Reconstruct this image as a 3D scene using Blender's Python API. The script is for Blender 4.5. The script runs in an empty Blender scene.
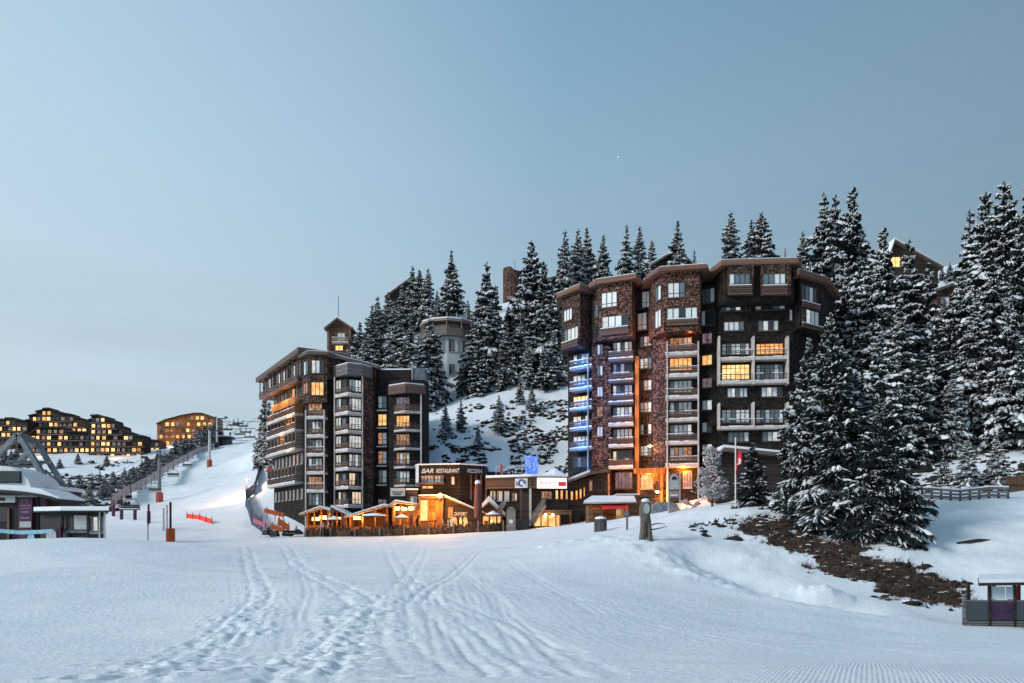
import bpy, math, random
import numpy as np
from mathutils import Vector, noise as mnoise
rad = math.radians
rng = random.Random(11)
scene = bpy.context.scene
COL = scene.collection

# ------------------------------------------------------------------ camera
# The photographer's eye is the origin: X right, Y into the scene, Z up, metres.
F, CX, HY = 800.0, 512.0, 540.0
cam_d = bpy.data.cameras.new("camera")
cam = bpy.data.objects.new("camera", cam_d)
COL.objects.link(cam)
cam.location = (0, 0, 0)
cam.rotation_euler = (rad(90), 0, 0)
cam_d.sensor_width = 36.0
cam_d.lens = F / 1024.0 * 36.0
cam_d.shift_y = (HY - 341.5) / 1024.0
cam_d.clip_start = 0.1
cam_d.clip_end = 6000
scene.camera = cam


def W(px, py, Y):
    """World point seen at (px, py) of the photograph at depth Y."""
    return Vector(((px - CX) / F * Y, Y, (HY - py) / F * Y))


def WX(px, Y):
    return (px - CX) / F * Y


# ------------------------------------------------------------------ object helpers
ORG = {}          # world origin of every object we make


def tag(o, label, cat, group=None, kind=None):
    if label: o['label'] = label
    if cat: o['category'] = cat
    if group: o['group'] = group
    if kind: o['kind'] = kind
    return o


def thing(name, label, cat, loc, group=None):
    o = bpy.data.objects.new(name, None)
    o.empty_display_size = 0.3
    COL.objects.link(o)
    o.location = loc
    ORG[o.name] = Vector(loc)
    return tag(o, label, cat, group)


class MB:
    """Collects faces for one mesh (world coordinates)."""
    def __init__(s):
        s.v, s.f, s.m, s.sm = [], [], [], []

    def add(s, vs, fs, mi=0, sm=False):
        b = len(s.v)
        s.v += [tuple(p) for p in vs]
        for f in fs:
            s.f.append([i + b for i in f]); s.m.append(mi); s.sm.append(sm)
        return s

    def hexa(s, c, mi=0):
        """8 corners: bottom ring 0-3, top ring 4-7."""
        return s.add(c, [(3, 2, 1, 0), (4, 5, 6, 7), (0, 1, 5, 4), (1, 2, 6, 5), (2, 3, 7, 6), (3, 0, 4, 7)], mi)

    def box(s, x0, x1, y0, y1, z0, z1, mi=0):
        return s.hexa([(x0, y0, z0), (x1, y0, z0), (x1, y1, z0), (x0, y1, z0),
                       (x0, y0, z1), (x1, y0, z1), (x1, y1, z1), (x0, y1, z1)], mi)

    def prism(s, poly, z0, z1, mi=0):
        """Vertical prism over a plan polygon; z0/z1 may be lists."""
        n = len(poly)
        zz0 = z0 if isinstance(z0, (list, tuple)) else [z0] * n
        zz1 = z1 if isinstance(z1, (list, tuple)) else [z1] * n
        a = sum(poly[i][0] * poly[(i + 1) % n][1] - poly[(i + 1) % n][0] * poly[i][1] for i in range(n))
        idx = list(range(n)) if a > 0 else list(range(n))[::-1]
        vs = [(poly[i][0], poly[i][1], zz0[i]) for i in idx] + [(poly[i][0], poly[i][1], zz1[i]) for i in idx]
        fs = [tuple(range(n))[::-1], tuple(range(n, 2 * n))]
        for i in range(n):
            j = (i + 1) % n
            fs.append((i, j, n + j, n + i))
        return s.add(vs, fs, mi)

    def extrude(s, pts, vec, mi=0):
        """Solid from a planar 3-D outline swept along vec."""
        n = len(pts)
        vec = Vector(vec)
        p0 = [Vector(p) for p in pts]
        nrm = Vector((0, 0, 0))
        for i in range(n):
            nrm += p0[i].cross(p0[(i + 1) % n])
        if nrm.dot(vec) < 0: p0 = p0[::-1]
        vs = p0 + [p + vec for p in p0]
        fs = [tuple(range(n))[::-1], tuple(range(n, 2 * n))]
        for i in range(n):
            j = (i + 1) % n
            fs.append((i, j, n + j, n + i))
        return s.add(vs, fs, mi)

    def tube(s, pts, r, seg=6, mi=0, sm=True, caps=True):
        pts = [Vector(p) for p in pts]
        n = len(pts)
        rs = r if isinstance(r, (list, tuple)) else [r] * n
        base = len(s.v)
        vs = []
        for i, p in enumerate(pts):
            t = (pts[min(i + 1, n - 1)] - pts[max(i - 1, 0)]).normalized()
            a = Vector((0, 0, 1)) if abs(t.z) < 0.9 else Vector((1, 0, 0))
            x = t.cross(a).normalized(); y = t.cross(x).normalized()
            for k in range(seg):
                an = 2 * math.pi * k / seg
                vs.append(p + (x * math.cos(an) + y * math.sin(an)) * rs[i])
        fs = []
        for i in range(n - 1):
            for k in range(seg):
                k2 = (k + 1) % seg
                fs.append((i * seg + k, i * seg + k2, (i + 1) * seg + k2, (i + 1) * seg + k))
        s.add(vs, fs, mi, sm)
        if caps:
            s.add(vs[:seg], [tuple(range(seg))], mi)
            s.add(vs[-seg:], [tuple(range(seg))[::-1]], mi)
        return s

    def beam(s, a, b, w, h, mi=0):
        """Square bar from a to b."""
        a, b = Vector(a), Vector(b)
        t = (b - a).normalized()
        up = Vector((0, 0, 1)) if abs(t.z) < 0.95 else Vector((0, 1, 0))
        x = t.cross(up).normalized() * w / 2
        y = x.cross(t).normalized() * h / 2
        return s.hexa([a - x - y, a + x - y, b + x - y, b - x - y, a - x + y, a + x + y, b + x + y, b - x + y], mi)

    def lump(s, c, rx, ry, rz, mi=0, seed=0, rough=0.2, seg=7, flat=True, rot=0.0):
        """Irregular blob; flat=True cuts the underside."""
        r = random.Random(seed)
        rings = [(-0.35, 0.85), (0.25, 1.0), (0.72, 0.66)] if flat else [(-0.7, 0.65), (0, 1.0), (0.65, 0.7)]
        vs = []
        ca, sa = math.cos(rot), math.sin(rot)
        for (h, q) in rings:
            o = r.random() * 0.6
            for k in range(seg):
                an = 2 * math.pi * (k + o) / seg
                q2 = q * (1 + r.uniform(-rough, rough))
                x, y = math.cos(an) * q2 * rx, math.sin(an) * q2 * ry
                vs.append((c[0] + x * ca - y * sa, c[1] + x * sa + y * ca,
                           c[2] + (h + r.uniform(-rough, rough) * .4) * rz))
        vs.append((c[0], c[1], c[2] + rz)); vs.append((c[0], c[1], c[2] + (-0.4 if flat else -1) * rz))
        fs = []
        for i in range(2):
            for k in range(seg):
                k2 = (k + 1) % seg
                fs.append((i * seg + k, i * seg + k2, (i + 1) * seg + k2, (i + 1) * seg + k))
        for k in range(seg):
            k2 = (k + 1) % seg
            fs.append((2 * seg + k, 2 * seg + k2, 3 * seg)); fs.append((k2, k, 3 * seg + 1))
        return s.add(vs, fs, mi, True)

    def build(s, name, mats, parent=None, loc=None):
        org = ORG[parent.name] if parent is not None else Vector(loc if loc is not None else (0, 0, 0))
        me = bpy.data.meshes.new(name)
        me.from_pydata([(x - org.x, y - org.y, z - org.z) for (x, y, z) in s.v], [], s.f)
        if not isinstance(mats, (list, tuple)): mats = [mats]
        for m in mats: me.materials.append(m)
        if len(mats) > 1: me.polygons.foreach_set('material_index', s.m)
        me.polygons.foreach_set('use_smooth', s.sm)
        me.update()
        o = bpy.data.objects.new(name, me)
        COL.objects.link(o)
        if parent is not None: o.parent = parent
        else: o.location = org
        ORG[o.name] = org
        return o


class Facet:
    """A vertical wall plane through two plan points; a, b = (px, depth)."""
    def __init__(s, a, b, world=False):
        if world: A, B = Vector(a), Vector(b)
        else: A, B = Vector((WX(*a), a[1])), Vector((WX(*b), b[1]))
        s.A, s.B = A, B
        s.L = (B - A).length
        s.d = (B - A) / s.L
        n = Vector((s.d.y, -s.d.x))
        if n.dot(-(A + B) / 2) < 0: n = -n
        s.n = n

    def uz(s, px, py, off=0.0):
        r = Vector(((px - CX) / F, 1.0))
        A = s.A + s.n * off
        det = s.d.x * (-r.y) - s.d.y * (-r.x)
        # A + d*u = r*t  ->  d*u - r*t = -A
        u = (-A.x * (-r.y) - (-A.y) * (-r.x)) / det
        t = (s.d.x * (-A.y) - s.d.y * (-A.x)) / det
        return u, (HY - py) / F * t

    def pt(s, u, z, d=0.0):
        p = s.A + s.d * u + s.n * d
        return Vector((p.x, p.y, z))

    def box(s, mb, u0, u1, z0, z1, d0, d1, mi=0):
        if d1 < d0: d0, d1 = d1, d0
        c = [s.pt(u0, z0, d0), s.pt(u1, z0, d0), s.pt(u1, z0, d1), s.pt(u0, z0, d1),
             s.pt(u0, z1, d0), s.pt(u1, z1, d0), s.pt(u1, z1, d1), s.pt(u0, z1, d1)]
        # keep outward winding
        if s.d.x * s.n.y - s.d.y * s.n.x < 0:
            c = [c[1], c[0], c[3], c[2], c[5], c[4], c[7], c[6]]
        mb.hexa(c, mi)

    def rect(s, x0, y0, x1, y1, off=0.0):
        xm, ym = (x0 + x1) / 2, (y0 + y1) / 2
        u0 = s.uz(x0, ym, off)[0]; u1 = s.uz(x1, ym, off)[0]
        return min(u0, u1), max(u0, u1), s.uz(xm, y1, off)[1], s.uz(xm, y0, off)[1]

    def shifted(s, off):
        return Facet(s.A + s.n * off, s.B + s.n * off, world=True)


# ------------------------------------------------------------------ materials
def new_mat(name):
    m = bpy.data.materials.new(name)
    m.use_nodes = True
    nt = m.node_tree
    return m, nt, nt.nodes['Principled BSDF']


def N(nt, typ, **kw):
    n = nt.nodes.new(typ)
    for k, v in kw.items():
        if k.startswith('i_'):
            n.inputs[k[2:].replace('_', ' ')].default_value = v
        else: setattr(n, k, v)
    return n


def ramp(nt, stops, fac):
    r = nt.nodes.new('ShaderNodeValToRGB')
    e = r.color_ramp.elements
    while len(e) > 1: e.remove(e[-1])
    e[0].position, e[0].color = stops[0][0], stops[0][1]
    for p, c in stops[1:]:
        x = e.new(p); x.color = c
    nt.links.new(fac, r.inputs['Fac'])
    return r.outputs['Color']


def c4(r, g=None, b=None):
    return (r, r, r, 1) if g is None else (r, g, b, 1)


def mat_noise(name, c1, c2, scale=2.0, rough=0.7, bump=0.0, metallic=0.0, detail=5, stretch=(1, 1, 1), spec=0.3):
    m, nt, b = new_mat(name)
    tc = N(nt, 'ShaderNodeTexCoord')
    mp = N(nt, 'ShaderNodeMapping'); mp.inputs['Scale'].default_value = stretch
    nt.links.new(tc.outputs['Object'], mp.inputs['Vector'])
    no = N(nt, 'ShaderNodeTexNoise'); no.inputs['Scale'].default_value = scale; no.inputs['Detail'].default_value = detail
    nt.links.new(mp.outputs['Vector'], no.inputs['Vector'])
    col = ramp(nt, [(0.3, c4(*c1)), (0.7, c4(*c2))], no.outputs['Fac'])
    nt.links.new(col, b.inputs['Base Color'])
    b.inputs['Roughness'].default_value = rough; b.inputs['Metallic'].default_value = metallic
    b.inputs['Specular IOR Level'].default_value = spec
    if bump:
        bp = N(nt, 'ShaderNodeBump'); bp.inputs['Strength'].default_value = bump; bp.inputs['Distance'].default_value = 0.1
        nt.links.new(no.outputs['Fac'], bp.inputs['Height'])
        nt.links.new(bp.outputs['Normal'], b.inputs['Normal'])
    return m


def mat_shingle(name, dark, mid, light, cell=0.4, rough=0.75, zs=1.3):
    """Wood shingle cladding: rows of small shakes, each its own tone."""
    m, nt, b = new_mat(name)
    tc = N(nt, 'ShaderNodeTexCoord')
    mp = N(nt, 'ShaderNodeMapping'); mp.inputs['Scale'].default_value = (1 / cell, 1 / cell, zs / cell)
    nt.links.new(tc.outputs['Object'], mp.inputs['Vector'])
    vo = N(nt, 'ShaderNodeTexVoronoi'); vo.inputs['Scale'].default_value = 1.0; vo.inputs['Randomness'].default_value = 0.75
    nt.links.new(mp.outputs['Vector'], vo.inputs['Vector'])
    sep = N(nt, 'ShaderNodeSeparateColor'); nt.links.new(vo.outputs['Color'], sep.inputs['Color'])
    no = N(nt, 'ShaderNodeTexNoise'); no.inputs['Scale'].default_value = 0.55; no.inputs['Detail'].default_value = 6
    nt.links.new(tc.outputs['Object'], no.inputs['Vector'])
    mx = N(nt, 'ShaderNodeMath', operation='MULTIPLY_ADD'); mx.inputs[1].default_value = 0.65
    nt.links.new(sep.outputs[0], mx.inputs[0])
    m2 = N(nt, 'ShaderNodeMath', operation='MULTIPLY'); m2.inputs[1].default_value = 0.5
    nt.links.new(no.outputs['Fac'], m2.inputs[0]); nt.links.new(m2.outputs[0], mx.inputs[2])
    sx = N(nt, 'ShaderNodeSeparateXYZ'); nt.links.new(tc.outputs['Object'], sx.inputs[0])
    dv = N(nt, 'ShaderNodeMath', operation='DIVIDE'); dv.inputs[1].default_value = .3; nt.links.new(sx.outputs['Z'], dv.inputs[0])
    fr = N(nt, 'ShaderNodeMath', operation='FRACT'); nt.links.new(dv.outputs[0], fr.inputs[0])
    cs = N(nt, 'ShaderNodeMath', operation='MULTIPLY_ADD'); cs.inputs[1].default_value = -.16; nt.links.new(fr.outputs[0], cs.inputs[0]); nt.links.new(mx.outputs[0], cs.inputs[2])
    ad = N(nt, 'ShaderNodeMath', operation='ADD'); ad.inputs[1].default_value = .08; nt.links.new(cs.outputs[0], ad.inputs[0]); mx = ad
    col = ramp(nt, [(0.2, c4(*dark)), (0.56, c4(*mid)), (0.84, c4(*light))], mx.outputs[0])
    nt.links.new(col, b.inputs['Base Color'])
    b.inputs['Roughness'].default_value = rough; b.inputs['Specular IOR Level'].default_value = 0.25
    bp = N(nt, 'ShaderNodeBump'); bp.inputs['Strength'].default_value = 0.7; bp.inputs['Distance'].default_value = 0.05
    nt.links.new(mx.outputs[0], bp.inputs['Height']); nt.links.new(bp.outputs['Normal'], b.inputs['Normal'])
    return m


def mat_planks(name, c1, c2, pitch=0.18, axis='Z', rough=0.7):
    m, nt, b = new_mat(name)
    tc = N(nt, 'ShaderNodeTexCoord')
    sx = N(nt, 'ShaderNodeSeparateXYZ'); nt.links.new(tc.outputs['Object'], sx.inputs[0])
    if axis == 'Z': src = sx.outputs['Z']
    else:
        ad = N(nt, 'ShaderNodeMath', operation='ADD')
        nt.links.new(sx.outputs['X'], ad.inputs[0]); nt.links.new(sx.outputs['Y'], ad.inputs[1]); src = ad.outputs[0]
    dv = N(nt, 'ShaderNodeMath', operation='DIVIDE'); dv.inputs[1].default_value = pitch
    nt.links.new(src, dv.inputs[0])
    fl = N(nt, 'ShaderNodeMath', operation='FLOOR'); nt.links.new(dv.outputs[0], fl.inputs[0])
    wn = N(nt, 'ShaderNodeTexWhiteNoise', noise_dimensions='1D'); nt.links.new(fl.outputs[0], wn.inputs['W'])
    fr = N(nt, 'ShaderNodeMath', operation='FRACT'); nt.links.new(dv.outputs[0], fr.inputs[0])
    gap = N(nt, 'ShaderNodeMath', operation='GREATER_THAN'); gap.inputs[1].default_value = 0.1
    nt.links.new(fr.outputs[0], gap.inputs[0])
    no = N(nt, 'ShaderNodeTexNoise'); no.inputs['Scale'].default_value = 3; no.inputs['Detail'].default_value = 6
    nt.links.new(tc.outputs['Object'], no.inputs['Vector'])
    av = N(nt, 'ShaderNodeMath', operation='MULTIPLY_ADD'); av.inputs[1].default_value = 0.5
    nt.links.new(wn.outputs['Value'], av.inputs[0])
    hn = N(nt, 'ShaderNodeMath', operation='MULTIPLY'); hn.inputs[1].default_value = 0.6
    nt.links.new(no.outputs['Fac'], hn.inputs[0]); nt.links.new(hn.outputs[0], av.inputs[2])
    col = ramp(nt, [(0.15, c4(*c1)), (0.8, c4(*c2))], av.outputs[0])
    mx = N(nt, 'ShaderNodeMix', data_type='RGBA')
    nt.links.new(gap.outputs[0], mx.inputs['Factor'])
    mx.inputs['A'].default_value = c4(c1[0] * .35, c1[1] * .35, c1[2] * .35)
    nt.links.new(col, mx.inputs['B'])
    nt.links.new(mx.outputs['Result'], b.inputs['Base Color'])
    b.inputs['Roughness'].default_value = rough; b.inputs['Specular IOR Level'].default_value = 0.25
    return m


def mat_lit(name, c1, c2, strength, scale=1.4):
    """Lit window: curtains and room seen behind glass, giving off light."""
    m, nt, b = new_mat(name)
    tc = N(nt, 'ShaderNodeTexCoord')
    no = N(nt, 'ShaderNodeTexNoise'); no.inputs['Scale'].default_value = scale; no.inputs['Detail'].default_value = 3
    nt.links.new(tc.outputs['Object'], no.inputs['Vector'])
    col = ramp(nt, [(0.35, c4(*c1)), (0.65, c4(*c2))], no.outputs['Fac'])
    b.inputs['Base Color'].default_value = c4(.05)
    b.inputs['Roughness'].default_value = 0.15
    nt.links.new(col, b.inputs['Emission Color'])
    b.inputs['Emission Strength'].default_value = strength
    return m


def mat_glass(name, col, rough=0.06):
    """Window pane seen from outside: dark room behind glossy glass."""
    m, nt, b = new_mat(name)
    b.inputs['Base Color'].default_value = c4(*col)
    b.inputs['Roughness'].default_value = rough
    b.inputs['Specular IOR Level'].default_value = 0.8
    return m


def mat_plain(name, col, rough=0.6, metallic=0.0):
    return mat_noise(name, tuple(x * .85 for x in col), tuple(min(1, x * 1.12) for x in col), 4.0, rough, 0.05, metallic)


M = {}
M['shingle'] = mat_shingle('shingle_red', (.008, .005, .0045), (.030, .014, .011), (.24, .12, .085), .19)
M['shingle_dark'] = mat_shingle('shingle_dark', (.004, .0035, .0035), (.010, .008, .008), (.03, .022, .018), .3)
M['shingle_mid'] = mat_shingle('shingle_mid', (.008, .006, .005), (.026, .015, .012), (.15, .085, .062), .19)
M['plank_dark'] = mat_planks('plank_dark', (.012, .009, .008), (.045, .032, .027), .22)
M['plank_pale'] = mat_planks('plank_pale', (.16, .12, .105), (.36, .29, .26), .3)
M['plank_grey'] = mat_planks('plank_grey', (.09, .085, .09), (.2, .19, .195), .25)
M['plank_brown'] = mat_planks('plank_brown', (.05, .028, .018), (.16, .09, .055), .2)
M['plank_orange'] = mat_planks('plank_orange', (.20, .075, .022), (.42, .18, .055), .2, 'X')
M['fascia'] = mat_planks('fascia', (.12, .065, .045), (.23, .13, .09), .24)
M['fascia_dark'] = mat_planks('fascia_dark', (.07, .058, .052), (.17, .14, .125), .24)
M['rail'] = mat_planks('rail_wood', (.07, .045, .04), (.19, .12, .10), .2)
M['rail_pale'] = mat_planks('rail_pale', (.14, .11, .10), (.30, .24, .21), .2)
M['slab'] = mat_noise('slab_paint', (.42, .38, .36), (.62, .58, .55), 1.5, .7, .1)
M['frame'] = mat_noise('window_frame', (.05, .035, .03), (.11, .075, .06), 3, .55)
M['frame_pale'] = mat_noise('window_frame_pale', (.3, .26, .24), (.45, .40, .37), 3, .55)
M['glass'] = mat_glass('glass_dark', (.02, .03, .035))
M['glass_blue'] = mat_glass('glass_blue', (.12, .17, .2), .1)
M['curtain'] = mat_noise('curtain', (.60, .66, .68), (.85, .89, .90), 3.0, .3, 0, stretch=(3, 3, .2), spec=.6)
M['lit'] = mat_lit('lit_window', (1.0, .30, .05), (1.0, .66, .25), 1.15)
M['lit_bright'] = mat_lit('lit_window_bright', (1.0, .45, .10), (1.0, .80, .36), 1.5)
M['lit_dim'] = mat_lit('lit_window_dim', (.35, .10, .03), (1.0, .52, .22), .55, 2.5)
M['lit_purple'] = mat_lit('lit_window_purple', (.10, .06, .10), (.36, .25, .32), .6)
M['cool_glow'] = mat_lit('window_cool_glow', (.50, .60, .62), (.95, .93, .86), .8, 2.2)  # added glow: dim rooms, and reflected sky painted into the pale panes
M['lit_white'] = mat_lit('lit_window_white', (.9, .62, .40), (1, .86, .66), .9)
M['metal_grey'] = mat_noise('metal_grey', (.10, .12, .14), (.2, .23, .25), 2, .45, .02, .6)
M['metal_dark'] = mat_noise('metal_dark', (.02, .02, .022), (.05, .05, .055), 3, .5, .02, .4)
M['metal_pale'] = mat_noise('metal_pale', (.35, .37, .38), (.5, .52, .53), 3, .45, .02, .3)
M['orange_pad'] = mat_noise('orange_pad', (.38, .07, .02), (.55, .11, .03), 3, .6, .1)
M['red_pad'] = mat_noise('red_pad', (.28, .05, .04), (.42, .08, .06), 3, .6, .1)
M['red_cloth'] = mat_noise('red_cloth', (.45, .02, .03), (.62, .04, .05), 3, .7)
M['white_paint'] = mat_plain('white_paint', (.68, .68, .68))
M['black'] = mat_plain('black_paint', (.012, .012, .013), .5)
M['wood_post'] = mat_noise('weathered_wood', (.03, .025, .022), (.22, .19, .17), 3.0, .8, .6, stretch=(4, 4, .6))
M['bark'] = mat_noise('bark', (.015, .011, .009), (.06, .045, .035), 6, .85, .5)
M['scrub'] = mat_noise('scrub', (.008, .007, .007), (.045, .032, .026), 4, .9, .3)
M['purple'] = mat_noise('purple_panel', (.05, .018, .05), (.10, .035, .09), 2, .5)
M['blue_banner'] = mat_noise('blue_banner', (.16, .42, .55), (.45, .68, .76), 6, .6)


def mat_snow(name, tint=(.82, .86, .90), bump=.25, scale=3.0):
    m, nt, b = new_mat(name)
    tc = N(nt, 'ShaderNodeTexCoord')
    no = N(nt, 'ShaderNodeTexNoise'); no.inputs['Scale'].default_value = scale; no.inputs['Detail'].default_value = 6
    nt.links.new(tc.outputs['Object'], no.inputs['Vector'])
    col = ramp(nt, [(0.3, c4(*(t * .93 for t in tint))), (0.7, c4(*tint))], no.outputs['Fac'])
    nt.links.new(col, b.inputs['Base Color'])
    b.inputs['Roughness'].default_value = .65; b.inputs['Specular IOR Level'].default_value = .2
    bp = N(nt, 'ShaderNodeBump'); bp.inputs['Strength'].default_value = bump; bp.inputs['Distance'].default_value = .15
    nt.links.new(no.outputs['Fac'], bp.inputs['Height']); nt.links.new(bp.outputs['Normal'], b.inputs['Normal'])
    return m


M['snow'] = mat_snow('snow_cap')
M['needle'] = mat_noise('spruce_needles', (.007, .012, .012), (.026, .037, .034), 2.5, .75, 0, spec=.2)
M['tree_snow'] = mat_snow('tree_snow', (.80, .82, .84), .3, 5.0)
M['frost'] = mat_noise('frosted_twigs', (.25, .22, .23), (.62, .60, .62), 5, .8)


def emit(name, col, strength):
    m, nt, b = new_mat(name)
    b.inputs['Base Color'].default_value = c4(*col)
    b.inputs['Emission Color'].default_value = c4(*col)
    b.inputs['Emission Strength'].default_value = strength
    return m


M['bulb'] = emit('warm_bulb', (1, .72, .35), 14)
M['bulb_orange'] = emit('orange_bulb', (1, .42, .08), 10)
M['moon'] = emit('moon', (.85, .93, 1), .8)


def lamp(name, loc, col, power, radius=.15):
    d = bpy.data.lights.new(name, 'POINT')
    d.color = col; d.energy = power; d.shadow_soft_size = radius
    o = bpy.data.objects.new(name, d); COL.objects.link(o); o.location = loc
    return o


def text_mesh(txt, name, facet, u, z, size, mat, parent, d=.02, depth=.03, bold=0.0, shear=0.0, width=None):
    cu = bpy.data.curves.new('lettering', 'FONT')
    cu.body = txt; cu.size = size; cu.extrude = depth / 2; cu.offset = 0.0; cu.shear = shear
    tmp = bpy.data.objects.new('lettering_tmp', cu)
    COL.objects.link(tmp)
    dg = bpy.context.evaluated_depsgraph_get(); dg.update()
    me0 = bpy.data.meshes.new_from_object(tmp.evaluated_get(dg))
    xs = [v.co.x for v in me0.vertices] or [0]
    k = 1.0 if width is None else width / (max(xs) - min(xs))
    sgn = 1 if facet.d.x > 0 else -1
    mb = MB()
    off = facet.d * sgn
    for v in me0.vertices:
        p = facet.pt(u, z + v.co.y, d + depth / 2 + v.co.z) + Vector((off.x, off.y, 0)) * (v.co.x * k)
        mb.v.append(tuple(p))
    for p in me0.polygons:
        mb.f.append(list(p.vertices)); mb.m.append(0); mb.sm.append(False)
    bpy.data.objects.remove(tmp); bpy.data.curves.remove(cu); bpy.data.meshes.remove(me0)
    return mb.build(name, mat, parent)
# ------------------------------------------------------------------ terrain
CP = []          # control points (X, Y, Z)


def cp(px, py, Y): CP.append(tuple(W(px, py, Y)))


for x in (-25, -10, 0, 10, 25): CP.append((x, -15, -1.6)); CP.append((x * .8, 3, -1.72))
for x in (-200, 0, 256, 512): cp(x, 683, 11)
for x in (768, 1024, 1300): cp(x, 683, 10)
for x in (-200, 0, 256, 512): cp(x, 640, 20)
cp(768, 638, 20); cp(1024, 636, 23)
for p in [(-250, 598, 35), (0, 597, 35), (256, 598, 34), (512, 603, 32), (700, 618, 30), (830, 626, 31), (1000, 634, 32),
          (-150, 575, 50), (0, 574, 50), (110, 570, 50), (256, 566, 58), (400, 562, 62), (520, 563, 55), (610, 572, 48),
          (-150, 541, 62), (0, 542, 62), (60, 541, 62), (130, 542, 64), (190, 545, 72),
          (-150, 548, 74), (20, 547, 74), (90, 546, 76), (-100, 543, 90), (40, 541, 92),
          (185, 541, 92), (250, 538, 98), (330, 536, 98), (420, 535, 96), (350, 533, 110), (400, 530, 112), (310, 534, 108), (450, 522, 110), (500, 516, 110), (435, 505, 116), (500, 531, 91), (560, 526, 85), (610, 527, 72),
          (300, 545, 84), (420, 545, 80), (520, 540, 74),
          (660, 535, 60), (645, 543, 55), (700, 515, 66), (740, 505, 66), (780, 505, 66), (810, 517, 63), (850, 535, 57),
          (890, 546, 54), (720, 505, 80), (660, 514, 90), (620, 523, 91), (590, 525, 94), (545, 527, 97), (680, 503, 98), (645, 512, 96), (800, 498, 82),
          (770, 540, 58), (800, 562, 52), (870, 588, 46), (930, 600, 44), (700, 545, 56), (690, 575, 46), (740, 590, 43),
          (830, 600, 42), (900, 612, 41), (960, 624, 40), (985, 628, 37), (1015, 628, 37), (1045, 628, 37), (1024, 626, 39), (1150, 640, 36), (1000, 612, 43),
          (920, 555, 53), (970, 565, 51), (1024, 570, 49), (930, 520, 61), (1000, 512, 64), (1100, 530, 55),
          (940, 503, 70), (1010, 497, 70), (1024, 478, 78), (960, 470, 84), (880, 490, 76), (900, 440, 96), (860, 460, 94),
          (1000, 430, 95), (950, 400, 108), (1040, 380, 112), (1150, 380, 105), (1150, 300, 150), (1024, 300, 145),
          (930, 310, 143), (860, 320, 138), (890, 284, 175), (980, 288, 178), (800, 300, 150),
          (450, 476, 120), (520, 470, 118), (575, 468, 118), (440, 450, 122), (500, 440, 127), (560, 440, 126), (480, 412, 134), (540, 405, 136),
          (440, 400, 146), (450, 352, 163), (510, 360, 158), (560, 350, 158), (510, 305, 190), (430, 320, 190),
          (600, 325, 160), (680, 315, 155), (740, 310, 155), (640, 285, 190), (740, 282, 190),
          (400, 380, 152), (350, 400, 162), (340, 392, 195), (300, 456, 165), (285, 458, 210), (320, 440, 200), (380, 340, 195),
          (268, 516, 122), (266, 490, 150), (262, 468, 178), (256, 452, 220), (252, 444, 300), (280, 452, 240), (310, 440, 250), (300, 470, 140), (290, 475, 145),
          (200, 508, 150), (235, 500, 150), (175, 512, 146), (150, 520, 130), (120, 530, 110), (225, 520, 122),
          (205, 470, 218), (240, 470, 215), (185, 470, 222), (218, 446, 305), (236, 444, 318), (190, 455, 262), (150, 490, 180),
          (110, 512, 145), (100, 505, 160), (60, 498, 195), (0, 500, 190), (-150, 505, 185),
          (110, 478, 235), (50, 480, 240), (-50, 480, 240), (0, 462, 275), (100, 462, 275), (145, 463, 275), (-150, 462, 275),
          (60, 448, 310), (140, 452, 300), (180, 450, 330), (215, 440, 350), (-150, 440, 320), (60, 432, 400), (180, 434, 420)]:
    cp(*p)
for p in [(-260, 90, 3), (-200, 180, 14), (-240, 280, 40), (200, 60, 14), (180, 120, 50), (120, 30, -1), (-120, 30, -3), (-130, 60, -1),
          (-330, 500, 60), (-150, 520, 62), (-60, 420, 62), (30, 330, 78), (100, 330, 95), (260, 300, 120), (100, 520, 90), (330, 560, 120), (-60, 250, 36)]:
    CP.append(p)
CPA = np.array(CP)


def kern(d2): return np.sqrt(d2 + 9.0)


_d2 = (CPA[:, None, 0] - CPA[None, :, 0]) ** 2 + (CPA[:, None, 1] - CPA[None, :, 1]) ** 2
_n = len(CPA)
_A = np.zeros((_n + 1, _n + 1)); _A[:_n, :_n] = kern(_d2) - np.eye(_n) * .35
_A[:_n, _n] = 1; _A[_n, :_n] = 1
_sol = np.linalg.solve(_A, np.concatenate([CPA[:, 2], [0]]))


def height0(X, Y):
    X = np.asarray(X, float); Y = np.asarray(Y, float)
    if X.size == 1:
        return (_sol[_n] + (_sol[:_n] * kern((float(X.ravel()[0]) - CPA[:, 0]) ** 2 + (float(Y.ravel()[0]) - CPA[:, 1]) ** 2)).sum()).reshape(X.shape)
    out = np.full(X.shape, _sol[_n])
    for i in range(_n):
        out = out + _sol[i] * kern((X - CPA[i, 0]) ** 2 + (Y - CPA[i, 1]) ** 2)
    return out


def vnoise(x, y, seed=0):
    xi = np.floor(x).astype(np.int64); yi = np.floor(y).astype(np.int64)
    fx, fy = x - xi, y - yi
    fx = fx * fx * (3 - 2 * fx); fy = fy * fy * (3 - 2 * fy)

    def h(a, b):
        n = (a * 374761393 + b * 668265263 + seed * 974711) & 0x7fffffff
        n = ((n ^ (n >> 13)) * 1274126177) & 0x7fffffff
        n = n ^ (n >> 16)
        return (n & 0xffff) / 65535.0
    a = h(xi, yi) * (1 - fx) + h(xi + 1, yi) * fx
    b = h(xi, yi + 1) * (1 - fx) + h(xi + 1, yi + 1) * fx
    return a * (1 - fy) + b * fy


def fbm(x, y, seed=0, o=4):
    s, a, t = 0, 1.0, 0
    for i in range(o):
        s = s + a * vnoise(x * 2 ** i + 17 * i, y * 2 ** i - 9 * i, seed + i); t += a; a *= .5
    return s / t


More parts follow.
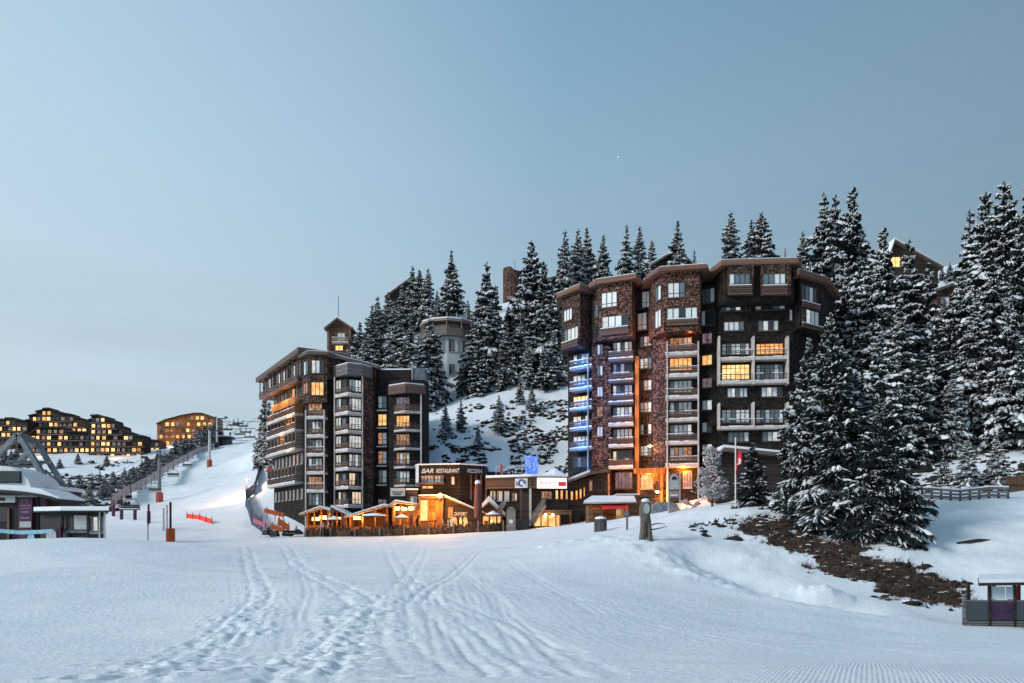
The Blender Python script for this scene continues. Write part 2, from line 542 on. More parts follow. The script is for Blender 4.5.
def seg_dist(X, Y, pts):
    """Distance to a polyline and signed side offset of nearest segment."""
    best = np.full(X.shape, 1e9); side = np.zeros(X.shape)
    for (x0, y0), (x1, y1) in zip(pts[:-1], pts[1:]):
        dx, dy = x1 - x0, y1 - y0
        L2 = dx * dx + dy * dy
        t = np.clip(((X - x0) * dx + (Y - y0) * dy) / L2, 0, 1)
        ex, ey = X - x0 - t * dx, Y - y0 - t * dy
        d = np.hypot(ex, ey)
        m = d < best
        best = np.where(m, d, best)
        side = np.where(m, np.sign(ex * dy - ey * dx) * d, side)
    return best, side


_gz = {}


def ground_at(px, py, y0=8.0, y1=120.0):
    """First terrain hit along the sight line through a pixel."""
    ys = np.geomspace(y0, y1, 500)
    xs = (px - CX) / F * ys; zs = (HY - py) / F * ys
    d = zs - height0(xs, ys)
    k = np.where(d < 0)[0]
    i = k[0] if len(k) else len(ys) - 1
    return float(xs[i]), float(ys[i])


def px_line(*pp): return [ground_at(a, b) for a, b in pp]


TRACKS = [  # (polyline, half width, depth, churn)
    (px_line((246, 548), (252, 575), (262, 600), (240, 620), (195, 645), (130, 683)), .75, .035, .08),
    (px_line((283, 545), (297, 568), (330, 590), (362, 610), (350, 630), (325, 650), (300, 683)), .9, .045, .11),
    (px_line((388, 545), (400, 575), (425, 605), (470, 640), (520, 683)), .8, .035, .04),
    (px_line((425, 545), (398, 600), (395, 640), (440, 683)), .7, .025, .03),
    (px_line((480, 550), (440, 590), (415, 610)), .5, .04, .03),
    (px_line((415, 590), (520, 600), (640, 615), (780, 622), (900, 628)), .5, .02, .01),
    (px_line((420, 600), (500, 625), (560, 650), (600, 683)), .6, .025, .015),
    (px_line((510, 565), (545, 590), (600, 615)), .4, .03, .03),
    (px_line((455, 565), (540, 640), (575, 660)), .3, .03, .02),
    (px_line((300, 560), (310, 600), (300, 625)), .3, .03, .02),
]
FINE = []
_fr = random.Random(77)
for _ in range(30):
    a = (_fr.uniform(385, 500), _fr.uniform(548, 590)); b_ = (a[0] + _fr.uniform(10, 190), a[1] + _fr.uniform(50, 110))
    c_ = ((a[0] + b_[0]) / 2 - _fr.uniform(0, 14), (a[1] + b_[1]) / 2 + _fr.gauss(0, 2))
    FINE.append((px_line(a, c_, b_), _fr.uniform(.005, .013)))
for _ in range(10):
    a = (_fr.uniform(230, 300), _fr.uniform(548, 570)); b_ = (_fr.uniform(120, 330), _fr.uniform(630, 683))
    FINE.append((px_line(a, ((a[0] + b_[0]) / 2 + _fr.uniform(5, 25), (a[1] + b_[1]) / 2), b_), _fr.uniform(.005, .010)))
for _ in range(14):
    a = (_fr.uniform(420, 520), _fr.uniform(580, 625)); b_ = (_fr.uniform(700, 1000), _fr.uniform(612, 640))
    FINE.append((px_line(a, ((a[0] + b_[0]) / 2, (a[1] + b_[1]) / 2 + _fr.gauss(0, 3)), b_), _fr.uniform(.012, .025)))
FEET = []
for pa, pb, n_ in (((262, 600), (150, 683), 60), ((350, 620), (285, 683), 70), ((250, 615), (95, 676), 40), ((365, 605), (340, 650), 26)):
    A_, B_ = ground_at(*pa), ground_at(*pb)
    for k in range(n_):
        t = (k + _fr.random()) / n_; FEET.append((A_[0] + (B_[0] - A_[0]) * t + _fr.gauss(0, .55), A_[1] + (B_[1] - A_[1]) * t + _fr.gauss(0, .5)))
HOLLOW = px_line((700, 556), (760, 580), (800, 596), (850, 604))
CHURN = px_line((560, 545), (600, 540), (650, 550), (700, 570), (745, 583))


def detail(X, Y):
    nearw = np.clip((68 - Y) / 22, 0, 1)
    z = (fbm(X / 9, Y / 9, 3, 3) - .5) * .45 + nearw * (fbm(X / 24 + 3, Y / 20, 13, 2) - .5) * 1.6 * np.clip((Y + 4) / 14, 0, 1) * (1 - np.exp(-((X - 21.5) / 7) ** 2 - ((Y - 38) / 6) ** 2))
    cxx, cyy = X + 2, Y - 34
    z = z + .8 * np.exp(-(cxx / 9) ** 2 - (cyy / 14) ** 2)
    z += (fbm(X / 2.2, Y / 2.2, 5, 3) - .5) * .06
    near = np.clip((95 - Y) / 30, 0, 1) * np.clip((Y + 10) / 10, 0, 1)
    for pts, hw, dep, ch in (TRACKS if near.max() > 0 else ()):
        d, s = seg_dist(X, Y, pts)
        w = np.clip(1.5 - d / hw, 0, 1)
        rut = np.exp(-((np.abs(s) - hw * .5) / .13) ** 2)
        z = z - near * rut * dep * (d < hw * 1.2)
        z = z + near * w * (fbm(X / .45, Y / .6, 9, 3) - .5) * ch * 1.9
    for pts, dep in (FINE if near.max() > 0 and X.size > 10 else ()):
        x0, x1 = min(p[0] for p in pts) - 1, max(p[0] for p in pts) + 1
        y0_, y1_ = min(p[1] for p in pts) - 1, max(p[1] for p in pts) + 1
        k = np.where((X > x0) & (X < x1) & (Y > y0_) & (Y < y1_))
        if not len(k[0]): continue
        d, s = seg_dist(X[k], Y[k], pts)
        z[k] = z[k] - dep * np.exp(-((np.abs(s) - .16) / .07) ** 2) * (d < .5) + dep * .4 * np.exp(-((np.abs(s) - .33) / .08) ** 2) * (d < .6)
    if near.max() > 0 and X.size > 10:
        for fx, fy in FEET:
            k = np.where((np.abs(X - fx) < .5) & (np.abs(Y - fy) < .5))
            if len(k[0]):
                rr_ = np.hypot(X[k] - fx, (Y[k] - fy) * .8)
                z[k] = z[k] - .07 * np.exp(-(rr_ / .12) ** 2) + .03 * np.exp(-((rr_ - .25) / .09) ** 2)
    d, s = seg_dist(X, Y, CHURN)
    w = np.clip(1.3 - d / 2.6, 0, 1)
    z = z + w * (fbm(X / .8, Y / .8, 21, 3) - .45) * .5
    hd, hs = seg_dist(X, Y, HOLLOW)
    z = z - .55 * np.exp(-(hd / 1.5) ** 2) + .22 * np.exp(-((hd - 3.2) / 1.0) ** 2) * (fbm(X / 1.2, Y / 1.2, 33, 3))
    # lumps pushed up along the foot of the bank
    lx, ly = ground_at(808, 590)
    d = np.hypot((X - lx) / 2.6, (Y - ly) / 1.5)
    z = z + np.clip(1 - d, 0, 1) ** .7 * (.4 + .9 * fbm(X / .7, Y / .7, 31, 3))
    # hills get coarser relief
    far = np.clip((Y - 105) / 30, 0, 1)
    z = z + far * (fbm(X / 14, Y / 14, 41, 4) - .5) * 2.2
    # uneven snow on the knoll and the slope on the right
    kn = np.clip((X - 9) / 6, 0, 1) * np.clip((Y - 46) / 6, 0, 1) * np.clip((110 - Y) / 30, 0, 1)
    z = z + kn * (fbm(X / 3, Y / 3, 51, 4) - .5) * .7
    return z


def height(X, Y): return height0(X, Y) + detail(np.asarray(X, float), np.asarray(Y, float))


def hz(x, y): return float(height(np.array([x]), np.array([y]))[0])


ucols = np.concatenate([np.linspace(-1.7, -.72, 40, endpoint=False), np.linspace(-.72, .72, 640), np.linspace(.72, 1.7, 41)[1:]])
rows = np.concatenate([np.linspace(-14, 6, 30, endpoint=False), np.geomspace(6, 100, 380, endpoint=False), np.geomspace(100, 620, 190)])
# (the fan of columns opens from a point 16 m behind the lens so the sheet also runs under and behind the viewer)
OFF = np.where(rows < 6, 16 + (6 - rows) * 0, 16)
XX = ucols[None, :] * (np.abs(rows[:, None]) * .92 + 6.5)
YY = np.repeat(rows[:, None], len(ucols), 1)
ZZ = height(XX, YY)

# ground cover masks (world-space): bare scrub on the bank, rocky scrub on the hillsides
BANK = px_line((745, 518), (790, 535), (850, 556), (905, 578), (930, 592))
BW = []


def bare_mask(X, Y):
    d, s = seg_dist(X, Y, [W(770, 527, 60).xy, W(805, 546, 56).xy, W(860, 562, 51).xy, W(905, 577, 48.5).xy, W(925, 590, 46.5).xy])
    n = fbm(X / 1.6, Y / 1.6, 61, 4)
    n2 = fbm(X / .5, Y / .5, 63, 3)
    core = np.clip((2.5 + (n - .5) * 3.4 - d) / .5, 0, 1)
    edge = np.clip((3.4 + (n - .5) * 3 - d) / .5, 0, 1) * (n2 > .58)
    return np.clip(core + edge, 0, 1)


MASK = bare_mask(XX, YY)
cx0, cy0 = ground_at(900, 676)
CORD = np.clip((fbm(XX / 2.5, YY / 2.5, 71, 2) - .25) * 4, 0, 1) * np.clip((XX - (WX(700, 10) + (YY - 10) * .02)) / 1.0, 0, 1) * np.clip((14.6 - YY) / 2.0, 0, 1)
nr, nc = XX.shape
me = bpy.data.meshes.new('snow_ground')
me.vertices.add(nr * nc)
me.vertices.foreach_set('co', np.stack([XX, YY, ZZ], -1).astype(np.float32).ravel())
idx = np.arange(nr * nc).reshape(nr, nc)
q = np.stack([idx[:-1, :-1], idx[:-1, 1:], idx[1:, 1:], idx[1:, :-1]], -1).reshape(-1, 4)
me.loops.add(q.size); me.polygons.add(len(q))
me.loops.foreach_set('vertex_index', q.astype(np.int32).ravel())
me.polygons.foreach_set('loop_start', np.arange(0, q.size, 4, dtype=np.int32))
me.polygons.foreach_set('use_smooth', np.ones(len(q), bool))
me.update(calc_edges=True)
for nm, arr in (('bare', MASK), ('groomed', CORD)):
    a = me.attributes.new(nm, 'FLOAT', 'POINT'); a.data.foreach_set('value', arr.astype(np.float32).ravel())
ground = bpy.data.objects.new('snow_ground', me); COL.objects.link(ground)
ground['kind'] = 'structure'

m, nt, b = new_mat('ground_snow')
tc = N(nt, 'ShaderNodeTexCoord')
n1 = N(nt, 'ShaderNodeTexNoise'); n1.inputs['Scale'].default_value = .35; n1.inputs['Detail'].default_value = 8; n1.inputs['Roughness'].default_value = .65
nt.links.new(tc.outputs['Object'], n1.inputs['Vector'])
snowc = ramp(nt, [(.3, c4(.74, .79, .83)), (.7, c4(.86, .885, .90))], n1.outputs['Fac'])
n2 = N(nt, 'ShaderNodeTexNoise'); n2.inputs['Scale'].default_value = 5; n2.inputs['Detail'].default_value = 6
nt.links.new(tc.outputs['Object'], n2.inputs['Vector'])
soil = ramp(nt, [(.3, c4(.016, .009, .007)), (.5, c4(.066, .038, .030)), (.72, c4(.17, .11, .09))], n2.outputs['Fac'])
at = N(nt, 'ShaderNodeAttribute', attribute_name='bare')
n3 = N(nt, 'ShaderNodeTexNoise'); n3.inputs['Scale'].default_value = 2.2; n3.inputs['Detail'].default_value = 7; n3.inputs['Roughness'].default_value = .7
nt.links.new(tc.outputs['Object'], n3.inputs['Vector'])
sm = N(nt, 'ShaderNodeMath', operation='ADD'); nt.links.new(at.outputs['Fac'], sm.inputs[0]); nt.links.new(n3.outputs['Fac'], sm.inputs[1])
sh = N(nt, 'ShaderNodeMath', operation='MULTIPLY'); sh.inputs[1].default_value = .5; nt.links.new(sm.outputs[0], sh.inputs[0])
msk = ramp(nt, [(.672, c4(0)), (.705, c4(1))], sh.outputs[0])
mul = N(nt, 'ShaderNodeMath', operation='MULTIPLY'); mul.inputs[1].default_value = 1.0; nt.links.new(msk, mul.inputs[0])
gt = N(nt, 'ShaderNodeMath', operation='GREATER_THAN'); gt.inputs[1].default_value = .05; nt.links.new(at.outputs['Fac'], gt.inputs[0])
nt.links.new(gt.outputs[0], mul.inputs[1])
mx = N(nt, 'ShaderNodeMix', data_type='RGBA'); nt.links.new(mul.outputs[0], mx.inputs['Factor'])
nt.links.new(snowc, mx.inputs['A']); nt.links.new(soil, mx.inputs['B'])
nt.links.new(mx.outputs['Result'], b.inputs['Base Color'])
b.inputs['Roughness'].default_value = .7; b.inputs['Specular IOR Level'].default_value = .15
# groomed corduroy ridges + fine grain
mp = N(nt, 'ShaderNodeMapping'); mp.inputs['Rotation'].default_value = (0, 0, rad(24))
nt.links.new(tc.outputs['Object'], mp.inputs['Vector'])
wv = N(nt, 'ShaderNodeTexWave', wave_type='BANDS', bands_direction='X'); wv.inputs['Scale'].default_value = 5.2; wv.inputs['Distortion'].default_value = .15
wv.inputs['Detail'].default_value = 1
nt.links.new(mp.outputs['Vector'], wv.inputs['Vector'])
ac = N(nt, 'ShaderNodeAttribute', attribute_name='groomed')
wm = N(nt, 'ShaderNodeMath', operation='MULTIPLY'); nt.links.new(wv.outputs['Fac'], wm.inputs[0]); nt.links.new(ac.outputs['Fac'], wm.inputs[1])
b1 = N(nt, 'ShaderNodeBump'); b1.inputs['Strength'].default_value = .42; b1.inputs['Distance'].default_value = .03
nt.links.new(wm.outputs[0], b1.inputs['Height'])
n4 = N(nt, 'ShaderNodeTexNoise'); n4.inputs['Scale'].default_value = 5; n4.inputs['Detail'].default_value = 9; n4.inputs['Roughness'].default_value = .65
nt.links.new(tc.outputs['Object'], n4.inputs['Vector'])
b2 = N(nt, 'ShaderNodeBump'); b2.inputs['Strength'].default_value = .75; b2.inputs['Distance'].default_value = .10
nt.links.new(n4.outputs['Fac'], b2.inputs['Height']); nt.links.new(b1.outputs['Normal'], b2.inputs['Normal'])
nt.links.new(b2.outputs['Normal'], b.inputs['Normal'])
me.materials.append(m)

# ------------------------------------------------------------------ sky and light
w = bpy.data.worlds.new("World"); scene.world = w; w.use_nodes = True
nt = w.node_tree
bg = nt.nodes['Background']
SUN_EL, SUN_AZ = 7.0, 118.0      # azimuth measured from +Y towards -X (sun low on the left, behind the viewer)
sky = N(nt, 'ShaderNodeTexSky', sky_type='NISHITA')
sky.sun_disc = False; sky.sun_elevation = rad(SUN_EL); sky.sun_rotation = rad(-SUN_AZ)
sky.altitude = 1800; sky.air_density = 1.0; sky.dust_density = .6; sky.ozone_density = 2.0
tc = N(nt, 'ShaderNodeTexCoord')
sp = N(nt, 'ShaderNodeSeparateXYZ'); nt.links.new(tc.outputs['Generated'], sp.inputs[0])
# thin high veil: pale towards the left horizon, real-sky directions
SKYGRAD = ramp(nt, [(0.0, c4(4.3, 5.05, 5.55)), (.18, c4(4.1, 5.15, 5.8)), (.42, c4(3.1, 4.9, 6.3)), (.6, c4(2.1, 3.9, 5.6)), (1.0, c4(1.6, 3.1, 4.8))], sp.outputs['Z'])
mx = N(nt, 'ShaderNodeMix', data_type='RGBA'); mx.inputs['Factor'].default_value = .75
nt.links.new(sky.outputs['Color'], mx.inputs['A']); nt.links.new(SKYGRAD, mx.inputs['B'])
# left-right drift: brighter on the left
lr = N(nt, 'ShaderNodeMapRange'); lr.inputs['From Min'].default_value = -.55; lr.inputs['From Max'].default_value = .6
lr.inputs['To Min'].default_value = 1.30; lr.inputs['To Max'].default_value = .64
nt.links.new(sp.outputs['X'], lr.inputs['Value'])
vm = N(nt, 'ShaderNodeVectorMath', operation='SCALE'); nt.links.new(mx.outputs['Result'], vm.inputs[0]); nt.links.new(lr.outputs[0], vm.inputs['Scale'])
# soft cloud bank low on the left
mp = N(nt, 'ShaderNodeMapping'); mp.inputs['Scale'].default_value = (1.5, 1.5, 14)
nt.links.new(tc.outputs['Generated'], mp.inputs['Vector'])
cn = N(nt, 'ShaderNodeTexNoise'); cn.inputs['Scale'].default_value = 1.3; cn.inputs['Detail'].default_value = 5
nt.links.new(mp.outputs['Vector'], cn.inputs['Vector'])
cl = ramp(nt, [(.42, c4(0)), (.68, c4(1))], cn.outputs['Fac'])
lo = ramp(nt, [(.0, c4(1)), (.2, c4(.9)), (.34, c4(0))], sp.outputs['Z'])
cm = N(nt, 'ShaderNodeMath', operation='MULTIPLY'); nt.links.new(cl, cm.inputs[0]); nt.links.new(lo, cm.inputs[1])
cm2 = N(nt, 'ShaderNodeMath', operation='MULTIPLY'); cm2.inputs[1].default_value = .6; nt.links.new(cm.outputs[0], cm2.inputs[0])
m3 = N(nt, 'ShaderNodeMix', data_type='RGBA'); nt.links.new(cm2.outputs[0], m3.inputs['Factor'])
hzl = N(nt, 'ShaderNodeMapRange'); hzl.inputs['From Min'].default_value = .05; hzl.inputs['From Max'].default_value = -.55; hzl.inputs['To Min'].default_value = 0; hzl.inputs['To Max'].default_value = .62
nt.links.new(sp.outputs['X'], hzl.inputs['Value'])
m4 = N(nt, 'ShaderNodeMix', data_type='RGBA'); nt.links.new(hzl.outputs[0], m4.inputs['Factor']); nt.links.new(vm.outputs[0], m4.inputs['A']); m4.inputs['B'].default_value = c4(4.9, 5.95, 6.6)
nt.links.new(m4.outputs['Result'], m3.inputs['A']); m3.inputs['B'].default_value = c4(3.7, 4.6, 5.2)
nt.links.new(m3.outputs['Result'], bg.inputs['Color'])
bg.inputs['Strength'].default_value = .12

sd = bpy.data.lights.new('sun', 'SUN'); sd.energy = 2.35; sd.angle = rad(16); sd.color = (1, .978, .95)
so = bpy.data.objects.new('sun', sd); COL.objects.link(so)
_el, _az = rad(25), rad(SUN_AZ)
dirv = Vector((-math.sin(_az) * math.cos(_el), math.cos(_az) * math.cos(_el), math.sin(_el)))
so.rotation_euler = dirv.to_track_quat('Z', 'Y').to_euler()
so.location = dirv * 100

vs_ = scene.view_settings
scene.display_settings.display_device = 'sRGB'
vs_.view_transform = 'Standard'; vs_.look = 'None'; vs_.exposure = 0.0; vs_.gamma = 1.0; vs_.use_curve_mapping = False
scene.render.engine = 'CYCLES'
scene.cycles.use_denoising = True
scene.cycles.max_bounces = 5; scene.cycles.diffuse_bounces = 3; scene.cycles.glossy_bounces = 2
scene.cycles.caustics_reflective = False; scene.cycles.caustics_refractive = False
# ------------------------------------------------------------------ building parts
STY = {'pale': ['curtain', 'curtain', 'cool_glow', 'glass_blue', 'curtain', 'cool_glow', 'glass', 'curtain'], 'cool': ['cool_glow', 'cool_glow', 'cool_glow', 'curtain'], 'dark': ['glass', 'glass_blue', 'glass'],
       'blue': ['glass_blue', 'curtain', 'curtain', 'glass_blue', 'curtain'], 'mix': ['curtain', 'glass', 'curtain', 'glass_blue'],
       'lit': ['lit'], 'bright': ['lit_bright'], 'dim': ['lit_dim', 'lit_dim', 'curtain'], 'purple': ['lit_purple'], 'white': ['lit_white', 'lit_white', 'glass']}
MATS_PANE = ['curtain', 'glass', 'glass_blue', 'lit', 'lit_bright', 'lit_dim', 'lit_purple', 'lit_white', 'cool_glow']


def window(root, f, u0, u1, z0, z1, sty='pale', n=3, fm='frame', bar=True, sill=True, fw=.08, tr=None):
    """Frame with mullions (part) and its panes (sub-part), set proud of facet f."""
    fr = MB()
    f.box(fr, u0, u1, z0, z0 + fw, -.02, .09); f.box(fr, u0, u1, z1 - fw, z1, -.02, .09)
    for k in range(n + 1):
        u = u0 + (u1 - u0) * k / n
        a, b_ = (u, u + fw) if k == 0 else ((u - fw, u) if k == n else (u - fw / 2, u + fw / 2))
        f.box(fr, a, b_, z0 + fw, z1 - fw, -.02, .085)
    if tr: f.box(fr, u0 + fw, u1 - fw, z0 + (z1 - z0) * tr - .03, z0 + (z1 - z0) * tr + .03, -.02, .08)
    if sill: f.box(fr, u0 - .06, u1 + .06, z0 - .10, z0 - .003, -.02, .17)
    w_ = fr.build('window', M[fm], root)
    pn = MB()
    for k in range(n):
        a, b_ = u0 + (u1 - u0) * k / n + fw * .4, u0 + (u1 - u0) * (k + 1) / n - fw * .4
        kind = rng.choice(STY[sty])
        f.box(pn, a, b_, z0 + fw * .6, z1 - fw * .6, -.02, .03, MATS_PANE.index(kind))
    pn.build('pane', [M[k] for k in MATS_PANE], w_)
    if sty in ('lit', 'bright', 'dim', 'white'): w_['label'] = 'warmly lit window'
    return w_


def winpx(root, f, x0, y0, x1, y1, sty='pale', n=3, **kw):
    return window(root, f, *f.rect(x0, y0, x1, y1), sty=sty, n=n, **kw)


def balcony(root, f, u0, u1, z, dep=1.3, rh=.95, rm='rail', sm_='slab', th=.22, boards=True, posts=False, h=2.7, snow=True):
    """Slab (part) with railing and snow lip (sub-parts)."""
    s = MB(); f.box(s, u0, u1, z - th, z, .003, dep)
    sl = s.build('balcony', M[sm_], root)
    r = MB()
    nb = 3
    for k in range(nb):
        za = z + .12 + k * (rh - .1) / nb
        f.box(r, u0 + .03, u1 - .03, za, za + (rh - .1) / nb * (.62 if boards else .2), dep - .10, dep - .05)
        f.box(r, u0 + .03, u0 + .08, za, za + (rh - .1) / nb * (.62 if boards else .2), .05, dep - .103)
        f.box(r, u1 - .08, u1 - .03, za, za + (rh - .1) / nb * (.62 if boards else .2), .05, dep - .103)
    npost = max(2, int((u1 - u0) / 1.1) + 1)
    for k in range(npost):
        u = u0 + .05 + (u1 - u0 - .1) * k / (npost - 1)
        f.box(r, u - .03, u + .03, z + .003, z + rh, dep - .16, dep - .103)
    f.box(r, u0, u1, z + rh - .03, z + rh + .05, dep - .17, dep - .02)
    r.build('railing', M[rm], sl)
    if snow:
        sn = MB()
        nseg = max(3, int((u1 - u0) / .5))
        for k in range(nseg):
            a, b_ = u0 + (u1 - u0) * k / nseg, u0 + (u1 - u0) * (k + 1) / nseg
            f.box(sn, a, b_ - .01, z + .003, z + rng.uniform(.06, .16), dep - .06, dep + rng.uniform(.02, .06))
            if rng.random() < .6: f.box(sn, a, b_ - .02, z + rh + .052, z + rh + rng.uniform(.09, .15), dep - .16, dep - .03)
        sn.build('snow', M['snow'], sl)
    return sl


def post(root, f, u, z0, z1, d0, d1, wd=.14, mat='slab', name='post'):
    p = MB(); f.box(p, u - wd / 2, u + wd / 2, z0, z1, d0, d1)
    return p.build(name, M[mat], root)


def grow(poly, k):
    """Offset a plan polygon outward by k."""
    n = len(poly)
    a = sum(poly[i][0] * poly[(i + 1) % n][1] - poly[(i + 1) % n][0] * poly[i][1] for i in range(n))
    sg = 1 if a > 0 else -1
    out = []
    for i in range(n):
        p, c, q = Vector(poly[i - 1]), Vector(poly[i]), Vector(poly[(i + 1) % n])
        e1 = (c - p).normalized(); e2 = (q - c).normalized()
        n1 = Vector((e1.y, -e1.x)) * sg; n2 = Vector((e2.y, -e2.x)) * sg
        b_ = (n1 + n2)
        b_ = b_ / max(.5, b_.dot(n1))
        out.append(tuple(c + b_ * k))
    return out


def pl(*pp): return [(WX(px, Y), Y) for px, Y in pp]


def roof(root, poly, z, over=.8, th=.75, mat='fascia', snow=.10, tilt=None):
    """Deep timber fascia (part) with a snow blanket (sub-part)."""
    g = grow(poly, over)
    zz = [z + (tilt(x, y) if tilt else 0) for x, y in g]
    mb = MB(); mb.prism(g, zz, [a + th for a in zz])
    r = mb.build('roof', M[mat], root)
    g2 = grow(poly, over - .12)
    zz2 = [z + th + .004 + (tilt(x, y) if tilt else 0) for x, y in g2]
    s = MB(); s.prism(g2, zz2, [a + snow for a in zz2]); s.build('snow', M['snow'], r)
    return r


# ------------------------------------------------------------------ right apartment block
RB = thing('apartment_building', 'large dark shingled apartment block on the right with blue lit balconies at its left end', 'building',
           (WX(700, 104), 104, 4.5))
low = pl((568, 107), (591, 104.6), (592, 103.4), (612, 103), (636, 102), (637, 102.6), (653, 101.4), (654, 99.6), (664, 98.2), (700, 97.3),
         (701, 98.6), (717, 97.6), (718, 96.6), (793, 95.6), (826, 100), (836, 107)) + [(WX(812, 122), 122), (WX(600, 122), 122)]
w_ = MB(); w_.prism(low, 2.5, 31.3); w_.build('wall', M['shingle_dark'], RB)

ua = pl((562, 106), (580, 102.8), (592, 104.4)) + [(WX(592, 104.4) + .5, 108), (WX(562, 106) + .3, 109)]
ub = pl((594, 103.2), (600, 101.6), (632, 99.8), (636, 101.4)) + [(WX(636, 101.4), 106), (WX(594, 103.2), 107)]
ud = pl((653, 98.2), (664, 95.6), (700, 94.8), (702, 96.5)) + [(WX(702, 96.5), 103), (WX(653, 98.2), 103)]
uf = pl((718, 96), (726, 93.9), (792, 93.3), (795, 94.8)) + [(WX(795, 94.8), 102), (WX(718, 96), 102)]
ug = pl((795, 95), (800, 93.9), (823, 96.5), (833, 102)) + [(WX(833, 102), 108), (WX(795, 95), 104)]
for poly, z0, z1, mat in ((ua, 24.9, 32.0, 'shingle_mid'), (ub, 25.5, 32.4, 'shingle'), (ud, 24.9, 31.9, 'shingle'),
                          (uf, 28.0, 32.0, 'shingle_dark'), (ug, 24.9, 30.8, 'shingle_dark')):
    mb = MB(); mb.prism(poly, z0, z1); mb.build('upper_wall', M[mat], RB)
roof(RB, ua, 32.0, .75, .6, 'fascia')
roof(RB, ub, 32.4, .75, .55, 'fascia')
roof(RB, ud, 31.9, .9, .5, 'fascia')
roof(RB, uf, 32.0, .8, .65, 'fascia')
roof(RB, ug, 30.8, .8, .6, 'fascia')
core = pl((596, 106), (700, 101), (790, 98), (818, 104)) + [(WX(815, 110), 122), (WX(590, 112), 122)]
mb = MB(); mb.prism(core, 31.304, [33.0, 33.2, 33.2, 32.5, 33.0, 33.0]); r_ = mb.build('roof', M['fascia_dark'], RB)
s = MB(); s.prism(grow(core, -.3), 33.26, 33.5); s.build('snow', M['snow'], r_)

# brick columns in the lower storeys
for (a, b_), mt in ((((592, 102.9), (611, 102.3)), 'shingle'), (((653, 99.1), (666, 97.5)), 'shingle'), (((637, 102.2), (653, 101.0)), 'shingle_mid')):
    f = Facet(a, b_); mb = MB(); f.box(mb, 0, f.L, 3.2, 24.86, -.6, .0); mb.build('column', M[mt], RB)

fA = Facet((562, 106), (580, 102.8)); fAs = Facet((580, 102.8), (592, 104.4))
fB = Facet((600, 101.6), (632, 99.8)); fBs = Facet((594, 103.2), (600, 101.6))
fC = Facet((637, 102.2), (653, 101.0)); fD = Facet((664, 95.6), (700, 94.8)); fDs = Facet((653, 98.2), (664, 95.6))
fE = Facet((701, 98.6), (717, 97.6)); fF = Facet((726, 93.9), (792, 93.3)); fFl = Facet((718, 96.6), (793, 95.6))
fG = Facet((800, 93.9), (823, 96.5)); fGb = Facet((823, 96.5), (833, 102))
fAl = Facet((568, 107), (591, 104.6)); fBl = Facet((612, 103), (636, 102)); fBc = Facet((592, 102.9), (611, 102.3))
fDl = Facet((664, 98.2), (700, 97.3))


def rail_panel(root, f, x0, y0, x1, y1, mat='rail', d=.35, n=3):
    """Boarded parapet under a window of an upper box."""
    u0, u1, z0, z1 = f.rect(x0, y0, x1, y1)
    r = MB()
    h = (z1 - z0) / n
    for k in range(n):
        f.box(r, u0, u1, z0 + k * h, z0 + k * h + h * .72, d - .08, d)
    for u in (u0 + .03, (u0 + u1) / 2, u1 - .09):
        f.box(r, u, u + .07, z0, z1, d - .15, d - .083)
    f.box(r, u0, u1, z0 - .07, z0 - .003, .003, d + .02)
    p = r.build('parapet', M[mat], root)
    s = MB(); f.box(s, u0 + .05, u1 - .05, z1 + .003, z1 + .09, d - .12, d + .02); s.build('snow', M['snow'], p)
    return p


winpx(RB, fA, 564.2, 309, 572.5, 321, 'pale', 3); winpx(RB, fA, 564.5, 328, 578.8, 340.5, 'pale', 4)
rail_panel(RB, fA, 563.2, 341, 579.5, 347)
winpx(RB, fB, 601.4, 292, 617.3, 307.5, 'pale', 3, tr=.25); winpx(RB, fB, 602, 315.5, 628.5, 327, 'pale', 4)
rail_panel(RB, fB, 601, 328, 629, 334)
winpx(RB, fBs, 595.2, 304, 598.8, 318, 'dark', 1); winpx(RB, fBs, 595.2, 325, 598.8, 338, 'dark', 1)
for y0, y1 in ((291.5, 308), (312.5, 330)): winpx(RB, fC, 637.6, y0, 651.5, y1, 'mix', 3, tr=.3)
for y0, y1 in ((336, 346.5), (358, 368.5), (380, 390.5), (402, 412.5), (424, 434.5), (445.5, 456)):
    winpx(RB, fC, 640, y0, 652, y1, 'pale', 3, tr=.3)
winpx(RB, fD, 667.5, 282.5, 685, 298, 'blue', 3, tr=.3); winpx(RB, fD, 666.8, 307.5, 697.5, 319, 'pale', 5)
rail_panel(RB, fD, 666.3, 319.5, 698, 325)
for y0, y1 in ((286, 301), (310, 328)): winpx(RB, fDs, 655.5, y0, 661.5, y1, 'mix', 2)
for i, (y0, y1) in enumerate(((288.5, 303.5), (310, 325.5), (333, 344), (355, 365.5), (378, 388), (400, 410.5), (422, 432.5), (444, 454.5))):
    winpx(RB, fE, 700.8 if i < 2 else 702, y0, 715 if i < 2 else 712.5, y1, ['pale', 'pale', 'purple', 'lit', 'purple', 'pale', 'pale', 'pale'][i], 3 if i < 2 else 2)
